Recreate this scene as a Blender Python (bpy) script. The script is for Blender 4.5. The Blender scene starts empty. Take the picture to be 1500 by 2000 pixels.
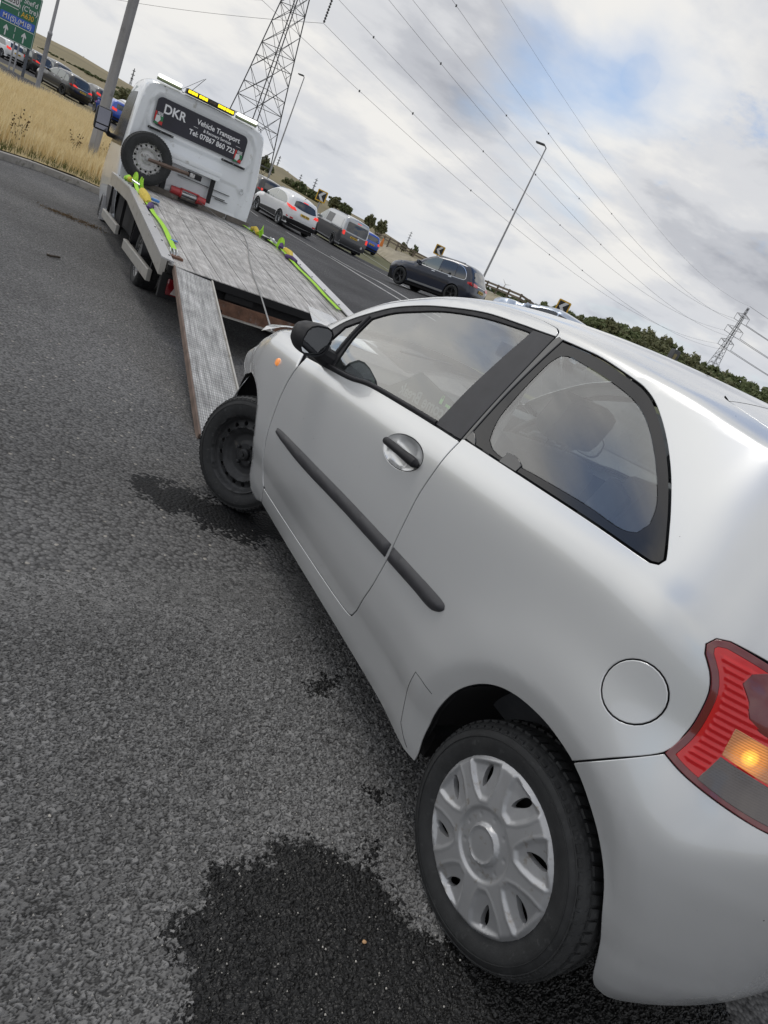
import bpy, bmesh, math, random
import numpy as np
from math import pi, sin, cos, radians, hypot, atan2
from mathutils import Vector, Matrix
from mathutils.geometry import delaunay_2d_cdt
random.seed(7); RNG = np.random.default_rng(7)
SC = bpy.context.scene
COL = SC.collection

# ------------------------------------------------------------------ camera, sky, sun, exposure
CAM_H, CAM_F, CAM_PITCH, CAM_ROLL = 1.4516, 1300.0, 18.7, 26.3
_p, _r = radians(CAM_PITCH), radians(CAM_ROLL)
_fw = np.array([0, cos(_p), -sin(_p)]); _rt = np.array([1.0, 0, 0]); _up = np.cross(_rt, _fw)
CX = cos(_r)*_rt + sin(_r)*_up; CY = -sin(_r)*_rt + cos(_r)*_up
cam_d = bpy.data.cameras.new('camera'); cam = bpy.data.objects.new('camera', cam_d); COL.objects.link(cam)
m = Matrix.Identity(4)
for k in range(3):
    m[k][0] = CX[k]; m[k][1] = CY[k]; m[k][2] = -_fw[k]
m[0][3], m[1][3], m[2][3] = 0, 0, CAM_H
cam.matrix_world = m
cam_d.sensor_fit = 'VERTICAL'; cam_d.sensor_height = 36; cam_d.lens = CAM_F/2000*36
cam_d.clip_start = .05; cam_d.clip_end = 6000
SC.camera = cam

SUN_ELEV, SUN_AZ = 60.0, -60.0          # azimuth from +Y towards +X
W = bpy.data.worlds.new('World'); SC.world = W; W.use_nodes = True
def build_world():
    nt = W.node_tree; N = nt.nodes; L = nt.links; N.clear()
    def n(t, **k):
        o = N.new(t)
        for a, b in k.items(): setattr(o, a, b)
        return o
    out = n('ShaderNodeOutputWorld')
    sky = n('ShaderNodeTexSky', sky_type='NISHITA', sun_disc=False)
    sky.sun_elevation = radians(SUN_ELEV); sky.sun_rotation = radians(SUN_AZ)
    sky.air_density = 1.0; sky.dust_density = .6; sky.ozone_density = 1.5
    bg1 = n('ShaderNodeBackground'); bg1.inputs[1].default_value = .12
    L.new(sky.outputs[0], bg1.inputs[0])
    tc = n('ShaderNodeTexCoord'); sep = n('ShaderNodeSeparateXYZ'); L.new(tc.outputs['Generated'], sep.inputs[0])
    def math_(op, a, b=None, c=None):
        o = n('ShaderNodeMath', operation=op)
        for i, v in enumerate((a, b, c)):
            if v is None: continue
            if isinstance(v, (int, float)): o.inputs[i].default_value = v
            else: L.new(v, o.inputs[i])
        return o.outputs[0]
    zz = math_('ADD', math_('MAXIMUM', sep.outputs[2], 0.0), .22)
    px = math_('DIVIDE', sep.outputs[0], zz); py = math_('DIVIDE', sep.outputs[1], zz)
    cmb = n('ShaderNodeCombineXYZ'); L.new(px, cmb.inputs[0]); L.new(py, cmb.inputs[1]); cmb.inputs[2].default_value = 3.7
    def noise(scale, detail, rough, dist=0.0, off=(0, 0, 0)):
        mp = n('ShaderNodeMapping'); L.new(cmb.outputs[0], mp.inputs[0]); mp.inputs['Location'].default_value = off
        o = n('ShaderNodeTexNoise'); L.new(mp.outputs[0], o.inputs['Vector'])
        o.inputs['Scale'].default_value = scale; o.inputs['Detail'].default_value = detail
        o.inputs['Roughness'].default_value = rough; o.inputs['Distortion'].default_value = dist
        return o.outputs[0]
    def ramp(v, stops, interp='EASE'):
        o = n('ShaderNodeValToRGB'); L.new(v, o.inputs[0]); cr = o.color_ramp; cr.interpolation = interp
        while len(cr.elements) < len(stops): cr.elements.new(.5)
        for e, (p, c) in zip(cr.elements, stops):
            e.position = p; e.color = (c if isinstance(c, tuple) else (c, c, c)) + (1,)
        return o.outputs[0]
    big = noise(.55, 7, .55, .35, (2.3, 5.1, 0)); mid = noise(1.5, 6, .52, .15, (7.7, 1.2, 0)); fine = noise(3.6, 6, .6, .2, (1.1, 8.3, 2))
    d = math_('ADD', math_('MULTIPLY', big, .55), math_('ADD', math_('MULTIPLY', mid, .30), math_('MULTIPLY', fine, .15)))
    # relief: the side of each cloud turned to the sun is brighter than its far side
    r1_ = math_('SUBTRACT', big, noise(.55, 7, .55, .35, (2.3-.22, 5.1+.05, 0))); r2_ = math_('SUBTRACT', mid, noise(1.5, 6, .52, .15, (7.7-.20, 1.2+.05, 0)))
    d = math_('ADD', d, math_('ADD', math_('MULTIPLY', r1_, .42), math_('MULTIPLY', r2_, .22)))
    shade = ramp(d, [(.34, (.38, .395, .44)), (.43, (.54, .555, .595)), (.50, (.695, .705, .73)), (.61, (.885, .87, .84))])
    def blob(dirv, r0, r1, wob):
        vm = n('ShaderNodeVectorMath', operation='DOT_PRODUCT'); L.new(tc.outputs['Generated'], vm.inputs[0]); vm.inputs[1].default_value = dirv
        ang = math_('ARCCOSINE', math_('MINIMUM', vm.outputs['Value'], 1.0)); return math_('SUBTRACT', 1.0, ramp(math_('DIVIDE', math_('ADD', ang, math_('MULTIPLY', math_('SUBTRACT', wob, .5), .45)), r1*1.0), [(r0/r1, 0.0), (1.0, 1.0)]))
    cover = ramp(math_('ADD', math_('MULTIPLY', noise(.8, 7, .55, .3, (4.4, 9.2, 1)), .7), math_('MULTIPLY', mid, .3)), [(.375, 0.0), (.45, 1.0)])
    gap = math_('MAXIMUM', blob((.044, .948, .316), 0.0, .17, mid), blob((.17, .935, .30), 0.0, .11, fine)); gap2 = blob((-.75, -.45, .49), .05, .22, mid); gap3 = math_('MAXIMUM', math_('MAXIMUM', blob((-.82, .40, .40), .03, .15, mid), blob((-.87, .10, .48), .02, .15, big)), blob((-.45, -.05, .89), .05, .30, mid))
    cover = math_('MULTIPLY', cover, math_('SUBTRACT', 1.0, math_('MULTIPLY', math_('MAXIMUM', gap, math_('MAXIMUM', gap2, gap3)), .92)))
    vs_ = n('ShaderNodeVectorMath', operation='DOT_PRODUCT'); L.new(tc.outputs['Generated'], vs_.inputs[0]); vs_.inputs[1].default_value = (-sin(radians(84))*cos(radians(24)), cos(radians(84))*cos(radians(24)), sin(radians(24)))
    side_glow = ramp(vs_.outputs['Value'], [(.68, 0.0), (1.0, 1.0)])  # bright sky patch added out of view to light the car's near side
    lit = n('ShaderNodeMix', data_type='RGBA', blend_type='ADD'); L.new(math_('MULTIPLY', side_glow, .60), lit.inputs[0]); L.new(shade, lit.inputs[6]); lit.inputs[7].default_value = (1, .97, .90, 1); shade = lit.outputs[2]
    # low sky: softer and a little bluer towards the horizon
    hz = ramp(sep.outputs[2], [(0.0, 1.0), (.16, 0.0)])
    mixh = n('ShaderNodeMix', data_type='RGBA'); L.new(math_('MULTIPLY', hz, .55), mixh.inputs[0]); L.new(shade, mixh.inputs[6]); mixh.inputs[7].default_value = (.58, .63, .71, 1)
    bg2 = n('ShaderNodeBackground'); L.new(mixh.outputs[2], bg2.inputs[0]); bg2.inputs[1].default_value = .80
    cov2 = math_('MAXIMUM', cover, ramp(sep.outputs[2], [(.03, 1.0), (.20, 0.0)]))
    mx = n('ShaderNodeMixShader'); L.new(cov2, mx.inputs[0]); L.new(bg1.outputs[0], mx.inputs[1]); L.new(bg2.outputs[0], mx.inputs[2])
    L.new(mx.outputs[0], out.inputs[0])
build_world()
sun_d = bpy.data.lights.new('sun', 'SUN'); sun = bpy.data.objects.new('sun', sun_d); COL.objects.link(sun)
sun_d.energy = .55; sun_d.angle = radians(16); sun_d.color = (1, .96, .9)
_az, _el = radians(SUN_AZ), radians(SUN_ELEV)
sun.rotation_euler = Vector((-sin(_az)*cos(_el), -cos(_az)*cos(_el), -sin(_el))).to_track_quat('-Z', 'Y').to_euler()
sun.location = (0, 0, 60)
vs = SC.view_settings; vs.view_transform = 'Standard'; vs.look = 'None'; vs.exposure = 0.32; vs.gamma = 1.0; vs.use_curve_mapping = False
SC.cycles.max_bounces = 8; SC.cycles.transparent_max_bounces = 16; SC.cycles.use_denoising = True

# ------------------------------------------------------------------ helpers
def cray(u, v):
    d = _fw + CX*(u-750)/CAM_F - CY*(v-1000)/CAM_F
    return d
def at(u, v, depth):
    """the world point seen in photo pixel (u,v) at that distance along the view axis"""
    return np.array([0, 0, CAM_H]) + cray(u, v)*depth
def H(x, y):
    """height of the land: level hardstanding, then a steady rise to the hills"""
    y = np.asarray(y, float); x = np.asarray(x, float)
    sp = lambda k: np.where(k < -40, 0, (k+np.sqrt(k*k+9))*.5)
    y2 = np.minimum(y, 340); s = .018*sp(y2-11.0)+.031*sp(y2-52.0)
    q = np.clip((y-8)/14, 0, 1); q = q*q*(3-2*q); q2 = np.clip((y-16)/10, 0, 1)
    return s+.030*np.clip(-x, 0, 45)*q+.42*2.35*np.exp(-((x-2.0)/5.5)**2)*q2*np.clip(1-(y-60)/60, 0, 1)+np.clip(y-340, 0, 1e9)*.02
def gp(u, v, dz=0.0):
    """point of the land seen in photo pixel (u,v)"""
    d = cray(u, v); lo, hi = .3, 1500.0
    f = lambda t: CAM_H+d[2]*t-(float(H(d[0]*t, d[1]*t))+dz)
    t = lo; prev = f(lo)
    while t < hi:
        t2 = t*1.03+.02
        if f(t2) <= 0:
            a, b = t, t2
            for _ in range(40):
                c = .5*(a+b)
                if f(c) > 0: a = c
                else: b = c
            t = b; break
        t = t2
    p = d*t; return np.array([p[0], p[1], float(H(p[0], p[1]))+dz])

def mesh_obj(name, V, F, mat=None, parent=None, smooth=True, loc=None, mats=None, mi=None):
    me = bpy.data.meshes.new(name)
    me.from_pydata([tuple(map(float, v)) for v in V], [], [tuple(int(i) for i in f) for f in F])
    if mats: 
        for q in mats: me.materials.append(q)
        if mi is not None: me.polygons.foreach_set('material_index', list(mi))
    elif mat: me.materials.append(mat)
    if smooth: me.polygons.foreach_set('use_smooth', [True]*len(me.polygons))
    me.update()
    o = bpy.data.objects.new(name, me); COL.objects.link(o)
    if parent is not None: o.parent = parent
    if loc is not None: o.location = loc
    return o
def empty(name, loc=(0, 0, 0), rz=0.0, parent=None, matrix=None):
    o = bpy.data.objects.new(name, None); COL.objects.link(o); o.empty_display_size = .2
    if matrix is not None: o.matrix_world = matrix
    else: o.location = loc; o.rotation_euler = (0, 0, rz)
    if parent is not None: o.parent = parent
    return o
def tag(o, label=None, cat=None, group=None, kind=None):
    if label: o['label'] = label
    if cat: o['category'] = cat
    if group: o['group'] = group
    if kind: o['kind'] = kind
    return o
def copy_tree(o, parent=None):
    c = o.copy(); COL.objects.link(c)
    if parent is not None: c.parent = parent
    for ch in list(o.children): copy_tree(ch, c)
    return c

class MB:
    """collects simple solids and links them as one mesh"""
    def __init__(s): s.V = []; s.F = []
    def add(s, V, F):
        b = len(s.V); s.V += [tuple(v) for v in V]; s.F += [tuple(i+b for i in f) for f in F]; return s
    def box(s, lo, hi, M=None, taper=1.0):
        x0, y0, z0 = lo; x1, y1, z1 = hi; cx, cy = (x0+x1)/2, (y0+y1)/2
        V = [(x0, y0, z0), (x1, y0, z0), (x1, y1, z0), (x0, y1, z0)]
        V += [(cx+(x-cx)*taper, cy+(y-cy)*taper, z1) for x, y, _ in V]
        if M is not None: V = [tuple(M @ Vector(v)) for v in V]
        return s.add(V, [(0, 3, 2, 1), (4, 5, 6, 7), (0, 1, 5, 4), (1, 2, 6, 5), (2, 3, 7, 6), (3, 0, 4, 7)])
    def bbox(s, lo, hi, b=.01, M=None):
        """box with chamfered edges"""
        bm = bmesh.new(); bmesh.ops.create_cube(bm, size=1)
        for v in bm.verts:
            v.co = Vector([lo[k]+(v.co[k]+.5)*(hi[k]-lo[k]) for k in range(3)])
        bmesh.ops.bevel(bm, geom=bm.edges[:], offset=b, segments=2, profile=.6, affect='EDGES')
        if M is not None: bm.transform(M)
        bm.verts.index_update()
        s.add([v.co[:] for v in bm.verts], [[v.index for v in f.verts] for f in bm.faces]); bm.free(); return s
    def tube(s, pts, r, n=8, caps=True, r2=None):
        pts = [Vector(p) for p in pts]; rings = []
        up = None
        for i, p in enumerate(pts):
            t = (pts[min(i+1, len(pts)-1)]-pts[max(i-1, 0)]).normalized()
            if up is None: up = Vector((0, 0, 1)) if abs(t.z) < .9 else Vector((1, 0, 0))
            a = (up-t*up.dot(t)).normalized(); b = t.cross(a); up = a
            rr = r if r2 is None else r+(r2-r)*i/(len(pts)-1)
            if isinstance(r, (list, tuple)): rr = r[i]
            rings.append([p+a*rr*cos(2*pi*k/n)+b*rr*sin(2*pi*k/n) for k in range(n)])
        V = [v for q in rings for v in q]; F = []
        for i in range(len(rings)-1):
            for k in range(n):
                F.append((i*n+k, i*n+(k+1) % n, (i+1)*n+(k+1) % n, (i+1)*n+k))
        if caps: F.append(tuple(range(n))[::-1]); F.append(tuple((len(rings)-1)*n+k for k in range(n)))
        return s.add(V, F)
    def lathe(s, prof, n=48, axis='y', c=(0, 0, 0)):
        """profile of (axial, radius)"""
        V = []; F = []
        for a, r in prof:
            for k in range(n):
                q = 2*pi*k/n
                p = (r*cos(q), a, r*sin(q)) if axis == 'y' else ((r*cos(q), r*sin(q), a) if axis == 'z' else (a, r*cos(q), r*sin(q)))
                V.append((p[0]+c[0], p[1]+c[1], p[2]+c[2]))
        for i in range(len(prof)-1):
            for k in range(n):
                F.append((i*n+k, i*n+(k+1) % n, (i+1)*n+(k+1) % n, (i+1)*n+k))
        return s.add(V, F)
    def prism(s, poly, h0, h1, f=lambda x, y, h: (x, y, h)):
        n = len(poly); V = [f(x, y, h0) for x, y in poly]+[f(x, y, h1) for x, y in poly]
        F = [tuple(range(n))[::-1], tuple(range(n, 2*n))]+[(i, (i+1) % n, n+(i+1) % n, n+i) for i in range(n)]
        return s.add(V, F)
    def build(s, name, mat, parent=None, smooth=False, loc=None):
        o = mesh_obj(name, s.V, s.F, mat, parent, smooth, loc)
        if smooth == 'auto' or smooth is True:
            sharp_by_angle(o, 35)
        return o
def sharp_by_angle(o, deg):
    bm = bmesh.new(); bm.from_mesh(o.data)
    for e in bm.edges:
        if len(e.link_faces) == 2 and e.calc_face_angle(0) > radians(deg): e.smooth = False
    for f in bm.faces: f.smooth = True
    bm.to_mesh(o.data); bm.free()
def fix_normals(o):
    bm = bmesh.new(); bm.from_mesh(o.data); bmesh.ops.recalc_face_normals(bm, faces=bm.faces[:]); bm.to_mesh(o.data); bm.free(); return o
def weld(o, d=1e-5):
    bm = bmesh.new(); bm.from_mesh(o.data); bmesh.ops.remove_doubles(bm, verts=bm.verts[:], dist=d); bm.to_mesh(o.data); bm.free(); return o

# ---- planar polygons triangulated with inner points, then lifted onto a surface
def area2(P): 
    x, y = P[:, 0], P[:, 1]; return float(np.sum(x*np.roll(y, -1)-np.roll(x, -1)*y))
def inside(P, Q):
    x, y = Q[:, 0], Q[:, 1]; r = np.zeros(len(Q), bool); n = len(P); j = n-1
    for i in range(n):
        xi, yi, xj, yj = P[i, 0], P[i, 1], P[j, 0], P[j, 1]
        if yi != yj:
            c = ((yi > y) != (yj > y)) & (x < (xj-xi)*(y-yi)/(yj-yi)+xi); r ^= c
        j = i
    return r
def dist_poly(P, Q, closed=True):
    d = np.full(len(Q), 9e9); n = len(P)
    for i in range(n if closed else n-1):
        a = P[i]; b = P[(i+1) % n]; ab = b-a; l = max(ab@ab, 1e-12)
        t = np.clip(((Q-a)@ab)/l, 0, 1); q = a+t[:, None]*ab; d = np.minimum(d, np.hypot(*(Q-q).T))
    return d
def resample(P, h, smooth=True, corner=38, closed=True):
    """Catmull-Rom through the points (corners kept), about one vertex every h"""
    P = np.asarray(P, float); n = len(P); out = []
    def ang(i):
        a = P[i]-P[i-1]; b = P[(i+1) % n]-P[i]; return abs((atan2(a[0]*b[1]-a[1]*b[0], a@b)))
    cor = [(not closed and i in (0, n-1)) or ang(i) > radians(corner) for i in range(n)] if smooth else [True]*n
    for i in range(n if closed else n-1):
        p1, p2 = P[i], P[(i+1) % n]; p0 = P[i-1] if not cor[i] else p1-(p2-p1)*.6
        p3 = P[(i+2) % n] if not cor[(i+1) % n] else p2+(p2-p1)*.6
        L = hypot(*(p2-p1)); k = max(1, int(round(L/h)))
        for q in range(k):
            t = q/k
            if cor[i] and cor[(i+1) % n]: out.append(p1+(p2-p1)*t)
            else: out.append(.5*((2*p1)+(-p0+p2)*t+(2*p0-5*p1+4*p2-p3)*t*t+(-p0+3*p1-3*p2+p3)*t**3))
    if not closed: out.append(P[-1])
    return np.array(out)
def inset(P, d):
    if d == 0: return P
    s = 1 if area2(P) > 0 else -1
    a = P-np.roll(P, 1, 0); b = np.roll(P, -1, 0)-P
    a /= np.maximum(np.hypot(*a.T), 1e-9)[:, None]; b /= np.maximum(np.hypot(*b.T), 1e-9)[:, None]
    na = np.stack([-a[:, 1], a[:, 0]], 1)*s; nb = np.stack([-b[:, 1], b[:, 0]], 1)*s
    n = na+nb; l = np.maximum(np.hypot(*n.T), .7)[:, None]; n = n/l
    c = np.maximum((n*na).sum(1), .5)[:, None]
    return P+n*d/c
def triangulate(outer, holes=(), h=.03):
    loops = [np.asarray(outer, float)]+[np.asarray(q, float) for q in holes]
    lo, hi = loops[0].min(0), loops[0].max(0)
    gx = np.arange(lo[0], hi[0], h); gy = np.arange(lo[1], hi[1], h*.866)
    G = np.array([(x+(h/2 if j % 2 else 0), y) for j, y in enumerate(gy) for x in gx]).reshape(-1, 2)
    if len(G):
        k = inside(loops[0], G)
        for q in loops[1:]: k &= ~inside(q, G)
        G = G[k]
        if len(G):
            d = np.min([dist_poly(q, G) for q in loops], 0); G = G[d > h*.45]
    V = np.vstack(loops+[G]) if len(G) else np.vstack(loops); E = []; b = 0
    for q in loops:
        n = len(q); E += [(b+i, b+(i+1) % n) for i in range(n)]; b += n
    r = delaunay_2d_cdt([Vector(v) for v in V], E, [], 0, 1e-7)
    v2 = np.array([v[:] for v in r[0]]); F = np.array(r[2]); 
    c = v2[F].mean(1); k = inside(loops[0], c)
    for q in loops[1:]: k &= ~inside(q, c)
    F = F[k]
    ar = (v2[F[:, 1], 0]-v2[F[:, 0], 0])*(v2[F[:, 2], 1]-v2[F[:, 0], 1])-(v2[F[:, 2], 0]-v2[F[:, 0], 0])*(v2[F[:, 1], 1]-v2[F[:, 0], 1])
    F = np.where((ar > 0)[:, None], F, F[:, ::-1])
    return v2, F
def boundary_edges(F):
    d = {}
    for a, b, c in F:
        for e in ((a, b), (b, c), (c, a)): d[e] = 1
    return [e for e in d if (e[1], e[0]) not in d]

# ------------------------------------------------------------------ materials
def _nodes(name):
    m = bpy.data.materials.new(name); m.use_nodes = True
    return m, m.node_tree, m.node_tree.nodes['Principled BSDF']
def mat(name, color, rough=.5, metal=0.0, coat=0.0, coat_rough=.05, spec=.5, var=0.0, vscale=3.0, bump=0.0, bscale=60.0, dirt=None, emit=None, estr=0.0, trans=0.0, rvar=0.0, alpha=1.0):
    """principled material with uneven colour, roughness and fine relief in object space"""
    m, nt, b = _nodes(name); N, L = nt.nodes, nt.links
    b.inputs['Base Color'].default_value = (*color, 1); b.inputs['Roughness'].default_value = rough; b.inputs['Metallic'].default_value = metal
    b.inputs['Coat Weight'].default_value = coat; b.inputs['Coat Roughness'].default_value = coat_rough; b.inputs['Specular IOR Level'].default_value = spec
    b.inputs['Transmission Weight'].default_value = trans; b.inputs['Alpha'].default_value = alpha
    if emit: b.inputs['Emission Color'].default_value = (*emit, 1); b.inputs['Emission Strength'].default_value = estr
    tc = N.new('ShaderNodeTexCoord')
    def noise(s, d=5):
        o = N.new('ShaderNodeTexNoise'); o.inputs['Scale'].default_value = s; o.inputs['Detail'].default_value = d; o.inputs['Roughness'].default_value = .6
        L.new(tc.outputs['Object'], o.inputs['Vector']); return o.outputs[0]
    last = None
    if var > 0 or dirt:
        nz = noise(vscale)
        mr = N.new('ShaderNodeMapRange'); L.new(nz, mr.inputs[0]); mr.inputs[1].default_value = .3; mr.inputs[2].default_value = .7
        mr.inputs[3].default_value = 1-var; mr.inputs[4].default_value = 1+var
        mul = N.new('ShaderNodeMix'); mul.data_type = 'RGBA'; mul.blend_type = 'MULTIPLY'; mul.inputs[0].default_value = 1
        mul.inputs[6].default_value = (*color, 1); L.new(mr.outputs[0], mul.inputs[7]); last = mul.outputs[2]
        if dirt:
            dc, amt, sc = dirt
            rp = N.new('ShaderNodeMapRange'); L.new(noise(sc, 8), rp.inputs[0]); rp.inputs[1].default_value = .62-amt*.3; rp.inputs[2].default_value = .72-amt*.2
            mx = N.new('ShaderNodeMix'); mx.data_type = 'RGBA'; L.new(rp.outputs[0], mx.inputs[0]); L.new(last, mx.inputs[6]); mx.inputs[7].default_value = (*dc, 1); last = mx.outputs[2]
        L.new(last, b.inputs['Base Color'])
    if rvar > 0:
        mr = N.new('ShaderNodeMapRange'); L.new(noise(vscale*2.3), mr.inputs[0]); mr.inputs[1].default_value = .3; mr.inputs[2].default_value = .7
        mr.inputs[3].default_value = max(0, rough-rvar); mr.inputs[4].default_value = min(1, rough+rvar); L.new(mr.outputs[0], b.inputs['Roughness'])
    if bump > 0:
        bp = N.new('ShaderNodeBump'); bp.inputs['Strength'].default_value = 1; bp.inputs['Distance'].default_value = bump
        L.new(noise(bscale, 4), bp.inputs['Height']); L.new(bp.outputs[0], b.inputs['Normal'])
    return m
def glass_mat(name, tint, ior=1.55, dirt=.02, refl=1.0):
    """one-sheet car glass: see-through tint under a mirror reflection that grows at grazing angles"""
    m = bpy.data.materials.new(name); m.use_nodes = True; nt = m.node_tree; N, L = nt.nodes, nt.links; N.clear()
    out = N.new('ShaderNodeOutputMaterial'); tr = N.new('ShaderNodeBsdfTransparent'); tr.inputs[0].default_value = (*tint, 1)
    gl = N.new('ShaderNodeBsdfGlossy'); gl.inputs['Roughness'].default_value = .004
    lw = N.new('ShaderNodeLayerWeight'); lw.inputs[0].default_value = .5; pw_ = N.new('ShaderNodeMath'); pw_.operation = 'POWER'; L.new(lw.outputs['Facing'], pw_.inputs[0]); pw_.inputs[1].default_value = ior
    mu = N.new('ShaderNodeMath'); mu.operation = 'MULTIPLY_ADD'; mu.use_clamp = True; L.new(pw_.outputs[0], mu.inputs[0]); mu.inputs[1].default_value = 1-refl; mu.inputs[2].default_value = refl
    mx = N.new('ShaderNodeMixShader'); L.new(mu.outputs[0], mx.inputs[0]); L.new(tr.outputs[0], mx.inputs[1]); L.new(gl.outputs[0], mx.inputs[2])
    df = N.new('ShaderNodeBsdfDiffuse'); df.inputs[0].default_value = (.35, .37, .36, 1)
    m2 = N.new('ShaderNodeMixShader'); m2.inputs[0].default_value = dirt; L.new(mx.outputs[0], m2.inputs[1]); L.new(df.outputs[0], m2.inputs[2])
    L.new(m2.outputs[0], out.inputs[0]); return m
def speckled(m):
    """a scatter of tiny dark road specks on the paint"""
    nt = m.node_tree; N, L = nt.nodes, nt.links; b = nt.nodes['Principled BSDF']; src = b.inputs['Base Color'].links[0].from_socket
    tc = N.new('ShaderNodeTexCoord'); v = N.new('ShaderNodeTexVoronoi'); v.inputs['Scale'].default_value = 13; L.new(tc.outputs['Object'], v.inputs['Vector'])
    sp_ = N.new('ShaderNodeSeparateColor'); L.new(v.outputs['Color'], sp_.inputs[0])
    r = N.new('ShaderNodeMapRange'); L.new(sp_.outputs[0], r.inputs[0]); r.inputs[1].default_value = .55; r.inputs[2].default_value = 1.0; r.inputs[3].default_value = 0; r.inputs[4].default_value = .030
    lt = N.new('ShaderNodeMath'); lt.operation = 'LESS_THAN'; L.new(v.outputs['Distance'], lt.inputs[0]); L.new(r.outputs[0], lt.inputs[1])
    mx = N.new('ShaderNodeMix'); mx.data_type = 'RGBA'; L.new(lt.outputs[0], mx.inputs[0]); L.new(src, mx.inputs[6]); mx.inputs[7].default_value = (.16, .15, .14, 1); L.new(mx.outputs[2], b.inputs['Base Color'])
    mr = N.new('ShaderNodeMath'); mr.operation = 'MULTIPLY'; 
    return m
M = {}
M['silver'] = speckled(mat('silver_paint', (.70, .71, .715), .26, .46, coat=1.0, coat_rough=.012, var=.02, vscale=1.6))
M['silver_dirty'] = mat('silver_paint_road_film', (.52, .525, .52), .42, .6, coat=.6, coat_rough=.12, var=.06, vscale=7, dirt=((.30, .29, .27), .16, 14))
M['white_paint'] = mat('white_paint', (.79, .82, .85), .35, coat=.8, var=.03, vscale=2, dirt=((.50, .50, .48), .0, 6))
M['white_car'] = mat('white_car_paint', (.80, .81, .82), .3, coat=1.0, var=.01)
M['black_plastic'] = mat('black_plastic', (.017, .017, .020), .5, spec=.3, var=.12, vscale=25, bump=.0004, bscale=700, rvar=.08)
M['trim'] = mat('grey_black_trim', (.038, .038, .043), .48, var=.15, vscale=18, bump=.0003, bscale=900)
M['gloss_black'] = mat('gloss_black', (.012, .013, .016), .08, coat=1.0, coat_rough=.01, spec=.6)
M['frit'] = mat('black_glass_border', (.010, .010, .012), .03, spec=.55)
M['rubber'] = mat('tyre_rubber', (.023, .024, .025), .72, var=.30, vscale=22, bump=.0006, bscale=260, dirt=((.050, .051, .052), .05, 40))
M['under'] = mat('dark_underbody_gap_shade', (.010, .010, .011), .9)  # underbody black, also the painted shade on the panel flanges
M['hubcap'] = mat('silver_wheel_trim', (.43, .435, .445), .38, .5, coat=.2, coat_rough=.25, var=.08, vscale=9, dirt=((.30, .275, .245), .08, 34))
M['steel_black'] = mat('black_steel_wheel', (.035, .036, .038), .55, .3, var=.3, vscale=20, bump=.0004, bscale=200, dirt=((.10, .095, .085), .12, 16))
M['steel_grey'] = mat('grey_steel_wheel', (.52, .52, .52), .45, .25, var=.15, vscale=16, dirt=((.15, .13, .11), .25, 18))
M['glass'] = glass_mat('window_glass', (.92, .975, .955), 2.4, .008, .16)
M['mirror'] = mat('mirror_glass', (.82, .84, .86), .02, 1.0)
M['cloth_dark'] = mat('dark_seat_cloth', (.085, .09, .10), .9, var=.15, vscale=20, bump=.001, bscale=400)
M['dash'] = mat('dashboard_plastic', (.06, .063, .068), .6, var=.1, vscale=20)
M['trim_light'] = mat('light_grey_trim', (.34, .35, .35), .7, var=.05)
M['red_lens'] = mat('red_lens', (.66, .012, .016), .1, coat=.6, coat_rough=.01, spec=.5)
M['red_dark'] = mat('dark_red_lens', (.16, .008, .012), .08, coat=1.0, coat_rough=.02, spec=.7)
M['amber_lens'] = mat('amber_lens', (.42, .22, .12), .15, coat=1.0, coat_rough=.03, bump=.002, bscale=300)
M['clear_lens'] = mat('smoky_clear_lens', (.115, .095, .088), .1, coat=1.0, coat_rough=.03)
M['orange_lens'] = mat('orange_repeater_lens', (.85, .30, .07), .25, coat=1.0, emit=(1, .33, .08), estr=.35)
M['brake_on'] = mat('lit_brake_lamp', (.5, .02, .015), .2, coat=.3, emit=(1, .04, .02), estr=.55)
M['alu'] = mat('aluminium', (.50, .485, .45), .42, .55, var=.08, vscale=5, dirt=((.30, .27, .22), .12, 9))
M['alu_light'] = mat('light_aluminium', (.62, .62, .63), .38, .6, var=.08, vscale=6)
M['rust'] = mat('rusty_steel', (.16, .085, .055), .8, .15, var=.4, vscale=12, bump=.002, bscale=60, dirt=((.22, .22, .23), .2, 7))
M['rust_rail'] = mat('brown_rusty_edge', (.175, .125, .10), .75, .2, var=.3, vscale=9, bump=.001, bscale=90)
M['wood_board'] = mat('weathered_board', (.13, .115, .10), .8, var=.35, vscale=9, bump=.002, bscale=40, dirt=((.30, .29, .28), .15, 11))
M['lime'] = mat('lime_webbing', (.38, .72, .04), .75, var=.12, vscale=30, bump=.001, bscale=300)
M['purple'] = mat('purple_webbing', (.09, .05, .16), .8)
M['yellow'] = mat('yellow_webbing', (.62, .47, .06), .75, var=.15, vscale=40)
M['blue_tag'] = mat('blue_tag', (.08, .25, .62), .6)
M['zinc'] = mat('zinc_steel', (.55, .57, .58), .35, .9, var=.15, vscale=30)
M['winch_red'] = mat('red_winch_paint', (.42, .035, .04), .4, coat=.4, var=.12, vscale=14)
M['cable'] = mat('steel_cable', (.30, .30, .30), .45, .8, bump=.002, bscale=500)
M['banner'] = mat('dark_window_vinyl', (.016, .016, .028), .35, coat=.0, coat_rough=.05, var=.2, vscale=3)
M['letter'] = mat('pale_lettering', (.78, .79, .82), .5)
M['lamp_on'] = mat('lit_white_lamp', (.9, .9, .85), .4, emit=(1, 1, .93), estr=1.5)
M['amber_bar'] = mat('lit_amber_beacon', (1, .75, .02), .3, emit=(1, .72, .01), estr=1.3)
M['galv'] = mat('galvanised_pole', (.36, .36, .37), .5, .35, var=.12, vscale=2.5, dirt=((.25, .25, .25), .15, 5))
M['pylon'] = mat('pylon_steel', (.10, .104, .112), .6, .3)
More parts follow.
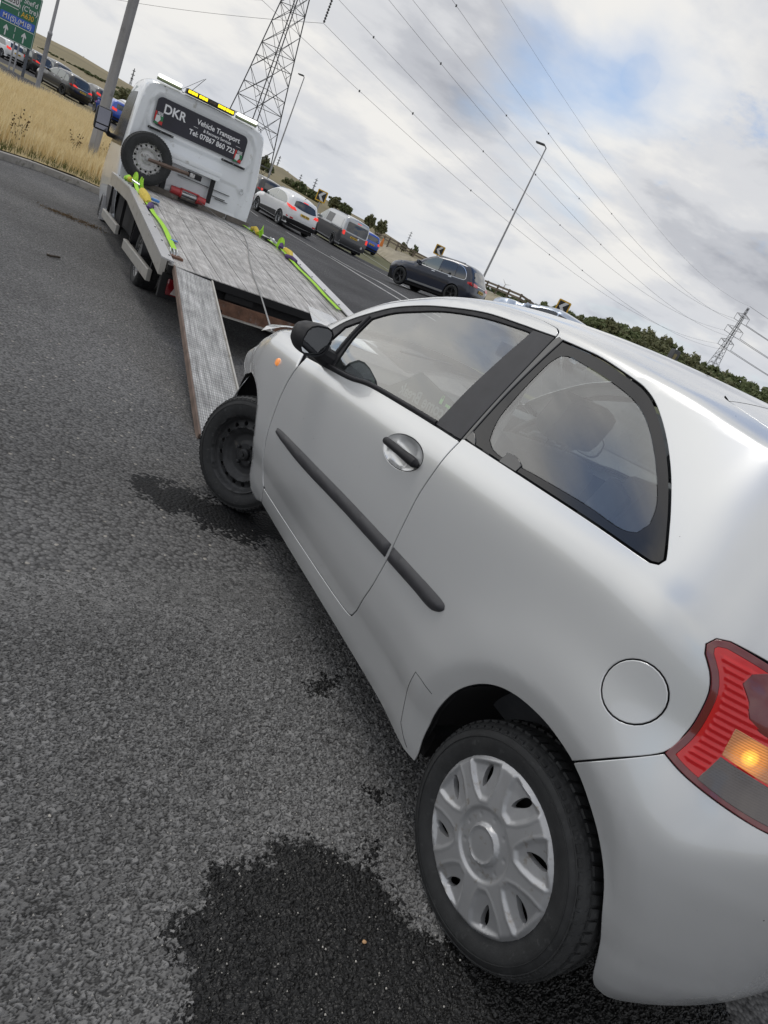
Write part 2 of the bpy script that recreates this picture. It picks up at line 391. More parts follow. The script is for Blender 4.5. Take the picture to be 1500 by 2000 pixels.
M['sign_green'] = mat('green_sign_face', (.018, .14, .075), .4, var=.04)
M['sign_blue'] = mat('blue_sign_panel', (.03, .11, .52), .4)
M['sign_white'] = mat('white_sign_paint', (.68, .68, .68), .45)
M['sign_yellow'] = mat('yellow_sign_paint', (.72, .42, .03), .45)
M['sign_black'] = mat('black_sign_paint', (.015, .015, .015), .5)
M['plate_y'] = mat('yellow_number_plate', (.72, .46, .03), .4)
M['car_glass'] = mat('far_car_glass', (.022, .026, .03), .03, spec=.8, coat=1.0, coat_rough=.01)
M['car_glass_pale'] = mat('pale_far_car_glass', (.16, .19, .18), .05, spec=.8, coat=1.0, coat_rough=.01)
M['alloy'] = mat('grey_alloy', (.33, .34, .35), .35, .8)
M['alloy_dark'] = mat('dark_alloy', (.07, .072, .076), .35, .7)
M['chrome'] = mat('chrome', (.75, .76, .78), .08, 1.0)
M['kerb'] = mat('kerb_concrete', (.33, .31, .28), .85, var=.18, vscale=6, bump=.003, bscale=50, dirt=((.17, .16, .13), .2, 8))
M['paint_line'] = mat('road_paint', (.46, .46, .45), .7, var=.18, vscale=5, dirt=((.14, .14, .14), .22, 9))
M['bark'] = mat('bark', (.055, .042, .03), .9, var=.3, vscale=9, bump=.02, bscale=12)
M['brick'] = mat('house_brick', (.22, .10, .065), .85, var=.2, vscale=2)
M['roof_tile'] = mat('roof_tile', (.13, .07, .055), .8, var=.25, vscale=2)
M['timber'] = mat('weathered_timber', (.16, .13, .10), .85, var=.3, vscale=8)
def lens_grid(m, axis_scale, dist=.0004):
    nt = m.node_tree; N, L = nt.nodes, nt.links; b = nt.nodes['Principled BSDF']; tc = N.new('ShaderNodeTexCoord'); prev = None
    for d in ('Z', 'DIAGONAL'):
        w = N.new('ShaderNodeTexWave'); w.bands_direction = d; w.inputs['Scale'].default_value = axis_scale; L.new(tc.outputs['Object'], w.inputs['Vector'])
        bp = N.new('ShaderNodeBump'); bp.inputs['Distance'].default_value = dist; L.new(w.outputs[1], bp.inputs['Height'])
        if prev: L.new(prev.outputs[0], bp.inputs['Normal'])
        prev = bp
    L.new(prev.outputs[0], b.inputs['Normal']); return m
def lit_lens(m, centre):
    """the lens glows round the lit bulb behind it"""
    nt = m.node_tree; N, L = nt.nodes, nt.links; b = nt.nodes['Principled BSDF']; tc = N.new('ShaderNodeTexCoord')
    d = N.new('ShaderNodeVectorMath'); d.operation = 'DISTANCE'; L.new(tc.outputs['Object'], d.inputs[0]); d.inputs[1].default_value = centre
    w = N.new('ShaderNodeTexWave'); w.bands_direction = 'Z'; w.inputs['Scale'].default_value = 60; L.new(tc.outputs['Object'], w.inputs['Vector'])
    r = N.new('ShaderNodeValToRGB'); mr = N.new('ShaderNodeMath'); mr.operation = 'MULTIPLY'; mr.inputs[1].default_value = 12.0; L.new(d.outputs['Value'], mr.inputs[0]); L.new(mr.outputs[0], r.inputs[0])
    cr = r.color_ramp; cr.interpolation = 'EASE'; stops = ((0, (1.5, .95, .12)), (.12, (1.2, .58, .04)), (.27, (.55, .17, .008)), (.60, (.16, .040, .003)), (1.0, (0, 0, 0)))
    while len(cr.elements) < 5: cr.elements.new(.5)
    for k, (p, c) in enumerate(stops): cr.elements[k].position = p; cr.elements[k].color = (*c, 1)
    mu = N.new('ShaderNodeMix'); mu.data_type = 'RGBA'; mu.blend_type = 'MULTIPLY'; mu.inputs[0].default_value = .45; L.new(r.outputs[0], mu.inputs[6]); L.new(w.outputs[0], mu.inputs[7])
    L.new(mu.outputs[2], b.inputs['Emission Color']); b.inputs['Emission Strength'].default_value = 1.0; return m
def leaf_mat(name, c1, c2):
    m, nt, b = _nodes(name); N, L = nt.nodes, nt.links
    g = N.new('ShaderNodeNewGeometry'); rp = N.new('ShaderNodeMix'); rp.data_type = 'RGBA'
    L.new(g.outputs['Random Per Island'], rp.inputs[0]); rp.inputs[6].default_value = (*c1, 1); rp.inputs[7].default_value = (*c2, 1)
    L.new(rp.outputs[2], b.inputs['Base Color']); b.inputs['Roughness'].default_value = .65; b.inputs['Specular IOR Level'].default_value = .25
    t = N.new('ShaderNodeBsdfTranslucent'); L.new(rp.outputs[2], t.inputs[0]); mx = N.new('ShaderNodeMixShader'); mx.inputs[0].default_value = .38; out = N['Material Output']
    L.new(b.outputs[0], mx.inputs[1]); L.new(t.outputs[0], mx.inputs[2]); L.new(mx.outputs[0], out.inputs[0])
    return m
M['leaf'] = leaf_mat('tree_leaves', (.115, .15, .06), (.21, .23, .115))
M['leaf_b'] = leaf_mat('olive_leaves', (.14, .155, .075), (.235, .23, .125))
M['dry_grass'] = leaf_mat('dry_grass_blades', (.66, .52, .27), (.88, .77, .50))
M['green_grass'] = leaf_mat('green_grass_blades', (.07, .09, .025), (.17, .16, .06))
M['weed'] = leaf_mat('weed_stalks', (.07, .05, .025), (.16, .10, .05))
def lerp_tab(x,tab):
    return np.interp(x,[a for a,b in tab],[b for a,b in tab])
def _pchip(tab):
    xs=np.array([a for a,b in tab],float); ys=np.array([b for a,b in tab],float)
    h=np.diff(xs); d=np.diff(ys)/h; m=np.zeros(len(xs))
    for i in range(1,len(xs)-1):
        if d[i-1]*d[i]>0:
            w1=2*h[i]+h[i-1]; w2=h[i]+2*h[i-1]; m[i]=(w1+w2)/(w1/d[i-1]+w2/d[i])
    m[0]=d[0]; m[-1]=d[-1]
    def f(x):
        x=np.clip(np.asarray(x,float),xs[0],xs[-1]); i=np.clip(np.searchsorted(xs,x,side='right')-1,0,len(h)-1)
        t=(x-xs[i])/h[i]
        return (ys[i]*(1+2*t)*(1-t)**2+m[i]*h[i]*t*(1-t)**2+ys[i+1]*t*t*(3-2*t)+m[i+1]*h[i]*t*t*(t-1))
    return f
XS=0.10                      # where the rear corner begins
def zbelt(x): return 1.145-.09*x
# roof centre line and side rail height
ZTOP=_pchip([(-.6,1.50),(-.3,1.525),(0,1.55),(.4,1.573),(.8,1.583),(1.2,1.567),(1.5,1.522),(1.8,1.42),(2.0,1.31),(2.2,1.165),(2.45,1.04),(2.75,.93),(3.1,.78)])
ZRAIL=_pchip([(-.6,1.40),(0,1.44),(.4,1.475),(.9,1.488),(1.2,1.470),(1.5,1.418),(1.8,1.308),(2.0,1.185),(2.2,1.06),(2.45,.955),(2.75,.86),(3.1,.70)])
YLOW=_pchip([(.13,.745),(.19,.765),(.24,.782),(.30,.795),(.362,.809),(.374,.8135),(.45,.834),(.56,.846),(.68,.8475),(.78,.844),(.88,.8375),(.95,.829),(1.0,.8165),(1.05,.796)])
YRAIL=_pchip([(-.5,.60),(0,.615),(.5,.625),(1.2,.62),(1.6,.635),(2.0,.70),(2.4,.735),(3.,.70)])
XR=_pchip([(.15,-.44),(.25,-.49),(.35,-.515),(.6,-.52),(.75,-.50),(.9,-.45),(1.05,-.41),(1.2,-.34),(1.35,-.25),(1.42,-.20),(1.7,-.22),(2.4,-.24)])
def sstep(t):
    t=np.clip(t,0,1); return t*t*(3-2*t)
def taper(x):       # plan taper of the body width to the front
    return 1-.10*np.clip((x-2.0)/.9,0,2)**2
RW=(0.0,.296); FW=(2.363,.296)
def side_y(x,z):
    """half width of the body side at station x, height z (z up to the rail)"""
    zb=zbelt(x); yl=YLOW(np.minimum(z+ (1.05-zb)*sstep((z-.75)/(zb-.75)), 1.05))
    yb=.796
    zr=ZRAIL(x); yr=YRAIL(x)
    t=np.clip((z-zb)/np.maximum(zr-zb,.05),0,1)
    yu=yb+(yr-yb)*(t*.86+.14*t*t)
    y=np.where(z<=zb,yl,yu)*taper(x)
    return y
def arch_bump(x,z):
    out=0
    for (cx,cz),r0,rb in (((.022,.33),.352,.055),((2.585,.33),.338,.03)):
        r=np.hypot(x-cx,z-cz); 
        up=sstep((z-.18)/.15)
        t=np.clip((r0+rb-r)/rb,0,1.2)
        out=out+(.020 if cx<1 else .010)*np.exp(-((r-r0-rb)/.14)**2)*np.where(r>r0+rb,1,1)-.014*t*(1 if cx<1 else .35)
    return out
NS,NT=380,300
S0,S1=-1.36,3.05
T0,T1=.15,2.15
sg=np.linspace(S0,S1,NS); tg=np.linspace(T0,T1,NT)
def section(x):
    """profile points (y,z) for every t at station x"""
    zr=float(ZRAIL(x)); yr=float(side_y(x,np.array(zr))); zt=float(ZTOP(x))
    y=np.zeros(NT); z=np.zeros(NT)
    lo=tg<=zr
    y[lo]=side_y(x,tg[lo])+arch_bump(x,tg[lo]); z[lo]=tg[lo]
    e=.02; ty=float(side_y(x,np.array(zr-e))-yr)/e
    tv=np.array([-ty,1.])/np.hypot(ty,1)
    P0=np.array([yr,zr]); P3=np.array([0,zt]); hgt=max(zt-zr,.02)
    P1=P0+tv*min(.055,hgt*.8); P2=np.array([yr*.45,zt])
    q=np.linspace(0,1,200)[:,None]
    B=P0*(1-q)**3+3*P1*q*(1-q)**2+3*P2*q*q*(1-q)+P3*q**3
    L=np.r_[0,np.cumsum(np.hypot(*np.diff(B,axis=0).T))]
    d=np.clip(tg[~lo]-zr,0,L[-1])
    y[~lo]=np.interp(d,L,B[:,0]); z[~lo]=np.interp(d,L,B[:,1])
    return y,z
def build_table():
    X=np.zeros((NS,NT)); Y=np.zeros((NS,NT)); Z=np.zeros((NS,NT))
    for i,s in enumerate(sg):
        if s>=XS:
            y,z=section(s); X[i]=s; Y[i]=y; Z[i]=z
    y0,z0=section(XS)
    # rear corner by level
    ph=np.linspace(0,pi/2,400)
    # sample the contour evenly
    for j,t in enumerate(tg):
        xr=float(XR(t)); w=max(y0[j],1e-3); L=XS-xr; n=3.1-.4*float(sstep((t-.6)/.3))
        cx=XS-L*np.sin(ph)**(2/n); cy=w*np.cos(ph)**(2/n)
        ln=np.r_[0,np.cumsum(np.hypot(np.diff(cx),np.diff(cy)))]
        k=sg<XS; d=np.minimum(XS-sg[k],ln[-1])
        X[k,j]=np.interp(d,ln,cx); Y[k,j]=np.interp(d,ln,cy)
        Z[k,j]=z0[j]-.12*np.clip(XS-X[k,j],0,1)**2*sstep((t-1.3)/.2)
        # keep the arch shape behind the wheel
        Y[k,j]+= np.where(X[k,j]>-.5,arch_bump(X[k,j],t)-arch_bump(XS,t),0)*sstep((X[k,j]+.5)/.2)*(t<1.3)
    return X,Y,Z
TX,TY,TZ=build_table()
def BODY(s,t):
    s=np.asarray(s,float); t=np.asarray(t,float)
    a=np.clip((s-S0)/(S1-S0)*(NS-1),0,NS-1.001); b=np.clip((t-T0)/(T1-T0)*(NT-1),0,NT-1.001)
    i=a.astype(int); j=b.astype(int); u=a-i; v=b-j
    def g(A): return A[i,j]*(1-u)*(1-v)+A[i+1,j]*u*(1-v)+A[i,j+1]*(1-u)*v+A[i+1,j+1]*u*v
    return np.stack([g(TX),g(TY),g(TZ)],-1)
# normals of the body surface, from the smooth table
_du = np.stack([np.gradient(A, axis=0) for A in (TX, TY, TZ)], -1); _dv = np.stack([np.gradient(A, axis=1) for A in (TX, TY, TZ)], -1)
TN = np.cross(_du, _dv); TN = TN/np.maximum(np.linalg.norm(TN, axis=-1, keepdims=True), 1e-9)
if TN[200, 60, 1] < 0: TN = -TN
for _ in range(2):      # light smoothing
    TN[1:-1, 1:-1] = (TN[1:-1, 1:-1]*2+TN[:-2, 1:-1]+TN[2:, 1:-1]+TN[1:-1, :-2]+TN[1:-1, 2:])/6
    TN = TN/np.maximum(np.linalg.norm(TN, axis=-1, keepdims=True), 1e-9)
def BODYN(s, t):
    s = np.asarray(s, float); t = np.asarray(t, float)
    a = np.clip((s-S0)/(S1-S0)*(NS-1), 0, NS-1.001); b = np.clip((t-T0)/(T1-T0)*(NT-1), 0, NT-1.001)
    i = a.astype(int); j = b.astype(int); u = (a-i)[..., None]; v = (b-j)[..., None]
    n = TN[i, j]*(1-u)*(1-v)+TN[i+1, j]*u*(1-v)+TN[i, j+1]*(1-u)*v+TN[i+1, j+1]*u*v
    return n/np.maximum(np.linalg.norm(n, axis=-1, keepdims=True), 1e-9)
def set_normals(o, Nv):
    """vertex normals from the surface, faces flagged smooth"""
    me = o.data
    me.polygons.foreach_set('use_smooth', [True]*len(me.polygons))
    me.normals_split_custom_set_from_vertices([tuple(map(float, q)) for q in Nv])
def panel(name, outer, mat_, parent, holes=(), h=.028, thick=.012, gap=.0042, off=0.0, sides=(1, -1), smooth_outline=True, step=.016, lip=True, offf=None, names=None):
    """a body panel: outline in (s,t), lifted on to the body surface, with its edge turned inwards"""
    objs = []; ndeep = 0
    out = inset(resample(outer, step, smooth_outline), gap)
    hs = [inset(resample(q, step, smooth_outline), -gap) for q in holes]
    v2, F = triangulate(out, hs, h)
    P3 = BODY(v2[:, 0], v2[:, 1]); N3 = BODYN(v2[:, 0], v2[:, 1])
    o_ = off if offf is None else offf(v2[:, 0], v2[:, 1])[:, None]
    P3 = P3+N3*o_
    # orientation: face normal along the surface normal
    c = np.cross(P3[F[:, 1]]-P3[F[:, 0]], P3[F[:, 2]]-P3[F[:, 0]])
    flip = (c*N3[F[:, 0]]).sum(1) < 0; F = np.where(flip[:, None], F[:, ::-1], F)
    V = P3; NN = N3; FF = [tuple(f) for f in F]
    if lip and thick > 0:
        be = boundary_edges([tuple(f) for f in F]); ids = sorted({i for e in be for i in e}); mp = {i: k for k, i in enumerate(ids)}
        r = .0022                    # a small rolled edge before the flange turns in
        # outward (in plane) direction at each boundary vertex
        outw = np.zeros((len(ids), 3))
        for a, b in be:
            d = P3[b]-P3[a]; w = np.cross(d, N3[a]); 
            for q in (a, b): outw[mp[q]] += w
        outw /= np.maximum(np.linalg.norm(outw, axis=1, keepdims=True), 1e-9)
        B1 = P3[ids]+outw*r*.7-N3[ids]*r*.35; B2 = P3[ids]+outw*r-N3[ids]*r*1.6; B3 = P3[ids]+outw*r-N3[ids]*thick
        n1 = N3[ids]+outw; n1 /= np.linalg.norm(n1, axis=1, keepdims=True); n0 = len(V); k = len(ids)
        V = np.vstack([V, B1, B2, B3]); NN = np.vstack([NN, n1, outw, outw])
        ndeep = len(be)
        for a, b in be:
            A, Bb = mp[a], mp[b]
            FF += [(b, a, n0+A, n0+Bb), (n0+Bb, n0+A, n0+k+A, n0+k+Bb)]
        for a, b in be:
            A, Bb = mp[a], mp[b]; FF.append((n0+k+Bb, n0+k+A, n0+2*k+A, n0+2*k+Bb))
    for sd in sides:
        Vs = V if sd > 0 else V*np.array([1, -1, 1]); Ns = NN if sd > 0 else NN*np.array([1, -1, 1])
        Fs = FF if sd > 0 else [f[::-1] for f in FF]
        o = mesh_obj(name, Vs, Fs, None, parent, mats=[mat_, M['under']], mi=[0]*(len(Fs)-ndeep)+[1]*ndeep); set_normals(o, Ns); objs.append(o)  # deep flange faces coloured dark to stand for the shade in panel gaps
    return objs[0] if len(objs) == 1 else objs

HERO_O = (1.2535, 1.8979); HERO_YAW = .6548
hero = empty('parked_car', (HERO_O[0], HERO_O[1], 0), pi/2+HERO_YAW)
tag(hero, 'silver three-door hatchback with a damaged front corner being winched up the ramp', 'car')
def zr(s): return float(ZRAIL(s))
# --- outlines in (station, height) on the body side
DOOR_GAP_F = [(2.03, .93), (2.035, .88), (2.050, .79), (2.052, .70), (2.045, .60), (2.030, .50), (2.008, .40), (1.985, .325), (1.962, .295)]
DOOR_BOT = [(1.90, .285), (1.633, .287), (1.135, .298), (.955, .309)]
DOOR_GAP_R = [(.918, .322), (.886, .381), (.845, .49), (.832, .56), (.828, .622), (.831, .673), (.838, .764), (.843, .842), (.842, .889), (.838, .938), (.835, 1.007), (.834, 1.069), (.838, 1.2), (.843, 1.35), (.848, 1.462)]
DOOR_TOP = [(.856, 1.489), (.882, 1.505), (.94, 1.511), (.997, 1.513), (1.198, 1.501), (1.375, 1.465), (1.579, 1.403), (1.76, 1.330), (1.927, 1.238), (2.07, 1.13), (2.115, 1.06)]
DLO = [(2.025, .935), (1.84, .957), (1.618, .984), (1.456, 1.016), (1.174, 1.044), (.985, 1.060), (.836, 1.071), (.838, 1.2), (.843, 1.35), (.849, 1.474), (.945, 1.467), (1.024, 1.462), (1.222, 1.445), (1.426, 1.405), (1.597, 1.360), (1.738, 1.307), (1.855, 1.240), (2.002, 1.145), (2.075, 1.06)]
DGLASS = [(1.80, .984), (1.835, 1.12), (1.828, 1.222), (1.72, 1.290), (1.573, 1.345), (1.417, 1.393), (1.21, 1.432), (1.015, 1.452), (.958, 1.455), (.985, 1.22), (.992, 1.073), (1.195, 1.053), (1.462, 1.025), (1.63, 1.004)]
QLIGHT = [(1.872, 1.015), (1.99, 1.035), (1.97, 1.130), (1.875, 1.196)]
BPOST = [(.951, 1.462), (.852, 1.471), (.846, 1.35), (.841, 1.2), (.838, 1.075), (.985, 1.064), (.980, 1.22)]
QWIN = [(.823, 1.085), (.828, 1.25), (.824, 1.40), (.819, 1.474), (.73, 1.476), (.642, 1.476), (.501, 1.462), (.444, 1.452), (.381, 1.428), (.291, 1.374), (.204, 1.309), (.123, 1.236), (.060, 1.172), (.042, 1.151), (.045, 1.137), (.062, 1.130), (.246, 1.122), (.486, 1.107)]
QCLEAR = [(.735, 1.129), (.762, 1.17), (.777, 1.22), (.785, 1.33), (.783, 1.405), (.768, 1.431), (.726, 1.439), (.564, 1.430), (.45, 1.414), (.369, 1.384), (.285, 1.332), (.216, 1.279), (.165, 1.233), (.140, 1.193), (.146, 1.165), (.186, 1.151), (.312, 1.147), (.504, 1.130), (.672, 1.112)]
FUEL = [(-.092+.068*cos(q), .889+.069*sin(q)) for q in np.linspace(0, 2*pi, 28, endpoint=False)]
ARCH = [(.356, .235), (.361, .30), (.350, .389), (.316, .499), (.267, .579), (.204, .636), (.129, .669), (.033, .683), (-.042, .677)]
ARCH_B = [(-.078, .668), (-.129, .642), (-.204, .582), (-.264, .502), (-.312, .377), (-.352, .245)]
LIGHT_IN = [(-.212, .826), (-.219, .88), (-.216, .926), (-.203, .982), (-.180, 1.018), (-.152, 1.043), (-.142, 1.06), (-.149, 1.078), (-.171, 1.087)]
LIGHT_BOT = [(-.267, .811), (-.366, .797), (-.472, .788), (-.56, .785)]
LIGHT_TOP = [(-.252, 1.086), (-.34, 1.075), (-.42, 1.055)]
TG_SEAM = [(-.44, 1.10), (-.42, 1.16), (-.37, 1.25), (-.24, 1.40), (-.08, 1.49), (.05, 1.53), (.162, 1.558), (.231, 1.576), (.312, 1.603)]
ROOF_EDGE = [(.34, 1.64), (.6, 1.665), (.9, 1.665), (1.2, 1.63), (1.42, 1.56), (1.50, 1.50)]
APILLAR = [(1.62, 1.445), (1.8, 1.37), (2.0, 1.255), (2.16, 1.135), (2.22, 1.06)]
# body side: quarter, sill and roof rail in one pressing
body_out = [(1.958, .205)]+[(1.6, .200), (1.0, .200), (.36, .195)]+ARCH+[(-.078, .668)]+[(-.14, .742)]+LIGHT_IN+[(-.252, 1.089), (-.34, 1.079), (-.42, 1.060)]+TG_SEAM+ROOF_EDGE+APILLAR+[(2.16, 1.03)]+DOOR_TOP[::-1]+DOOR_GAP_R[::-1]+DOOR_BOT[::-1]+[(1.962, .287)]
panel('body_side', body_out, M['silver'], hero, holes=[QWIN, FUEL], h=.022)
door_out = DOOR_GAP_F+DOOR_BOT+DOOR_GAP_R+DOOR_TOP+[(2.06, 1.0)]
# a shallow dish behind the door handle
HX, HZ = 1.030, .926
RECESS = [(HX+.118*cos(q)+.0*sin(q), HZ+.056*sin(q)+.012*cos(q)*-1) for q in np.linspace(0, 2*pi, 36, endpoint=False)]
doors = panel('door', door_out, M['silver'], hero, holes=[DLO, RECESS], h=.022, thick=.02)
dish = lambda s, t: -.030*np.clip(1-(((s-HX)/.116)**2+((t-HZ+.10*(s-HX))/.054)**2), 0, 1)**.75
def dish_lobes(s, t):
    e = ((s-HX)/.116)**2+((t-HZ+.10*(s-HX))/.054)**2
    edge = np.clip((1-e)/.16, 0, 1)
    a = ((s-HX+.005)/.062)**2+((t-HZ-.02)/.034)**2; b = ((s-HX-.012)/.062)**2+((t-HZ+.024)/.034)**2
    lob = np.clip(1-np.minimum(a, b), 0, 1)**.6
    return -.004*sstep(edge)-.013*lob
def sub_panel(name, outl, mat_, parents, **k):
    o = panel(name, outl, mat_, None, **k)
    for q, p in zip(o if isinstance(o, list) else [o], parents): q.parent = p
    return o
rec_o = panel('handle_recess', RECESS, M['silver'], None, h=.009, gap=0, lip=False, offf=dish_lobes, step=.01)
for q, p in zip(rec_o, doors):
    q.parent = p; q.data.polygons.foreach_set('use_smooth', [True]*len(q.data.polygons)); 
    if q.data.has_custom_normals:
        vn = [v.normal.copy() for v in q.data.vertices]; bm = bmesh.new(); bm.from_mesh(q.data); bm.normal_update()
        q.data.normals_split_custom_set_from_vertices([tuple(v.normal) for v in bm.verts]); bm.free()
# window surround, pillar trim and glass
sub_panel('window_frame', DLO, M['black_plastic'], doors, holes=[DGLASS, QLIGHT, inset(np.array(BPOST), -.001)], h=.03, off=-.004, gap=.001)
sub_panel('pillar_trim', BPOST, M['trim'], doors, h=.03, off=.001, gap=.0015)
sub_panel('door_glass', inset(np.array(DGLASS), -.004), M['glass'], doors, h=.035, off=-.010, gap=0, lip=False)
sub_panel('quarter_light', inset(np.array(QLIGHT), -.004), M['glass'], doors, h=.03, off=-.010, gap=0, lip=False)
# rubber strips along the window
def strip(name, pts, width, mat_, parent, off=.004, hgt=.008, sides=(1,)):
    q = resample(np.array(pts), .02, True, closed=False); d = np.gradient(q, axis=0); d /= np.hypot(*d.T)[:, None]; nrm = np.stack([-d[:, 1], d[:, 0]], 1)
    prof = [(-.5, -.6), (-.5, .25), (-.32, .85), (0, 1), (.32, .85), (.5, .25), (.5, -.6)]
    for sd in sides:
        V = []; F = []
        for a, hh in prof:
            s2 = q+nrm*a*width; P3 = BODY(s2[:, 0], s2[:, 1])+BODYN(s2[:, 0], s2[:, 1])*(off+hgt*hh); V.append(P3*np.array([1, sd, 1]))
        n = len(q); V = np.vstack(V)
        for k in range(len(prof)-1):
            for i in range(n-1): F.append((k*n+i, k*n+i+1, (k+1)*n+i+1, (k+1)*n+i))
        F.append(tuple(k*n for k in range(len(prof)))); F.append(tuple(k*n+n-1 for k in range(len(prof)))[::-1])
        o = mesh_obj(name, V, F, mat_, parent); fix_normals(o); sharp_by_angle(o, 50)
    return o
for sd, d in zip((1, -1), doors):
    strip('waist_strip', [(2.02, .943), (1.84, .966), (1.618, .992), (1.456, 1.024), (1.174, 1.052), (.985, 1.068)], .016, M['black_plastic'], d, 0, .007, (sd,))
    strip('division_bar', [(1.848, .99), (1.857, 1.12), (1.85, 1.225)], .022, M['black_plastic'], d, -.002, .006, (sd,))
    # door handle: a bar bridging the dish
    mb = MB(); hp = [(1.148, .918), (1.13, .919), (1.09, .922), (1.02, .926), (.955, .929), (.928, .930), (.914, .930)]; rr = [.006, .0135, .0145, .0145, .0175, .0165, .008]; oo = [.004, .011, .017, .018, .014, .011, .004]
    pts = [tuple((BODY(a, b)+BODYN(a, b)*o_)*np.array([1, sd, 1])) for (a, b), o_ in zip(hp, oo)]
    mb.tube(pts, rr, 14); mb.build('door_handle', M['black_plastic'], d, 'auto')
    mb = MB()
# rubbing strips (tapered at the far ends)
def mould(poly, parents, name='rubbing_strip'):
    out = resample(poly, .012, True, 50); v2, F = triangulate(out, [], .014); d = dist_poly(out, v2)
    b = 0.013*np.clip(d/.014, 0, 1)**.55+.001
    P3 = BODY(v2[:, 0], v2[:, 1])+BODYN(v2[:, 0], v2[:, 1])*b[:, None]
    for sd, p in zip((1, -1), parents):
        o = mesh_obj(name, P3*np.array([1, sd, 1]), F if sd > 0 else F[:, ::-1], M['trim'], p); fix_normals(o); o.data.polygons.foreach_set('use_smooth', [True]*len(F))
mould([(1.956, .585), (1.93, .602), (1.70, .619), (1.507, .631), (1.20, .651), (.842, .669), (.842, .617), (1.20, .598), (1.50, .577), (1.70, .568), (1.93, .570)], doors)
mould([(.824, .669), (.66, .676), (.52, .682), (.492, .678), (.486, .668), (.500, .650), (.549, .630), (.66, .625), (.824, .617)], [hero, hero])
# rear quarter window
panel('quarter_window', QWIN, M['frit'], hero, holes=[QCLEAR], h=.03, gap=.004, off=-.0030, thick=.004, lip=False)
panel('pillar_strip', [(.830, 1.080), (.8345, 1.2), (.8395, 1.35), (.8445, 1.468), (.838, 1.478), (.817, 1.475), (.822, 1.40), (.826, 1.25), (.821, 1.086)], M['gloss_black'], hero, h=.03, off=.0012, gap=0, thick=.003)
QW = [o for o in hero.children if o.name.startswith('quarter_window')]
sub_panel('quarter_glass', inset(np.array(QCLEAR), -.002), M['glass'], QW, h=.035, off=-.0045, gap=0, lip=False)
sub_panel('window_catch', [(.640, 1.098), (.640, 1.128), (.60, 1.133), (.565, 1.124), (.565, 1.104)], M['gloss_black'], QW, h=.03, off=.0005, gap=0, thick=.002)
sub_panel('window_catch', [(.822, 1.089), (.818, 1.117), (.79, 1.105), (.77, 1.090)], M['gloss_black'], QW, h=.03, off=.0005, gap=0, thick=.002)
# fuel flap
panel('fuel_flap', FUEL, M['silver'], hero, h=.02, gap=.0032, off=.0008, sides=(1,))
# rear bumper
bump_out = [(-.352, .235)]+ARCH_B[::-1][1:]+[(-.14, .742)]+[(-.212, .826)]+LIGHT_BOT+[(-.75, .785), (-1.34, .79)]+[(-1.34, .31), (-.85, .302), (-.70, .275), (-.55, .238), (-.43, .192), (-.385, .20)]
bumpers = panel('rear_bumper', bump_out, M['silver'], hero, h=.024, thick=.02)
# bumper's turned-under lower edge
for sd, p in zip((1, -1), bumpers if isinstance(bumpers, list) else [bumpers]):
    q = resample(np.array([(-.385, .20), (-.43, .192), (-.55, .238), (-.70, .275), (-.85, .302), (-1.34, .31)]), .02, True, closed=False)
    a = BODY(q[:, 0], q[:, 1]); n = BODYN(q[:, 0], q[:, 1]); b = a-n*.022+np.array([0, 0, -.012]); c = a-n*.12+np.array([0, 0, -.004]); k = len(q)
    o = mesh_obj('bumper_valance', np.vstack([a+n*-.001, b, c])*np.array([1, sd, 1]), [(j*k+i, j*k+i+1, (j+1)*k+i+1, (j+1)*k+i) for j in range(2) for i in range(k-1)], M['silver_dirty'], p)
# tailgate
tg = [(-.56, .792), (-.545, .9), (-.475, 1.0), (-.428, 1.055)]+TG_SEAM[:-1]+[(.303, 1.597), (.301, 1.72), (.300, 1.86), (.300, 2.14), (-1.34, 2.14), (-1.34, 1.40), (-.53, 1.36), (-.64, 1.12), (-1.34, 1.10), (-1.34, .80)]
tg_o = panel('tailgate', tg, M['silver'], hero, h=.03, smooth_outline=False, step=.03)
sub_panel('tailgate_glass', [(-.63, 1.105), (-.52, 1.375), (-1.34, 1.415), (-1.34, 1.085)], M['glass'], tg_o if isinstance(tg_o, list) else [tg_o], h=.05, gap=0, lip=False, off=-.002, smooth_outline=False)
# tail lamps
LIGHT = LIGHT_IN+LIGHT_TOP+[(-.47, 1.0), (-.54, .9), (-.555, .80)]+LIGHT_BOT[::-1][1:]
AMBER = [(-.282, .945), (-.293, .884), (-.405, .872), (-.50, .865), (-.49, .935), (-.357, .942)]
CLEAR = [(-.293, .880), (-.286, .818), (-.37, .806), (-.460, .799), (-.53, .797), (-.515, .86), (-.408, .868)]
BULB = [(-.249+-.02, 1.005), (-.238, 1.03), (-.240, 1.055), (-.262, 1.070), (-.31, 1.066), (-.37, 1.045), (-.42, 1.0), (-.41, .965), (-.35, .955), (-.291, .975)]
rimw = .014
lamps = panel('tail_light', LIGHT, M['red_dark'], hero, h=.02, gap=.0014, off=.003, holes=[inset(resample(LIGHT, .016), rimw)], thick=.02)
ribf = lambda s, t: .003+.0028*sstep(np.abs(((t*66+s*3) % 1.0)-.5)*2.4-.2)*(dist_poly(resample(LIGHT, .016), np.stack([s, t], 1)) > .026)
sub_panel('red_lens', inset(resample(LIGHT, .016), rimw), M['red_lens'], lamps, h=.0036, gap=0, offf=ribf, lip=False, holes=[AMBER, CLEAR, BULB], smooth_outline=False)
for nm, pl, mt, nn in (('amber_lens', AMBER, 'amber_lens', .001), ('clear_lens', CLEAR, 'clear_lens', .001), ('bulb_lens', BULB, 'red_dark', -.004)):
    sub_panel(nm, pl, M[mt], lamps, h=.012, gap=.0012, off=.004, thick=.006)
for q in hero.children:
    if q.name.startswith('red_lens') : q.parent = lamps[0]
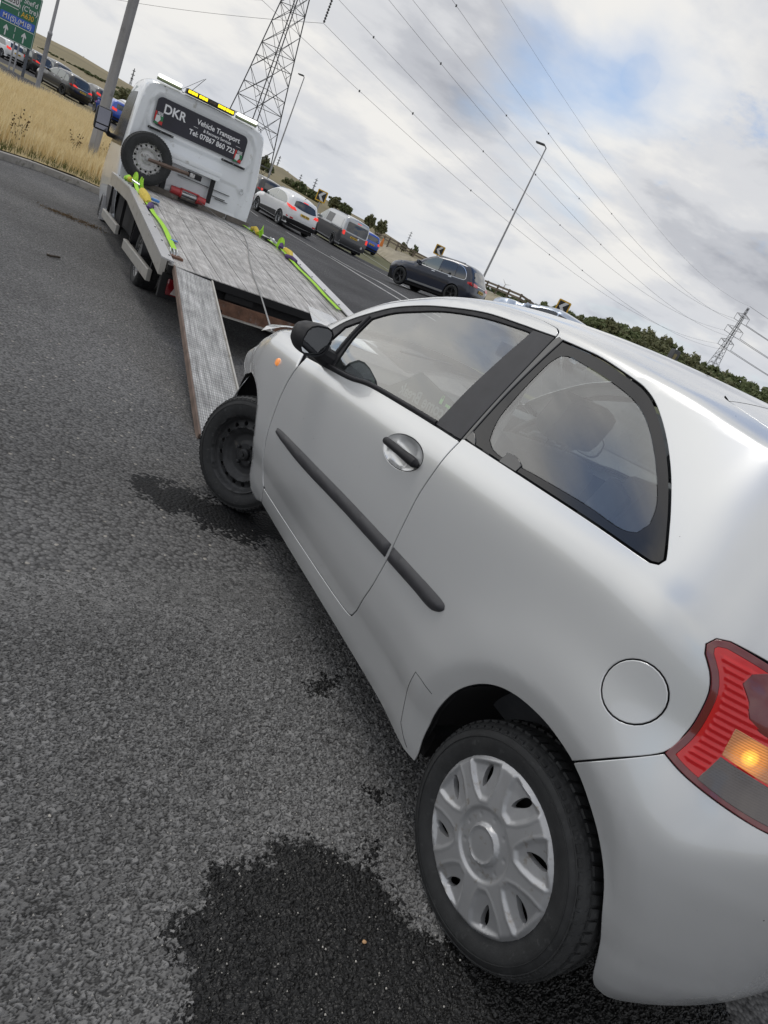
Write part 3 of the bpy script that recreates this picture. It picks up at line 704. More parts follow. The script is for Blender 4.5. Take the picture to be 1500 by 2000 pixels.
for L_ in lamps:
    for q in L_.children:
        if q.name.startswith('red_lens'):
            bm = bmesh.new(); bm.from_mesh(q.data); bm.normal_update(); nn = [tuple(v.normal) for v in bm.verts]; bm.free(); q.data.normals_split_custom_set_from_vertices(nn)
bulb_at = tuple(BODY(-.340, .905)+BODYN(-.340, .905)*.006)
lens_grid(lit_lens(M['amber_lens'], bulb_at), 55); lens_grid(M['clear_lens'], 60, .00012)
# front wing
FWING = [(2.10, .955), (2.065, .92)]+[(a+.004, b) for a, b in DOOR_GAP_F[1:]]+[(1.966, .285), (1.966, .205), (2.06, .175), (2.14, .19)]+[(2.165, .26), (2.172, .36), (2.195, .48), (2.262, .580), (2.345, .635), (2.45, .660), (2.57, .655), (2.68, .62), (2.74, .585)]+[(2.80, .64), (2.77, .70), (2.70, .78), (2.63, .84), (2.60, .87), (2.575, .905), (2.50, .965), (2.40, 1.0), (2.25, 1.075), (2.16, 1.10), (2.118, 1.05)]
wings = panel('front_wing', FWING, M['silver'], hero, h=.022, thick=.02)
wl = wings if isinstance(wings, list) else [wings]
wl[0]['label'] = 'crumpled near-side front wing'
# crumple: push the leading edge of the near-side wing about
def crumple(o, x0=2.50, amp=.010):
    me = o.data; N0 = [l.vector.copy() for l in me.corner_normals] if False else None
    for v in me.vertices:
        if v.co.x > x0:
            k = min(1, (v.co.x-x0)/.25); w = amp*k*(sin(v.co.z*31+v.co.x*11)+.6*sin(v.co.z*13-v.co.x*37))
            v.co.y += w*.6-.012*k; v.co.z += w*.35; v.co.x += w*.3
    bm = bmesh.new(); bm.from_mesh(me); bm.normal_update(); nn = [tuple(v.normal) for v in bm.verts]; bm.free(); me.normals_split_custom_set_from_vertices(nn)
crumple(wl[0])
mb = MB(); p = BODY(2.251, .822); n = BODYN(2.251, .822); mb.lathe([(-.004, .020), (.004, .0195), (.009, .015), (.011, .0)], 20)
o = mb.build('side_repeater', M['orange_lens'], wl[0], True); o.location = tuple(p); o.rotation_euler = Vector(n).to_track_quat('Y', 'Z').to_euler()
# battered headlamp shell and torn bumper remnant ahead of the wheel
def sheet(name, P, mat_, parent, thick=.004):
    P = np.array(P, float); a, b, _ = P.shape
    V = P.reshape(-1, 3); F = [(i*b+j, i*b+j+1, (i+1)*b+j+1, (i+1)*b+j) for i in range(a-1) for j in range(b-1)]
    o = mesh_obj(name, V, F, mat_, parent)
    md = o.modifiers.new('thickness', 'SOLIDIFY'); md.thickness = thick
    return o
sheet('headlamp_shell', [[(2.62, .655, .855), (2.74, .55, .83), (2.86, .38, .79)], [(2.74, .695, .735), (2.86, .60, .71), (2.96, .42, .68)], [(2.785, .712, .635), (2.92, .60, .62), (3.0, .44, .60)]], M['silver'], hero)
sheet('bumper_remnant', [[(2.76, .735, .60), (2.90, .68, .585), (3.0, .56, .57)], [(2.80, .75, .50), (2.96, .68, .47), (3.06, .55, .45)], [(2.84, .755, .40), (3.0, .68, .35), (3.1, .55, .33)]], M['silver'], hero)
# roof, windscreen, bonnet: strips across the car between the two rails
def across(name, s_list, t_of, mat_, off=0.0, n=26, parent=hero, crown=None):
    V = []; NN = []
    for s in s_list:
        ts = np.linspace(t_of(s), T1, 400); y = BODY(np.full(400, s), ts)[:, 1]; L = ts[np.argmax(y < .004)] if (y < .004).any() else T1
        q = np.linspace(0, 1, n); tt = t_of(s)+(L-t_of(s))*q; P3 = BODY(np.full(n, s), tt); N3 = BODYN(np.full(n, s), np.minimum(tt, L-.02)); P3[-1, 1] = 0
        N3[-1] = N3[-1]*np.array([1, 0, 1]); N3[-1] /= np.linalg.norm(N3[-1]); P3 = P3+N3*off
        V.append(np.vstack([P3, (P3*np.array([1, -1, 1]))[::-1][1:]])); NN.append(np.vstack([N3, (N3*np.array([1, -1, 1]))[::-1][1:]]))
    w = 2*n-1; V = np.vstack(V); NN = np.vstack(NN)
    F = [(i*w+j, i*w+j+1, (i+1)*w+j+1, (i+1)*w+j) for i in range(len(s_list)-1) for j in range(w-1)]
    c = np.cross(V[F[0][1]]-V[F[0][0]], V[F[0][2]]-V[F[0][0]])
    if c@NN[F[0][0]] < 0: F = [f[::-1] for f in F]
    o = mesh_obj(name, V, F, mat_, parent); set_normals(o, NN); return o
_re = resample(np.array([(.30, 1.600)]+ROOF_EDGE), .02, True, closed=False)
roof_t = lambda s: float(np.interp(s, _re[:, 0], _re[:, 1]))-.004
roof = across('roof', np.linspace(.302, 1.495, 60), roof_t, M['silver'])
_ap = np.array([(1.50, 1.50)]+APILLAR)
scr_t = lambda s: float(np.interp(s, _ap[:, 0], _ap[:, 1]))
across('windscreen', np.linspace(1.505, 2.20, 36), scr_t, M['glass'], off=-.004)
_bt = np.array([(2.205, 1.075), (2.25, 1.072), (2.40, 1.0), (2.50, .965), (2.575, .905), (2.7, .84), (2.86, .76)])
bonnet = across('bonnet', np.linspace(2.21, 2.72, 26), lambda s: float(np.interp(s, _bt[:, 0], _bt[:, 1]))+.004, M['silver'])
bonnet['label'] = 'buckled bonnet'
for v in bonnet.data.vertices:
    k = max(0, (v.co.x-2.3)/.4); v.co.z += .05*k*abs(sin(v.co.y*3.1+.6))+.02*k*sin(v.co.y*9)
# the bent-up far corner of the bonnet that shows above the screen
sheet('bent_bonnet_corner', [[(2.70, .42, .93), (2.72, .25, .955), (2.72, .05, .96)], [(2.90, .43, .965), (2.92, .28, 1.0), (2.90, .08, .98)], [(3.14, .40, 1.025), (3.06, .27, 1.03), (2.98, .12, .985)]], M['silver'], hero, .003)
# dark inner structure: floor, wheel housings, engine bay, shelf
mb = MB(); mb.box((-.28, -.46, .19), (.42, .46, .27)); mb.box((.40, -.70, .17), (2.10, .70, .26)); mb.build('floor_pan', M['under'], hero)
mb = MB(); mb.box((2.02, -.64, .24), (2.62, .64, .80)); mb.box((2.6, -.5, .3), (2.78, .5, .62)); mb.build('engine_bay', M['under'], hero)
def liner(cx, cz, r, y0, y1, sd, name='wheel_housing'):
    V = []; F = []; n = 28
    for y in (y1, y0):
        for k in range(n+1):
            q = .02+(pi-.04)*k/n; xx, zz = cx+r*cos(q), cz+r*sin(q); ym = float(BODY(xx, zz)[1])-.030-(.03 if xx < -.1 else 0); V.append((xx, sd*min(y, ym), zz))
    for k in range(n): F.append((k, k+1, n+2+k, n+1+k))
    F.append(tuple(range(n+1, 2*n+2)))
    return mesh_obj(name, V, F, M['under'], hero)
for sd in (1, -1):
    liner(.02, .325, .355, .50, .842 if sd > 0 else .83, sd); liner(2.50, .33, .37, .50, .79, sd)
# inner side walls so that gaps between the panels look dark
inner = [(.37, .24)]+[(a, b) for a, b in ARCH[1:]]+[(-.14, .66), (-.2, .80), (-.15, 1.05), (.1, 1.09), (.83, 1.03), (1.6, .95), (2.12, .90), (2.12, .7), (2.10, .5), (2.03, .35), (1.95, .215), (.4, .205)]
panel('inner_side', inner, M['under'], hero, h=.06, off=-.026, gap=0, lip=False, smooth_outline=False)
panel('pillar_back', [(.79, 1.06), (.88, 1.06), (.90, 1.49), (.79, 1.49)], M['under'], hero, h=.06, off=-.016, gap=0, lip=False, smooth_outline=False)
panel('inner_frame', [(.80, 1.07), (.87, 1.07), (.885, 1.48), (1.2, 1.475), (1.42, 1.435), (1.6, 1.39), (1.8, 1.30), (2.0, 1.19), (2.08, 1.08), (2.14, 1.1), (2.02, 1.23), (1.8, 1.36), (1.5, 1.47), (1.2, 1.53), (.85, 1.54), (.3, 1.53), (.2, 1.47), (.5, 1.485), (.80, 1.50)], M['trim_light'], hero, h=.06, off=-.026, gap=0, lip=False, smooth_outline=False)
# cabin: seats, dashboard, wheel, shelf
def seat(x, y, name='front_seat'):
    r = empty(name, (x, y, .28)); r.parent = hero
    mb = MB(); mb.bbox((-.02, -.25, 0), (.50, .25, .22), .05); mb.build('seat_cushion', M['cloth_dark'], r, 'auto')
    TR = Matrix.Translation((-.05, 0, .12)) @ Matrix.Rotation(radians(-14), 4, 'Y')
    for y0, y1 in ((-.25, -.17), (.17, .25)): MB().bbox((-.05, y0, .05), (.10, y1, .70), .035, TR).build('seat_bolster', M['cloth_dark'], r, 'auto')
    mb = MB(); mb.bbox((-.07, -.23, 0), (.06, .23, .76), .055, TR); mb.build('backrest', M['cloth_dark'], r, 'auto')
    for y0 in (-.06, .05): MB().bbox((-.006, y0, .74), (.006, y0+.012, .84), .003, TR).build('headrest_post', M['chrome'], r)
    mb = MB(); mb.bbox((-.05, -.135, .80), (.05, .135, .97), .045, TR); mb.build('headrest', M['cloth_dark'], r, 'auto')
    return r
seat(1.10, .37); seat(1.10, -.37)
mb = MB(); mb.bbox((-.02, -.60, .42), (.42, .60, .55), .04); mb.bbox((-.06, -.60, 0), (.06, .60, .60), .045, Matrix.Translation((.0, 0, .48)) @ Matrix.Rotation(radians(-16), 4, 'Y')); mb.build('rear_seat', M['cloth_dark'], hero, 'auto')
mb = MB(); mb.bbox((1.76, -.66, .62), (2.16, .66, 1.0), .07); mb.bbox((1.74, -.58, .95), (1.98, -.16, 1.07), .05); mb.build('dashboard', M['dash'], hero, 'auto')
sw = empty('steering_wheel', (1.655, -.37, .985), 0, hero); sw.rotation_euler = (0, radians(-26), 0)
mb = MB(); q = [(0, .185*cos(a), .185*sin(a)) for a in np.linspace(0, 2*pi, 41)]; mb.tube(q, .016, 10, False); mb.build('rim', M['black_plastic'], sw, True)
mb = MB(); mb.bbox((-.035, -.09, -.075), (.02, .09, .07), .03); mb.box((0, -.18, -.012), (.012, .18, .028)); mb.box((0, -.02, -.18), (.012, .02, 0)); mb.build('hub', M['dash'], sw, 'auto')
mb = MB()
for (ry, rz_, cz) in ((.034, .023, .0), (.011, .0225, 0.0), (.024, .009, .012)):
    mb.tube([(-.038, ry*cos(a), cz+rz_*sin(a)) for a in np.linspace(0, 2*pi, 25)], .0028, 6, False)
mb.build('wheel_emblem', M['chrome'], sw, True)
MB().bbox((1.66, -.12, 1.30), (1.69, .12, 1.37), .012).build('rear_view_mirror', M['black_plastic'], hero, 'auto'); mb = MB(); mb.tube([(1.68, 0, 1.35), (1.74, 0, 1.41)], .008, 6); mb.build('mirror_stalk', M['black_plastic'], hero)
for y in (.30, -.05): mb = MB(); mb.tube([(2.13, y, 1.10), (2.16, y-.35, 1.13)], .006, 6); mb.build('screen_wiper', M['black_plastic'], hero)
for sd in (1, -1): mb = MB(); mb.tube([(.90, sd*.60, 1.30), (.86, sd*.66, .90), (.84, sd*.68, .45)], .018, 4); mb.build('seat_belt', M['gloss_black'], hero)
# door mirror, near side and far side
def door_mirror(sd, par):
    r = empty('door_mirror', (0, 0, 0)); r.parent = par
    cxm, cym, czm = 1.845, .930, 1.052
    V = []; F = []; nu, nv = 20, 14
    for i in range(nu+1):
        a = i/nu                      # 0 back (glass rim) .. 1 nose
        f = (1-a**2.4)**.5 if a < 1 else 0
        for j in range(nv):
            q = 2*pi*j/nv; cq, sq = cos(q), sin(q); e = 2/2.9
            y = .090*f*abs(cq)**e*(1 if cq > 0 else -1); z = .068*f*abs(sq)**e*(1 if sq > 0 else -1)
            V.append((cxm-.055+.135*a, sd*(cym+y-.012*a), czm+z-.10*y*.6))
    for i in range(nu):
        for j in range(nv): F.append((i*nv+j, i*nv+(j+1) % nv, (i+1)*nv+(j+1) % nv, (i+1)*nv+j))
    ca_, sa_ = cos(radians(24)*sd), sin(radians(24)*sd)
    V = [(cxm+(x-cxm)*ca_-(y-sd*cym)*sa_, sd*cym+(x-cxm)*sa_+(y-sd*cym)*ca_, z) for x, y, z in V]
    o = mesh_obj('mirror_shell', V, F, M['black_plastic'], r); fix_normals(o)
    gl = [v for v in V[:nv]]; c = np.mean(gl, 0); V2 = [tuple(c+(np.array(v)-c)*1.0+np.array([0, 0, 0])) for v in gl]+[tuple(c+(np.array(v)-c)*.93+np.array([-.004, 0, 0])) for v in gl]+[tuple(c+(np.array(v)-c)*.90+np.array([.004, 0, 0])) for v in gl]
    F2 = [(k*nv+j, k*nv+(j+1) % nv, (k+1)*nv+(j+1) % nv, (k+1)*nv+j) for k in range(2) for j in range(nv)]
    fix_normals(mesh_obj('mirror_rim', V2, F2, M['black_plastic'], r))
    g3 = np.array(V2[2*nv:]); gc = g3.mean(0); g3[:, 0] += -(g3[:, 2]-gc[2])*.10-.001
    fix_normals(mesh_obj('mirror_glass', g3, [tuple(range(nv))], M['mirror'], r, smooth=False))
    mb = MB(); mb.tube([(1.86, sd*.775, .985), (1.87, sd*.83, .995), (1.87, sd*.90, 1.02)], [.045, .040, .034], 10)
    mb.build('mirror_foot', M['black_plastic'], r, True)
    # sail panel at the foot of the screen pillar
    return r
for sd, d in zip((1, -1), doors): door_mirror(sd, d)
# wheels
def tyre_mesh(r, rr, w, name, parent, tread=True, mat_=None, sides=1):
    """outer side at +y; r outer radius, rr bead radius"""
    h = w/2
    prof = [(h*.78, rr-.012), (h*.86, rr), (h*.95, rr+(r-rr)*.25), (h*1.0, rr+(r-rr)*.5), (h*.97, rr+(r-rr)*.70), (h*.955, rr+(r-rr)*.715), (h*.93, rr+(r-rr)*.80), (h*.86, r-.012), (h*.78, r-.004), (h*.60, r), (h*.30, r+.001), (0, r+.001), (-h*.30, r+.001), (-h*.6, r), (-h*.86, r-.012), (-h, rr+(r-rr)*.5), (-h*.86, rr), (-h*.6, rr-.02)]
    mb = MB(); mb.lathe(prof, 72); o = mb.build(name, mat_ or M['rubber'], parent, False); fix_normals(o); o.data.polygons.foreach_set('use_smooth', [True]*len(o.data.polygons))
    if tread:
        mb = MB(); n = 64
        for k in range(n):
            q = 2*pi*k/n
            for (y0, y1, dq, sk, rr_) in ((h*.62, h*.90, .030, .018, r-.002), (h*.22, h*.56, .034, -.02, r+.004), (-h*.56, -h*.22, .034, .02, r+.004), (-h*.90, -h*.62, .030, -.018, r-.002)):
                P_ = []
                for (y, dd) in ((y0, 0), (y1, sk)):
                    for s_ in (-1, 1):
                        a = q+s_*dq+dd; ri = rr_-(.010 if (abs(y) > h*.8) else 0)
                        P_.append((ri+.003, y, a))
                V = [(R_*cos(a), y, R_*sin(a)) for R_, y, a in P_]+[((R_-.012)*cos(a), y, (R_-.012)*sin(a)) for R_, y, a in P_]
                mb.add(V, [(0, 1, 3, 2), (4, 6, 7, 5), (0, 2, 6, 4), (1, 5, 7, 3), (0, 4, 5, 1), (2, 3, 7, 6)])
        t = mb.build('tread', mat_ or M['rubber'], o, False); fix_normals(t); t['kind'] = 'stuff'
        # faint ring ribs on the side wall
        mb = MB()
        for f, e in ((.60, .0012), (.82, .002)):
            rad = rr+(r-rr)*f; yy = h*(1.0 if f < .7 else .925)
            mb.tube([(rad*cos(a), yy, rad*sin(a)) for a in np.linspace(0, 2*pi, 73)], e, 5, False)
        mb.build('sidewall_rib', mat_ or M['rubber'], o, True)
    return o
def plate2d(name, R, holes, zf, mat_, parent, h=.01, skirt=.02, n=96):
    """round plate in the x-z plane, relief zf(x,z) along +y, real holes with depth"""
    out = np.array([(R*cos(a), R*sin(a)) for a in np.linspace(0, 2*pi, n, endpoint=False)])
    v2, F = triangulate(out, holes, h); y = zf(v2[:, 0], v2[:, 1]); V = np.stack([v2[:, 0], y, v2[:, 1]], 1); FF = [tuple(f[::-1]) for f in F]
    be = boundary_edges([tuple(f) for f in F]); ids = sorted({i for e in be for i in e}); mp = {i: k+len(V) for k, i in enumerate(ids)}
    V = np.vstack([V, V[ids]-np.array([0, skirt, 0])]); FF += [(a, b, mp[b], mp[a]) for a, b in be]
    o = mesh_obj(name, V, FF, mat_, parent); fix_normals(o); sharp_by_angle(o, 58)
    if sum(p.normal.y for p in o.data.polygons) < 0: o.data.flip_normals()
    return o
WR, CAPR, WB = .2963, .2154, 2.363
def hubcap(parent):
    slots = []; n = 8
    for k in range(n):
        a = 2*pi*(k+.13)/n
        pts = []
        for q in np.linspace(0, 2*pi, 18, endpoint=False):
            u = .165+.0285*cos(q); v = .0125*sin(q)*(1+.35*cos(q)); tw = .42
            uu = u; vv = v+tw*(u-.165)
            pts.append((uu*cos(a)-vv*sin(a), uu*sin(a)+vv*cos(a)))
        slots.append(np.array(pts))
    def zf(x, z):
        r = np.hypot(x, z); an = np.arctan2(z, x); y = .026-.10*(r/.2154)**2*.10-.010*sstep((r-.200)/.016)
        y = y-.007*sstep((.092-r)/.010)+.012*sstep((.052-r)/.006)-.003*sstep((.043-r)/.004)
        for k in range(n):
            a = 2*pi*(k+.13)/n; d = (an-a+pi) % (2*pi)-pi
            u = r*np.cos(d); v = r*np.sin(d)
            hw = np.interp(u, [.100, .125, .16, .195, .2154], [.010, .030, .047, .056, .050])
            e = np.minimum(np.minimum((hw-np.abs(v))/.010, (u-.104)/.012), (.203-u)/.012); w = sstep(e)
            y = y-w*(.004+.009*np.clip((u-.10)/.07, 0, 1)*np.clip(1-np.abs(v)/np.maximum(hw, .01), 0, 1)**.6)
            e2 = np.exp(-((np.minimum(np.minimum((hw-np.abs(v)), (u-.104)), .203-u)+.002)/.0035)**2); y = y+.0018*e2*(u > .09)*(u < .208)
        for k in range(9):
            a = 2*pi*k/9; y = y-.003*np.exp(-(((x-.071*cos(a))**2+(z-.071*sin(a))**2)/.004**2))
        return y
    o = plate2d('wheel_trim', CAPR, slots, zf, M['hubcap'], parent, h=.0046, skirt=.016, n=150)
    return o
def wheel_parent(x, y, z, rz=0.0, name='wheel'):
    r = empty(name, (x, y, z), rz); r.parent = hero; return r
def steel_wheel(parent, R, mat_, nh=16, hole_r=.0125, hole_at=.80, bolts=4, name='rim', depth=.03):
    slots = [np.array([(R*hole_at*cos(2*pi*k/nh)+hole_r*cos(q), R*hole_at*sin(2*pi*k/nh)+hole_r*sin(q)) for q in np.linspace(0, 2*pi, 10, endpoint=False)]) for k in range(nh)]
    def zf(x, z):
        r = np.hypot(x, z)/R
        return -depth*(1-sstep((r-.90)/.08))*1.0+ .016*sstep((.78-r)/.10)*(1-sstep((.70-r)/.06)) - .018*sstep((.62-r)/.10)+.010*sstep((.36-r)/.06)+.012*sstep((r-.93)/.05)-.004*np.exp(-((r-.86)/.02)**2)
    o = plate2d(name, R, slots, zf, mat_, parent, h=R*.045, skirt=.03, n=80)
    mb = MB()
    for k in range(bolts):
        a = 2*pi*k/bolts+.4; mb.lathe([(-.03, .010), (-.012, .010), (-.008, .006), (-.008, 0)], 8, c=(R*.27*cos(a), 0, R*.27*sin(a)))
    mb.lathe([(-.04, .032), (-.014, .030), (-.006, .022), (-.006, .012), (.004, .010), (.004, 0)], 20)
    mb.build('wheel_nuts', mat_, o, False)
    mb = MB(); mb.lathe([(-.16, R*.90), (-.080, R*.90), (-.080, 0)], 36); mb.build('brake_drum', M['under'], o, False)
    return o
w = wheel_parent(0, .8207-.0925+.0, WR, 0); tyre_mesh(WR, .2120, .185, 'tyre', w); 
hc = hubcap(w); hc.location = (0, .0725, 0)
mb = MB(); mb.lathe([(-.08, .20), (.035, .20), (.035, 0)], 40); mb.build('brake_drum', M['under'], w)
w2 = wheel_parent(0, -.728, WR, pi); tyre_mesh(WR, .2120, .185, 'tyre', w2, False); steel_wheel(w2, .2120, M['steel_black']).location = (0, .075, 0)
w3 = wheel_parent(2.335, .744, WR, radians(30)); tyre_mesh(WR, .200, .185, 'tyre', w3); sr = steel_wheel(w3, .2000, M['steel_black'], 16, .0125, .80, 4, depth=.022); sr.location = (0, .076, 0)
w4 = wheel_parent(WB, -.70, WR, pi+radians(26)); tyre_mesh(WR, .200, .185, 'tyre', w4, False); steel_wheel(w4, .2000, M['steel_black']).location = (0, .075, 0)
# towing-eye cover and the seam in front of the rear wheel
mb = MB()
def seam(pts, name, parent=hero):
    q = resample(np.array(pts), .012, True, closed=False); P3 = BODY(q[:, 0], q[:, 1])+BODYN(q[:, 0], q[:, 1])*.0004
    mb = MB(); mb.tube([tuple(p) for p in P3], .0007, 5); mb.build(name, M['under'], parent, True)
seam([(.40, .215), (.458, .26), (.474, .33), (.478, .38), (.465, .455), (.42, .458), (.375, .452)], 'sill_seam')
# ------------------------------------------------------------------ land, tarmac, verge, kerb, markings
def asphalt_mat(name, dark, light, rough, wet=0.0, stains=()):
    m, nt, b = _nodes(name); N, L = nt.nodes, nt.links
    tc = N.new('ShaderNodeTexCoord')
    def vor(scale, feat='F1'):
        o = N.new('ShaderNodeTexVoronoi'); o.feature = feat; o.inputs['Scale'].default_value = scale; L.new(tc.outputs['Object'], o.inputs['Vector']); return o
    def noise(scale, d=4):
        o = N.new('ShaderNodeTexNoise'); o.inputs['Scale'].default_value = scale; o.inputs['Detail'].default_value = d; L.new(tc.outputs['Object'], o.inputs['Vector']); return o
    v = vor(66); v.inputs['Randomness'].default_value = 1
    sp = N.new('ShaderNodeSeparateColor'); L.new(v.outputs['Color'], sp.inputs[0])
    mx = N.new('ShaderNodeMix'); mx.data_type = 'RGBA'; L.new(sp.outputs[0], mx.inputs[0]); mx.inputs[6].default_value = (*dark, 1); mx.inputs[7].default_value = (*light, 1)
    # rare pale chips
    gt = N.new('ShaderNodeMath'); gt.operation = 'GREATER_THAN'; L.new(sp.outputs[1], gt.inputs[0]); gt.inputs[1].default_value = .992
    m3 = N.new('ShaderNodeMix'); m3.data_type = 'RGBA'; L.new(gt.outputs[0], m3.inputs[0]); L.new(mx.outputs[2], m3.inputs[6]); m3.inputs[7].default_value = (.34, .32, .29, 1)
    # binder showing in the joints between chips, and broad wear
    r = N.new('ShaderNodeMapRange'); L.new(v.outputs['Distance'], r.inputs[0]); r.inputs[1].default_value = .45; r.inputs[2].default_value = .75; r.inputs[3].default_value = 1; r.inputs[4].default_value = .45
    w = N.new('ShaderNodeMapRange'); L.new(noise(.55, 6).outputs[0], w.inputs[0]); w.inputs[1].default_value = .35; w.inputs[2].default_value = .65; w.inputs[3].default_value = .76; w.inputs[4].default_value = 1.2
    mu = N.new('ShaderNodeMath'); mu.operation = 'MULTIPLY'; L.new(r.outputs[0], mu.inputs[0]); L.new(w.outputs[0], mu.inputs[1])
    m4 = N.new('ShaderNodeMix'); m4.data_type = 'RGBA'; m4.blend_type = 'MULTIPLY'; m4.inputs[0].default_value = 1; L.new(m3.outputs[2], m4.inputs[6]); L.new(mu.outputs[0], m4.inputs[7])
    colr = m4.outputs[2]; b.inputs['Roughness'].default_value = rough; b.inputs['Specular IOR Level'].default_value = .22+wet*.4
    if stains:      # soaked patches: discs run together, their edge broken up chip by chip
        def mth(op, a, b_=None):
            o = N.new('ShaderNodeMath'); o.operation = op
            for i, q in enumerate((a, b_)):
                if q is None: continue
                if isinstance(q, (int, float)): o.inputs[i].default_value = q
                else: L.new(q, o.inputs[i])
            return o.outputs[0]
        best = None
        for c, r_ in stains:
            d = N.new('ShaderNodeVectorMath'); d.operation = 'DISTANCE'; L.new(tc.outputs['Object'], d.inputs[0]); d.inputs[1].default_value = (c[0], c[1], 0)
            e = mth('SUBTRACT', d.outputs['Value'], r_); best = e if best is None else mth('MINIMUM', best, e)
        nz = mth('MULTIPLY', mth('SUBTRACT', noise(5, 6).outputs[0], .5), .34); ch = mth('MULTIPLY', mth('SUBTRACT', sp.outputs[2], .5), .09)
        f = mth('LESS_THAN', mth('ADD', mth('ADD', best, nz), ch), 0.0)
        ms = N.new('ShaderNodeMix'); ms.data_type = 'RGBA'; ms.blend_type = 'MULTIPLY'; L.new(f, ms.inputs[0]); L.new(colr, ms.inputs[6]); ms.inputs[7].default_value = (.06, .065, .075, 1); colr = ms.outputs[2]
        rr = N.new('ShaderNodeMapRange'); L.new(f, rr.inputs[0]); rr.inputs[3].default_value = rough; rr.inputs[4].default_value = .62; L.new(rr.outputs[0], b.inputs['Roughness'])
    L.new(colr, b.inputs['Base Color'])
    if wet: b.inputs['Coat Weight'].default_value = wet; b.inputs['Coat Roughness'].default_value = .18
    bp = N.new('ShaderNodeBump'); bp.invert = True; bp.inputs['Strength'].default_value = .8; bp.inputs['Distance'].default_value = .006; L.new(v.outputs['Distance'], bp.inputs['Height'])
    bp2 = N.new('ShaderNodeBump'); bp2.inputs['Strength'].default_value = .5; bp2.inputs['Distance'].default_value = .002; L.new(noise(400, 3).outputs[0], bp2.inputs['Height']); L.new(bp.outputs[0], bp2.inputs['Normal'])
    L.new(bp2.outputs[0], b.inputs['Normal']); return m
M['asphalt'] = asphalt_mat('worn_asphalt', (.098, .097, .097), (.190, .188, .186), .86, stains=[(gp(u_, v_)[:2], r_) for u_, v_, r_ in ((303, 955, .13), (340, 968, .15), (385, 985, .15), (430, 1008, .17), (480, 1022, .17), (530, 1030, .16))])
M['asphalt_road'] = asphalt_mat('road_asphalt', (.058, .058, .061), (.098, .098, .102), .8)
M['wet'] = asphalt_mat('damp_asphalt', (.012, .013, .015), (.034, .036, .040), .75, 0.0)
def chip_mat(name, k, rough, wet=0.0):
    m, nt, b = _nodes(name); N, L = nt.nodes, nt.links
    at_ = N.new('ShaderNodeAttribute'); at_.attribute_name = 'chip'
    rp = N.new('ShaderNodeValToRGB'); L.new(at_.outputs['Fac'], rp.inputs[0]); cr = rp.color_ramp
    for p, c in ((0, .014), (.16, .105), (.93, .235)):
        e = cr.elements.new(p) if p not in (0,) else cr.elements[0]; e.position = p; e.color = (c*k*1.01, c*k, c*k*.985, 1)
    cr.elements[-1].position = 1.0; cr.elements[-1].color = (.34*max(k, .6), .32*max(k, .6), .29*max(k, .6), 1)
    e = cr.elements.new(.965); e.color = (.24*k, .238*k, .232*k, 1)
    tc = N.new('ShaderNodeTexCoord'); nz = N.new('ShaderNodeTexNoise'); nz.inputs['Scale'].default_value = 260; L.new(tc.outputs['Object'], nz.inputs['Vector'])
    n2 = N.new('ShaderNodeTexNoise'); n2.inputs['Scale'].default_value = .9; n2.inputs['Detail'].default_value = 6; L.new(tc.outputs['Object'], n2.inputs['Vector'])
    mr = N.new('ShaderNodeMapRange'); L.new(n2.outputs[0], mr.inputs[0]); mr.inputs[1].default_value = .35; mr.inputs[2].default_value = .65; mr.inputs[3].default_value = .76; mr.inputs[4].default_value = 1.2
    mm = N.new('ShaderNodeMix'); mm.data_type = 'RGBA'; mm.blend_type = 'MULTIPLY'; mm.inputs[0].default_value = 1; L.new(rp.outputs[0], mm.inputs[6]); L.new(mr.outputs[0], mm.inputs[7])
    L.new(mm.outputs[2], b.inputs['Base Color']); b.inputs['Roughness'].default_value = rough; b.inputs['Specular IOR Level'].default_value = .4+wet*.5
    if wet: b.inputs['Coat Weight'].default_value = wet; b.inputs['Coat Roughness'].default_value = .15
    bp = N.new('ShaderNodeBump'); bp.inputs['Strength'].default_value = .6; bp.inputs['Distance'].default_value = .0015; L.new(nz.outputs[0], bp.inputs['Height']); L.new(bp.outputs[0], b.inputs['Normal'])
    return m
M['chips'] = chip_mat('asphalt_chips', 1.0, .85); M['chips_wet'] = chip_mat('damp_asphalt_chips', .075, .38, .0)

def land_sheet(name, poly, mat_, dz, h, kind='structure', uv=None):
    P2 = resample(poly, h, False); v2, F = triangulate(P2, [], h)
    z = H(v2[:, 0], v2[:, 1])+(dz if not callable(dz) else dz(v2[:, 0], v2[:, 1]))
    o = mesh_obj(name, np.stack([v2[:, 0], v2[:, 1], z], 1), F, mat_); o['kind'] = kind; return o
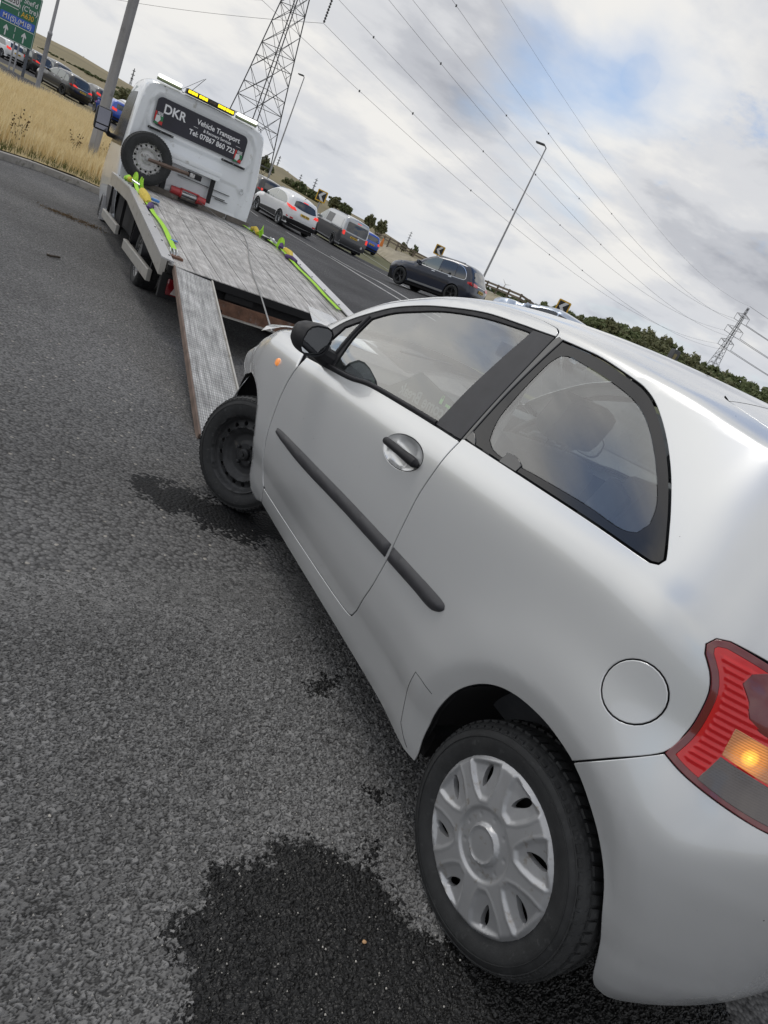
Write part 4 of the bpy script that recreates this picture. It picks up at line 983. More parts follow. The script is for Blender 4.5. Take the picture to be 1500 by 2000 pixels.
# the land to the horizon
def field_mat():
    m, nt, b = _nodes('dry_fields'); N, L = nt.nodes, nt.links
    tc = N.new('ShaderNodeTexCoord'); n1 = N.new('ShaderNodeTexNoise'); n1.inputs['Scale'].default_value = .02; n1.inputs['Detail'].default_value = 9; L.new(tc.outputs['Object'], n1.inputs['Vector'])
    v = N.new('ShaderNodeTexVoronoi'); v.inputs['Scale'].default_value = .009; L.new(tc.outputs['Object'], v.inputs['Vector']); sp = N.new('ShaderNodeSeparateColor'); L.new(v.outputs['Color'], sp.inputs[0])
    rp = N.new('ShaderNodeValToRGB'); L.new(sp.outputs[0], rp.inputs[0]); cr = rp.color_ramp; cr.interpolation = 'CONSTANT'
    cols = [(0, (.20, .165, .085)), (.40, (.24, .195, .105)), (.72, (.12, .12, .055)), (.82, (.20, .165, .088))]
    while len(cr.elements) < 4: cr.elements.new(.5)
    for e, (p, c) in zip(cr.elements, cols): e.position = p; e.color = (*c, 1)
    mr = N.new('ShaderNodeMapRange'); L.new(n1.outputs[0], mr.inputs[0]); mr.inputs[1].default_value = .3; mr.inputs[2].default_value = .7; mr.inputs[3].default_value = .8; mr.inputs[4].default_value = 1.2
    mm = N.new('ShaderNodeMix'); mm.data_type = 'RGBA'; mm.blend_type = 'MULTIPLY'; mm.inputs[0].default_value = 1; L.new(rp.outputs[0], mm.inputs[6]); L.new(mr.outputs[0], mm.inputs[7])
    L.new(mm.outputs[2], b.inputs['Base Color']); b.inputs['Roughness'].default_value = .95; return m
M['fields'] = field_mat()
def hillz(x, y):
    r = np.hypot(x, y); az = np.degrees(np.arctan2(x, y))
    k = sstep((r-90)/550.0)
    ridge = np.interp(az, [-80, -42, -33, -25, -16, -6, 4, 15, 30, 60], [20, 14, 12, 8.5, 1, -15, -18, -12, -4, 0])
    return H(x, y)+k*(ridge+2*np.sin(az*.9)+1.2*np.sin(az*2.3+1))-.06
V = []; F = []; radii = [0, 6, 10, 15, 20, 26, 33, 42, 55, 75, 100, 135, 180, 240, 320, 420, 540, 700, 900, 1300, 2500]; na = 96
for r_ in radii:
    for k in range(na):
        a = 2*pi*k/na; x, y = r_*sin(a), r_*cos(a); V.append((x, y, float(hillz(x, y)) if y > -20 else -.06))
for i in range(len(radii)-1):
    for k in range(na): F.append((i*na+k, i*na+(k+1) % na, (i+1)*na+(k+1) % na, (i+1)*na+k))
land = mesh_obj('terrain', V, F, M['fields']); fix_normals(land); land['kind'] = 'structure'
if sum(p.normal.z for p in land.data.polygons) < 0: land.data.flip_normals()
# tarmac: one sheet for the hardstanding and the carriageways
tar = [(-14, -14), (22, -14), (22, 24), (9, 44), (-2, 45.5), (-10, 46), (-26, 56), (-60, 70), (-75, 62), (-48, 40), (-34, 26), (-30, 8)]
land_sheet('tarmac', tar, M['asphalt'], 0.0, .8)
road = [(22, 13), (22, 24), (9, 44), (-2, 45.5), (-10, 46), (-26, 56), (-60, 70), (-75, 62), (-52, 46), (-30.5, 33), (-22, 27), (-13, 20.5), (-6, 16.5), (2, 14.0)]
land_sheet('road', road, M['asphalt_road'], .012, .6)
# real stone relief in the tarmac close to the camera
def worley(x, y, scale, seed=3):
    """distance to nearest / second nearest chip and the chip's own random number"""
    X = x*scale; Y = y*scale; ix = np.floor(X).astype(int); iy = np.floor(Y).astype(int)
    d1 = np.full(X.shape, 9.0); d2 = np.full(X.shape, 9.0); idn = np.zeros(X.shape)
    def hsh(a, b, k):
        h = (a*374761393+b*668265263+k*2147483647+seed*97) & 0xffffffff; h = ((h ^ (h >> 13))*1274126177) & 0xffffffff; return ((h ^ (h >> 16)) & 0xffff)/65535.0
    for dx in (-1, 0, 1):
        for dy in (-1, 0, 1):
            a = ix+dx; b = iy+dy; px = a+.5+(hsh(a, b, 1)-.5)*.9; py = b+.5+(hsh(a, b, 2)-.5)*.9; rid = hsh(a, b, 3); q = hsh(a, b, 4)*pi
            ex = X-px; ey = Y-py; u = ex*np.cos(q)+ey*np.sin(q); v = -ex*np.sin(q)+ey*np.cos(q); d = np.sqrt((u*.82)**2+(v*1.22)**2)
            c = d < d1; d2 = np.where(c, d1, np.minimum(d2, d)); idn = np.where(c, rid, idn); d1 = np.where(c, d, d1)
    return d1, d2, idn
WETPOLY = [gp(*p)[:2] for p in [(352, 1990), (372, 1935), (345, 1870), (312, 1830), (345, 1800), (372, 1785), (400, 1750), (405, 1712), (440, 1690), (490, 1685), (530, 1690), (520, 1660), (545, 1640), (590, 1640), (640, 1660), (690, 1690), (740, 1715), (775, 1770), (815, 1815), (850, 1835), (900, 1810), (1000, 1760), (1300, 1750), (1520, 1800), (1560, 2040), (1300, 2200), (700, 2300), (340, 2150)]]
def ragged(poly, n=900, amp=.012, f=1.0, seed=0):
    P_ = resample(np.array(poly), .012, True, 70); g = np.random.default_rng(seed); k = len(P_); w = np.zeros(k)
    for oct_ in (10, 24, 60, 140):
        ph = g.random(2)*6.28; w += np.sin(np.arange(k)/k*2*pi*oct_+ph[0])*np.sin(np.arange(k)/k*2*pi*(oct_*.37)+ph[1])/oct_**.55
    return inset(P_, 0)+np.stack([np.cos(np.arange(k)*2.4), np.sin(np.arange(k)*2.4)], 1)*g.normal(0, amp*.35, (k, 1))+(np.roll(P_, -1, 0)-np.roll(P_, 1, 0))[:, ::-1]*np.array([1, -1])*(w*amp*14)[:, None]
WETR = ragged(WETPOLY, amp=.010, seed=2)
SMALL = [ragged([gp(*p)[:2] for p in q], amp=.008, seed=i+5) for i, q in enumerate(([(605, 1355), (603, 1338), (622, 1332), (622, 1318), (640, 1326), (660, 1322), (657, 1345), (640, 1350), (625, 1362)], [(712, 1548), (722, 1542), (740, 1548), (752, 1560), (750, 1574), (735, 1566)], [(712, 1658), (728, 1645), (742, 1652), (748, 1668), (735, 1688), (716, 1682)]))]
gx = np.arange(-1.75, 1.55, .0029); gy = np.arange(.35, 3.1, .0029)
def chips_patch():
    X, Y = np.meshgrid(gx, gy, indexing='ij'); 
    # keep only what the camera can see (with a margin) and thin out with distance
    d = np.stack([X, Y, np.full_like(X, -CAM_H)], -1); zc = d@_fw; u = 750+CAM_F*(d@CX)/zc; v = 1000-CAM_F*(d@CY)/zc
    vis = (u > -160) & (u < 1560) & (v > 1120) & (v < 2140)
    wx = .0035*np.sin(X*170+np.sin(Y*130)*2)+.002*np.sin(Y*410+X*90); wy = .0035*np.sin(Y*190+np.sin(X*110)*2)+.002*np.sin(X*380-Y*120)
    def chips(sc, seed):
        d1, d2, idn = worley(X+wx, Y+wy, sc, seed); g1 = np.modf(idn*97.13)[0]-.5; g2 = np.modf(idn*53.71)[0]-.5
        plane = (g1*np.sin((X+Y)*sc*.0+1)*d1*1.2+g2*d1)           # each chip tilts its own way
        e = d2-d1; return np.clip(e/.46, 0, 1), (.35+.65*idn), plane, idn
    pa, ha, ta, ia = chips(70.0, 3); pb, hb, tb, ib = chips(124.0, 11)
    lost = np.modf(ia*31.7)[0] < .24                                # where the larger chip is missing, small ones lie deeper
    A_h = sstep(pa)*(ha*.0062+ta*.0022)+.0012; B_h = sstep(pb)*(hb*.0036+tb*.0014)-.0004
    hgt = np.where(lost, B_h, np.maximum(A_h, B_h*.8)); isA = ~lost & (A_h > B_h*.8); prof = np.where(isA, pa, pb); idn = np.where(isA, ia, ib)
    e1, e2, ide = worley(X+3.1, Y+1.7, 330.0, 8); hgt = hgt+.0007*np.clip((e2-e1)*1.5, 0, 1)
    fade = sstep((v-1130)/160.0)
    hgt = hgt*fade; hgt = np.where(vis, hgt, 0)
    Z = H(X, Y)+.0030+hgt
    ok = vis[:-1, :-1] & vis[1:, :-1] & vis[:-1, 1:] & vis[1:, 1:]
    I = np.arange(X.size).reshape(X.shape); A = I[:-1, :-1][ok]; B = I[1:, :-1][ok]; C_ = I[1:, 1:][ok]; D = I[:-1, 1:][ok]
    quads = np.stack([A, B, C_, D], 1); used = np.unique(quads); mp = np.full(X.size, -1); mp[used] = np.arange(len(used)); quads = mp[quads]
    V = np.stack([X.ravel()[used], Y.ravel()[used], Z.ravel()[used]], 1); tone = idn.ravel()[used]*.8+.2*ide.ravel()[used]
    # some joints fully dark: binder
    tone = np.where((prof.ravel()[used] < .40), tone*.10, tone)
    cen = V[quads][:, :, :2].mean(1); wob = .006*np.sin(cen[:, 0]*310)*np.cos(cen[:, 1]*270)
    chip_r = (np.modf(idn.ravel()[used]*71.3)[0]-.5)[quads[:, 0]]
    sd_ = dist_poly(WETR[::3], cen)*np.where(inside(WETR, cen), 1, -1); wet = sd_+chip_r*.05+wob > 0
    for q in SMALL: wet |= (dist_poly(q[::3], cen)*np.where(inside(q, cen), 1, -1)+chip_r*.06+wob > 0)
    me = bpy.data.meshes.new('surface_chippings'); me.vertices.add(len(V)); me.vertices.foreach_set('co', V.ravel())
    me.loops.add(quads.size); me.loops.foreach_set('vertex_index', quads.ravel()); me.polygons.add(len(quads)); me.polygons.foreach_set('loop_start', np.arange(len(quads))*4)
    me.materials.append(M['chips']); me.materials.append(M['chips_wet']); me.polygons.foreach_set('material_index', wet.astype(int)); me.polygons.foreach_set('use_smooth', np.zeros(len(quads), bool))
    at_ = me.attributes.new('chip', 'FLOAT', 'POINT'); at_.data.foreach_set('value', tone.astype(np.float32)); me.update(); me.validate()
    o = bpy.data.objects.new('surface_chippings', me); COL.objects.link(o); o['kind'] = 'stuff'; return o
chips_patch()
# kerb stones along the verge, each a stone
def kerb_line(px, ln, label):
    pts = np.array([gp(*p)[:2] for p in px]); q = resample(pts, .1, True, 80, closed=False); L = np.r_[0, np.cumsum(np.hypot(*np.diff(q, axis=0).T))]
    k = 0; a = 0.0; first = None
    while a+ln < L[-1]:
        p0 = np.array([np.interp(a, L, q[:, i]) for i in (0, 1)]); p1 = np.array([np.interp(a+ln-.008, L, q[:, i]) for i in (0, 1)])
        ang = atan2(*(p1-p0)[::-1]); c = (p0+p1)/2
        if first is None:
            mb = MB(); mb.bbox((-ln/2+.004, -.075, -.12), (ln/2-.004, .075, .125), .022); first = mb.build('kerb_stone', M['kerb'], None, 'auto'); o = first
        else: o = first.copy(); COL.objects.link(o)
        dzdl = (float(H(*p1))-float(H(*p0)))/ln
        o.location = (c[0], c[1], float(H(*c))+random.uniform(-.003, .003)); o.rotation_euler = (0, -math.atan(dzdl), ang+random.uniform(-.004, .004))
        tag(o, label+(', at the left picture edge', ', second from the left edge', ', below the brown seeding weed', ', nearest the lamp post foot', ', beside the truck cab')[min(k, 4)] if k < 5 else label+', hidden by the truck', 'kerb stone', 'kerb stones edging the grass verge'); a += ln; k += 1
VERGE_EDGE = [(-180, 262), (-90, 285), (0, 309), (60, 328), (140, 357), (187, 378), (240, 400), (300, 424)]
kerb_line(VERGE_EDGE, .915, 'weathered concrete kerb stone of the grass verge')
# verge soil
_vb = [gp(*p)[:2] for p in [(300, 416), (240, 392), (187, 371), (140, 350), (60, 321), (0, 302), (-90, 278), (-180, 256)]]
_vt = [gp(*p)[:2] for p in [(-60, 152), (0, 167), (60, 190), (100, 205), (130, 216), (170, 238), (200, 262), (225, 300), (262, 352), (310, 400)]]
VERGE = np.array(_vb+_vt)
M['soil'] = mat('verge_soil', (.36, .28, .14), .95, var=.3, vscale=3, bump=.02, bscale=20)
land_sheet('verge', VERGE, M['soil'], .09, .5)
# painted markings: a sheet along a pixel line
def line_mark(px, w, name='lane_marking', dash=None, dz=.022):
    pts = np.array([gp(*p)[:2] for p in px]); q = resample(pts, .4, True, 80, closed=False); L = np.r_[0, np.cumsum(np.hypot(*np.diff(q, axis=0).T))]
    segs = [(0, L[-1])] if not dash else [(a, min(a+dash[0], L[-1])) for a in np.arange(0, L[-1], dash[0]+dash[1])]
    for a, b in segs:
        n = max(2, int((b-a)/.5)); s_ = np.linspace(a, b, n); P_ = np.stack([np.interp(s_, L, q[:, i]) for i in (0, 1)], 1); d = np.gradient(P_, axis=0); d /= np.maximum(np.hypot(*d.T)[:, None], 1e-9); nn = np.stack([-d[:, 1], d[:, 0]], 1)*w/2
        V = np.vstack([P_+nn, P_-nn]); V = np.column_stack([V, H(V[:, 0], V[:, 1])+dz]); o = mesh_obj(name, V, [(i, i+1, n+i+1, n+i) for i in range(n-1)], M['paint_line']); fix_normals(o)
        if o.data.polygons[0].normal.z < 0: o.data.flip_normals()
        o['kind'] = 'structure'
line_mark([(558, 453), (646, 505), (700, 538), (781, 587), (850, 628)], .13)
line_mark([(646, 501), (715, 539), (795, 584), (860, 621)], .13)
line_mark([(664, 490), (710, 515), (757, 541), (800, 566)], .12)
line_mark([(704, 492), (757, 527), (800, 556)], .10)
line_mark([(488, 412), (503, 423)], .10); line_mark([(520, 431), (541, 443)], .10); line_mark([(556, 436), (578, 449)], .10); line_mark([(600, 455), (618, 466)], .10)
line_mark([(725, 487), (770, 509), (790, 521)], .10)
line_mark([(122, 198), (138, 209)], .10); line_mark([(153, 220), (165, 228)], .10); line_mark([(175, 232), (184, 237)], .10); line_mark([(143, 203), (158, 211)], .10)
# loose things on the tarmac
def pebble(px, s, mat_, label):
    p = gp(*px); bm = bmesh.new(); bmesh.ops.create_icosphere(bm, subdivisions=2, radius=1)
    for v in bm.verts: v.co = v.co*(1+.12*sin(v.co.x*4+v.co.y*3)); v.co = Vector((v.co.x*s, v.co.y*s*.8, v.co.z*s*.55))
    me = bpy.data.meshes.new('pebble'); bm.to_mesh(me); bm.free(); me.materials.append(mat_); me.polygons.foreach_set('use_smooth', [True]*len(me.polygons)); o = bpy.data.objects.new('pebble', me); COL.objects.link(o)
    o.location = (p[0], p[1], p[2]+s*.45+.006); o.rotation_euler = (0, 0, random.random()*6); tag(o, label, 'pebble'); return o
pebble((709, 1844), .0062, mat('tan_stone', (.50, .30, .15), .6, var=.1, vscale=60), 'small tan pebble lying on the big damp patch near the rear tyre')
pebble((546, 1551), .0045, mat('grey_stone', (.34, .32, .30), .7), 'small pale grey pebble on the dry tarmac above the damp patch')
pebble((95, 1598), .0045, mat('pale_stone', (.42, .40, .36), .7), 'small pale pebble on the tarmac by the lower left edge')
def twig(px, r, name, mat_, label, cat):
    pts = [gp(*p) for p in px]; mb = MB(); mb.tube([(p[0], p[1], p[2]+r+.006) for p in pts], r, 6); o = mb.build(name, mat_, None, True); tag(o, label, cat); return o
twig([(90, 500), (98, 503), (106, 504), (116, 506)], .012, 'stick', M['bark'], 'thin dark stick lying on the tarmac left of the recovery truck', 'stick')
def grit():
    V = []; F = []
    for k in range(520):
        u = RNG.uniform(-60, 900); v = RNG.uniform(1000, 1990); p = gp(u, v); r = RNG.uniform(.0012, .0034); b = len(V); z = p[2]+.009
        V += [(p[0]+r, p[1], z), (p[0]-r*.6, p[1]+r*.8, z), (p[0]-r*.5, p[1]-r*.9, z), (p[0], p[1], z+r*1.3)]; F += [(b, b+1, b+3), (b+1, b+2, b+3), (b+2, b, b+3)]
    o = mesh_obj('grit', V, F, mat('pale_grit', (.48, .46, .42), .7, var=.4, vscale=30), smooth=False); o['kind'] = 'stuff'
grit()
def leaf_litter():
    V = []; F = []; a = gp(98, 410); b = gp(188, 446)
    for k in range(700):
        t = RNG.random(); p = a+(b-a)*t+np.array([RNG.normal(0, .09), RNG.normal(0, .09), 0])*(1 if RNG.random() < .8 else 2); s_ = RNG.uniform(.006, .022); q = RNG.random()*6.28
        z = float(H(p[0], p[1]))+.012; n = len(V); V += [(p[0]+s_*cos(q), p[1]+s_*sin(q), z), (p[0]-s_*sin(q)*.6, p[1]+s_*cos(q)*.6, z+.008), (p[0]-s_*cos(q), p[1]-s_*sin(q), z)]; F.append((n, n+1, n+2))
    o = mesh_obj('leaf_litter', V, F, M['weed'], smooth=False); o['kind'] = 'stuff'
leaf_litter()
# tall dry grass on the verge
def blades(name, poly, n, hmin, hmax, mat_, base_dz, w=.007, lean=.25, seg=3, dens=None, clump=True):
    P_ = np.array(poly); lo, hi = P_.min(0), P_.max(0); Q = RNG.uniform(lo, hi, (n*6, 2)); Q = Q[inside(P_, Q)]
    if dens is not None: Q = Q[RNG.random(len(Q)) < dens(Q)]
    Q = Q[:n]; n = len(Q); g = np.sin(Q[:, 0]*2.1+np.sin(Q[:, 1]*1.7)*2)*.5+np.sin(Q[:, 0]*.6-Q[:, 1]*.9)*.5
    hh = RNG.uniform(hmin, hmax, n)*(1+.22*g); an = RNG.uniform(0, 2*pi, n); wd = .5; ld = np.stack([np.cos(an), np.sin(an)], 1)*RNG.uniform(0, lean, (n, 1))+np.array([.10, -.03])
    sd = np.stack([-np.sin(an*1.7), np.cos(an*1.7)], 1); z0 = H(Q[:, 0], Q[:, 1])+base_dz; V = np.zeros((n, seg*2+1, 3))
    ww = w*RNG.uniform(.6, 1.4, n)
    for k in range(seg+1):
        t = k/seg; c = Q+ld*(hh*t*t)[:, None]; z = z0+hh*t*(1-.12*t)
        if k == seg: V[:, 2*seg, :2] = c; V[:, 2*seg, 2] = z
        else:
            for e, sg_ in ((0, 1), (1, -1)): V[:, 2*k+e, :2] = c+sd*(ww*sg_*(1-.5*t))[:, None]; V[:, 2*k+e, 2] = z
    m_ = seg*2+1; tri = []
    for k in range(seg-1): tri += [(2*k, 2*k+1, 2*k+3), (2*k, 2*k+3, 2*k+2)]
    tri.append((2*seg-2, 2*seg-1, 2*seg)); tri = np.array(tri); FF = (np.arange(n)[:, None, None]*m_+tri[None]).reshape(-1, 3)
    me = bpy.data.meshes.new(name); me.vertices.add(n*m_); me.vertices.foreach_set('co', V.reshape(-1)); me.loops.add(FF.size); me.loops.foreach_set('vertex_index', FF.ravel()); me.polygons.add(len(FF)); me.polygons.foreach_set('loop_start', np.arange(len(FF))*3); me.materials.append(mat_); me.update(); me.validate()
    o = bpy.data.objects.new(name, me); COL.objects.link(o); o['kind'] = 'stuff'; return o
edge_line = np.array(_vb)
far_from_kerb = lambda Q: np.clip((dist_poly(edge_line, Q, False)-.35)/.9, .03, 1)
blades('dry_grass', VERGE, 42000, .34, .62, M['dry_grass'], .08, .0065, .30, dens=far_from_kerb)
blades('short_green_grass', VERGE, 16000, .08, .22, M['green_grass'], .08, .006, .6, 2, dens=lambda Q: np.clip(1.2-dist_poly(edge_line, Q, False)/1.1, .02, 1))
def weed(px, hgt, label):
    p = gp(*px, .1); mb = MB()
    for k in range(5):
        a = RNG.uniform(0, 6.28); l = hgt*RNG.uniform(.6, 1.0); pts = [(p[0]+cos(a)*.14*t*t*l*2, p[1]+sin(a)*.14*t*t*l*2, p[2]+l*t) for t in np.linspace(0, 1, 6)]; mb.tube(pts, .006, 4, r2=.002)
        for t in np.linspace(.35, 1, 12):
            q = np.array(pts[0])+(np.array(pts[-1])-np.array(pts[0]))*t; b = RNG.normal(0, .035, 3); q = q+b; r = RNG.uniform(.010, .022)
            mb.add([q+np.array([r, 0, 0]), q+np.array([-r*.5, r*.9, 0]), q+np.array([-r*.5, -r*.9, 0]), q+np.array([0, 0, r*1.4]), q-np.array([0, 0, r])], [(0, 1, 3), (1, 2, 3), (2, 0, 3), (1, 0, 4), (2, 1, 4), (0, 2, 4)])
    o = mb.build('weed', M['weed'], None, False); tag(o, label, 'weed', None); return o
weed((28, 285), .75, 'tall brown seeding dock weed in the dry grass near the left edge')
weed((140, 305), .6, 'brown seeding weed in the dry grass left of the near lamp post foot')
weed((198, 318), .55, 'reddish brown weed beside the foot of the near lamp post')
M['dark_side_glass'] = mat('dark_side_glass', (.012, .013, .015), .25, spec=.25)
M['mirror_dim'] = mat('dim_mirror_glass', (.22, .22, .25), .05, .8)
# ------------------------------------------------------------------ recovery truck
def truck_matrix():
    hd, pit, rol = .629, -.026, -.05; f = np.array([-sin(hd), cos(hd), 0.]); l = np.array([-cos(hd), -sin(hd), 0.]); u = np.array([0, 0, 1.])
    f2 = f*cos(pit)+u*sin(pit); u2 = u*cos(pit)-f*sin(pit); l2 = l*cos(rol)+u2*sin(rol); u3 = u2*cos(rol)-l*sin(rol)
    m = Matrix.Identity(4)
    for k in range(3): m[k][0], m[k][1], m[k][2] = f2[k], l2[k], u3[k]
    m[0][3], m[1][3], m[2][3] = -3.042, 8.278, 0.0
    return m
TM = truck_matrix(); T3 = np.array(TM)
def tw(x, y, z): return T3[:3, :3]@np.array([x, y, z])+T3[:3, 3]
truck = empty('recovery_truck', matrix=TM)
tag(truck, 'white flatbed recovery truck with amber beacon bar and lowered loading ramp', 'truck')
XC = 3.086
def deckz(x): return float(np.interp(x, [-1.98, .95, XC+.1], [.612, .95, .985]))
# cab: rounded cross-sections swept forward
def cab_section(x):
    """half outline points (y,z) from the sill up over the roof to the centre"""
    zt = float(np.interp(x, [XC, XC+.06, 3.6, 4.2, 4.6, 5.0, 5.25, 5.7, 5.9], [2.395, 2.43, 2.47, 2.45, 2.33, 1.95, 1.52, 1.25, 1.02]))
    ins = float(np.interp(x, [XC, XC+.05, XC+.12, 5.2, 5.7, 5.95], [.028, .008, 0, 0, .10, .35]))
    side = [(.95, .42), (.985, .6), (1.01, 1.0), (1.02, 1.40), (1.005, 1.60), (.975, 1.95), (.945, 2.20), (.92, 2.33), (.89, 2.39), (.83, 2.43), (.72, 2.448), (.35, 2.46), (0, 2.465)]
    out = []
    for y, z in side:
        z2 = .42+(z-.42)*(zt-.42)/(2.465-.42); out.append((max(0, y-ins*(1 if y > .3 else y/.3)), z2))
    return np.array(out)
def cab():
    xs = [XC, XC+.02, XC+.05, XC+.12, 3.5, 3.9, 4.2, 4.45, 4.7, 5.0, 5.25, 5.5, 5.75, 5.9, 5.97]
    V = []; F = []; n = None
    for x in xs:
        s = cab_section(x); full = np.vstack([s, (s*np.array([-1, 1]))[::-1][1:]]); n = len(full); V += [(x, y, z) for y, z in full]
    for i in range(len(xs)-1):
        for j in range(n-1): F.append((i*n+j, i*n+j+1, (i+1)*n+j+1, (i+1)*n+j))
    F.append(tuple(range((len(xs)-1)*n, len(xs)*n)))
    o = mesh_obj('cab', V, F, M['white_paint'], truck); fix_normals(o); sharp_by_angle(o, 40); return o
cabo = cab()
# back panel with its pressed frame, standing in a raised surround
def rrect(y0, z0, y1, z1, r, n=6):
    """rounded rectangle, corners (y0,z0)-(y1,z1)"""
    lo = (min(y0, y1), min(z0, z1)); hi = (max(y0, y1), max(z0, z1)); out = []
    for cx, cy, a0 in ((hi[0]-r, hi[1]-r, 0), (lo[0]+r, hi[1]-r, pi/2), (lo[0]+r, lo[1]+r, pi), (hi[0]-r, lo[1]+r, 1.5*pi)):
        out += [(cx+r*cos(a0+pi/2*k/n), cy+r*sin(a0+pi/2*k/n)) for k in range(n+1)]
    return np.array(out)
bs = cab_section(XC); back_out = np.vstack([bs, (bs*np.array([-1, 1]))[::-1][1:-0 or None]])
def back_relief(y, z):
    P_ = np.stack([y, z], 1)
    A_ = np.array([(.80, .9), (.90, 1.5), (.83, 2.10), (.74, 2.28), (.62, 2.32), (-.62, 2.32), (-.74, 2.28), (-.83, 2.10), (-.90, 1.5), (-.80, .9)])
    B_ = rrect(.76, 1.79, -.76, 2.27, .12); 
    da = np.where(inside(A_, P_), dist_poly(A_, P_), -dist_poly(A_, P_)); db = np.where(inside(B_, P_), dist_poly(B_, P_), -dist_poly(B_, P_))
    x = .030*sstep(da/.045)                     # recessed panel (forward is +x)
    x = x-.022*sstep((db+.05)/.04)+.012*sstep((db-.015)/.02)
    for y0, y1, zc in ((.52, -.52, 1.12), (.50, -.85, 1.55)): x = x+.0
    lower = np.array([(.35, 1.10), (.35, 1.52), (-.68, 1.52), (-.80, 1.40), (-.80, 1.08)]); dl = np.where(inside(lower, P_), dist_poly(lower, P_), -dist_poly(lower, P_)); x = x+.010*sstep(dl/.015)
    return x
v2, F2 = triangulate(resample(np.array([(y, z) for y, z in back_out if z > .8]+[(-.99, .8), (.99, .8)][::1]) if False else np.array([(.99, .85)]+[(y, z) for y, z in back_out if z > .9]+[(-.99, .85)]), .03, False), [], .022)
bp = mesh_obj('back_panel', np.stack([XC-.006+back_relief(v2[:, 0], v2[:, 1]), v2[:, 0], v2[:, 1]], 1), F2, M['white_paint'], truck); fix_normals(bp)
if sum(p.normal.x for p in bp.data.polygons) > 0: bp.data.flip_normals()
# rear window with its printed vinyl
wy0, wy1, wz0, wz1 = .715, -.655, 1.852, 2.236
mb = MB(); mb.prism(rrect(wy0, wz0, wy1, wz1, .075), XC-.024, XC-.004, lambda x, y, h: (h, x, y)); win = mb.build('rear_window', M['banner'], truck); fix_normals(win)
def text_mesh(name, body, size, parent, origin, ux, uy, mat_, align='LEFT', bold=0.0, depth=.001, sx=1.0):
    """flat lettering as a mesh: origin, reading direction ux and up direction uy in the parent's space"""
    cu = bpy.data.curves.new(name, 'FONT'); cu.body = body; cu.size = size; cu.align_x = align; cu.offset = bold; cu.extrude = depth
    o = bpy.data.objects.new(name, cu); COL.objects.link(o); dg = bpy.context.evaluated_depsgraph_get(); me = bpy.data.meshes.new_from_object(o.evaluated_get(dg)); bpy.data.objects.remove(o)
    ux = Vector(ux).normalized(); uy = Vector(uy).normalized(); uz = ux.cross(uy)
    for v in me.vertices: v.co = Vector(origin)+ux*(v.co.x*sx)+uy*v.co.y+uz*v.co.z
    me.materials.clear(); me.materials.append(mat_); r = bpy.data.objects.new(name, me); COL.objects.link(r); r.parent = parent; return r
XW = XC-.0262; RX, RU = (0, -1, 0), (0, 0, 1)
text_mesh('lettering', 'DKR', .168, win, (XW, .612, 2.05), RX, RU, M['letter'], bold=.004, sx=.95)
text_mesh('lettering', 'Vehicle Transport', .098, win, (XW, -.205, 2.105), RX, RU, M['letter'], 'CENTER', .0022, sx=.93)
text_mesh('lettering', '& Recovery Services', .058, win, (XW, -.205, 2.035), RX, RU, M['letter'], 'CENTER', .0010, sx=.90)
text_mesh('lettering', 'Tel: 07867 860 723', .098, win, (XW, -.150, 1.935), RX, RU, M['letter'], 'CENTER', .0022, sx=.93)
mb = MB()
for a, b in ((.16, .095), (-.50, -.575)): mb.box((XW-.0005, b, 2.05), (XW+.0015, a, 2.055))
mb.build('rule_line', M['letter'], win)
M['st_red'] = mat('sticker_red', (.55, .03, .03), .5); M['st_green'] = mat('sticker_green', (.03, .20, .08), .5); M['st_white'] = mat('sticker_white', (.7, .72, .72), .5)
for yc, zc in ((.650, 1.955), (-.575, 1.925)):
    st = MB().box((XW-.0004, yc-.062, zc-.085), (XW+.001, yc+.062, zc+.085)).build('sticker', M['sign_black'], win)
    for nm, mt, poly in (('red_triangle', 'st_red', [(.062, .085), (.035, .075), (.045, -.02), (.062, -.06)]), ('white_patch', 'st_white', [(.04, .03), (-.01, .04), (-.03, -.01), (.0, -.06), (.045, -.05)]), ('green_patch', 'st_green', [(-.015, .05), (-.06, .04), (-.06, -.03), (-.03, -.03)]), ('red_patch', 'st_red', [(-.02, -.035), (-.06, -.03), (-.06, -.08), (.0, -.07)]), ('green_patch', 'st_green', [(.05, -.055), (.0, -.065), (.0, -.083), (.06, -.083)])):
        fix_normals(MB().prism([(yc+a, zc+b) for a, b in poly], XW-.0016, XW-.0002, lambda x, y, h: (h, x, y)).build(nm, M[mt], st))
    text_mesh('lettering', 'FREE', .062, st, (XW-.002, yc+.030, zc+.038), RX, RU, M['letter'], 'LEFT', .001, sx=.62)
# black trim bars under the window, storage locker, folding support arm
for a, b in ((.765, .395), (-.35, -.725)):
    o = MB().bbox((XC-.03, b, 1.782), (XC+.004, a, 1.812), .006).build('trim_bar', M['black_plastic'], truck, 'auto')
    for t in (.06, .5, .94): MB().lathe([(-.005, .007), (.0, .007), (.002, 0)], 8, 'x', (XC-.031, a+(b-a)*t, 1.797)).build('screw', M['zinc'], o)
MB().bbox((XC-.16, -.385, 1.535), (XC+.01, .50, 1.60), .004).build('locker_lid', M['white_paint'], truck, 'auto')
MB().bbox((XC-.15, -.375, 1.47), (XC+.01, .40, 1.54), .004).build('locker', M['white_paint'], truck, 'auto')
MB().bbox((XC-.10, -.335, 1.12), (XC-.04, -.275, 1.50), .004).build('support_post', M['black_plastic'], truck)
MB().bbox((XC-.10, .36, 1.05), (XC-.03, .43, 1.5), .004).build('support_post', M['black_plastic'], truck)
mb = MB(); mb.lathe([(-.003, .022), (.003, .022), (.004, 0)], 12, 'x', (XC-.02, -.775, 1.49)); a = MB()
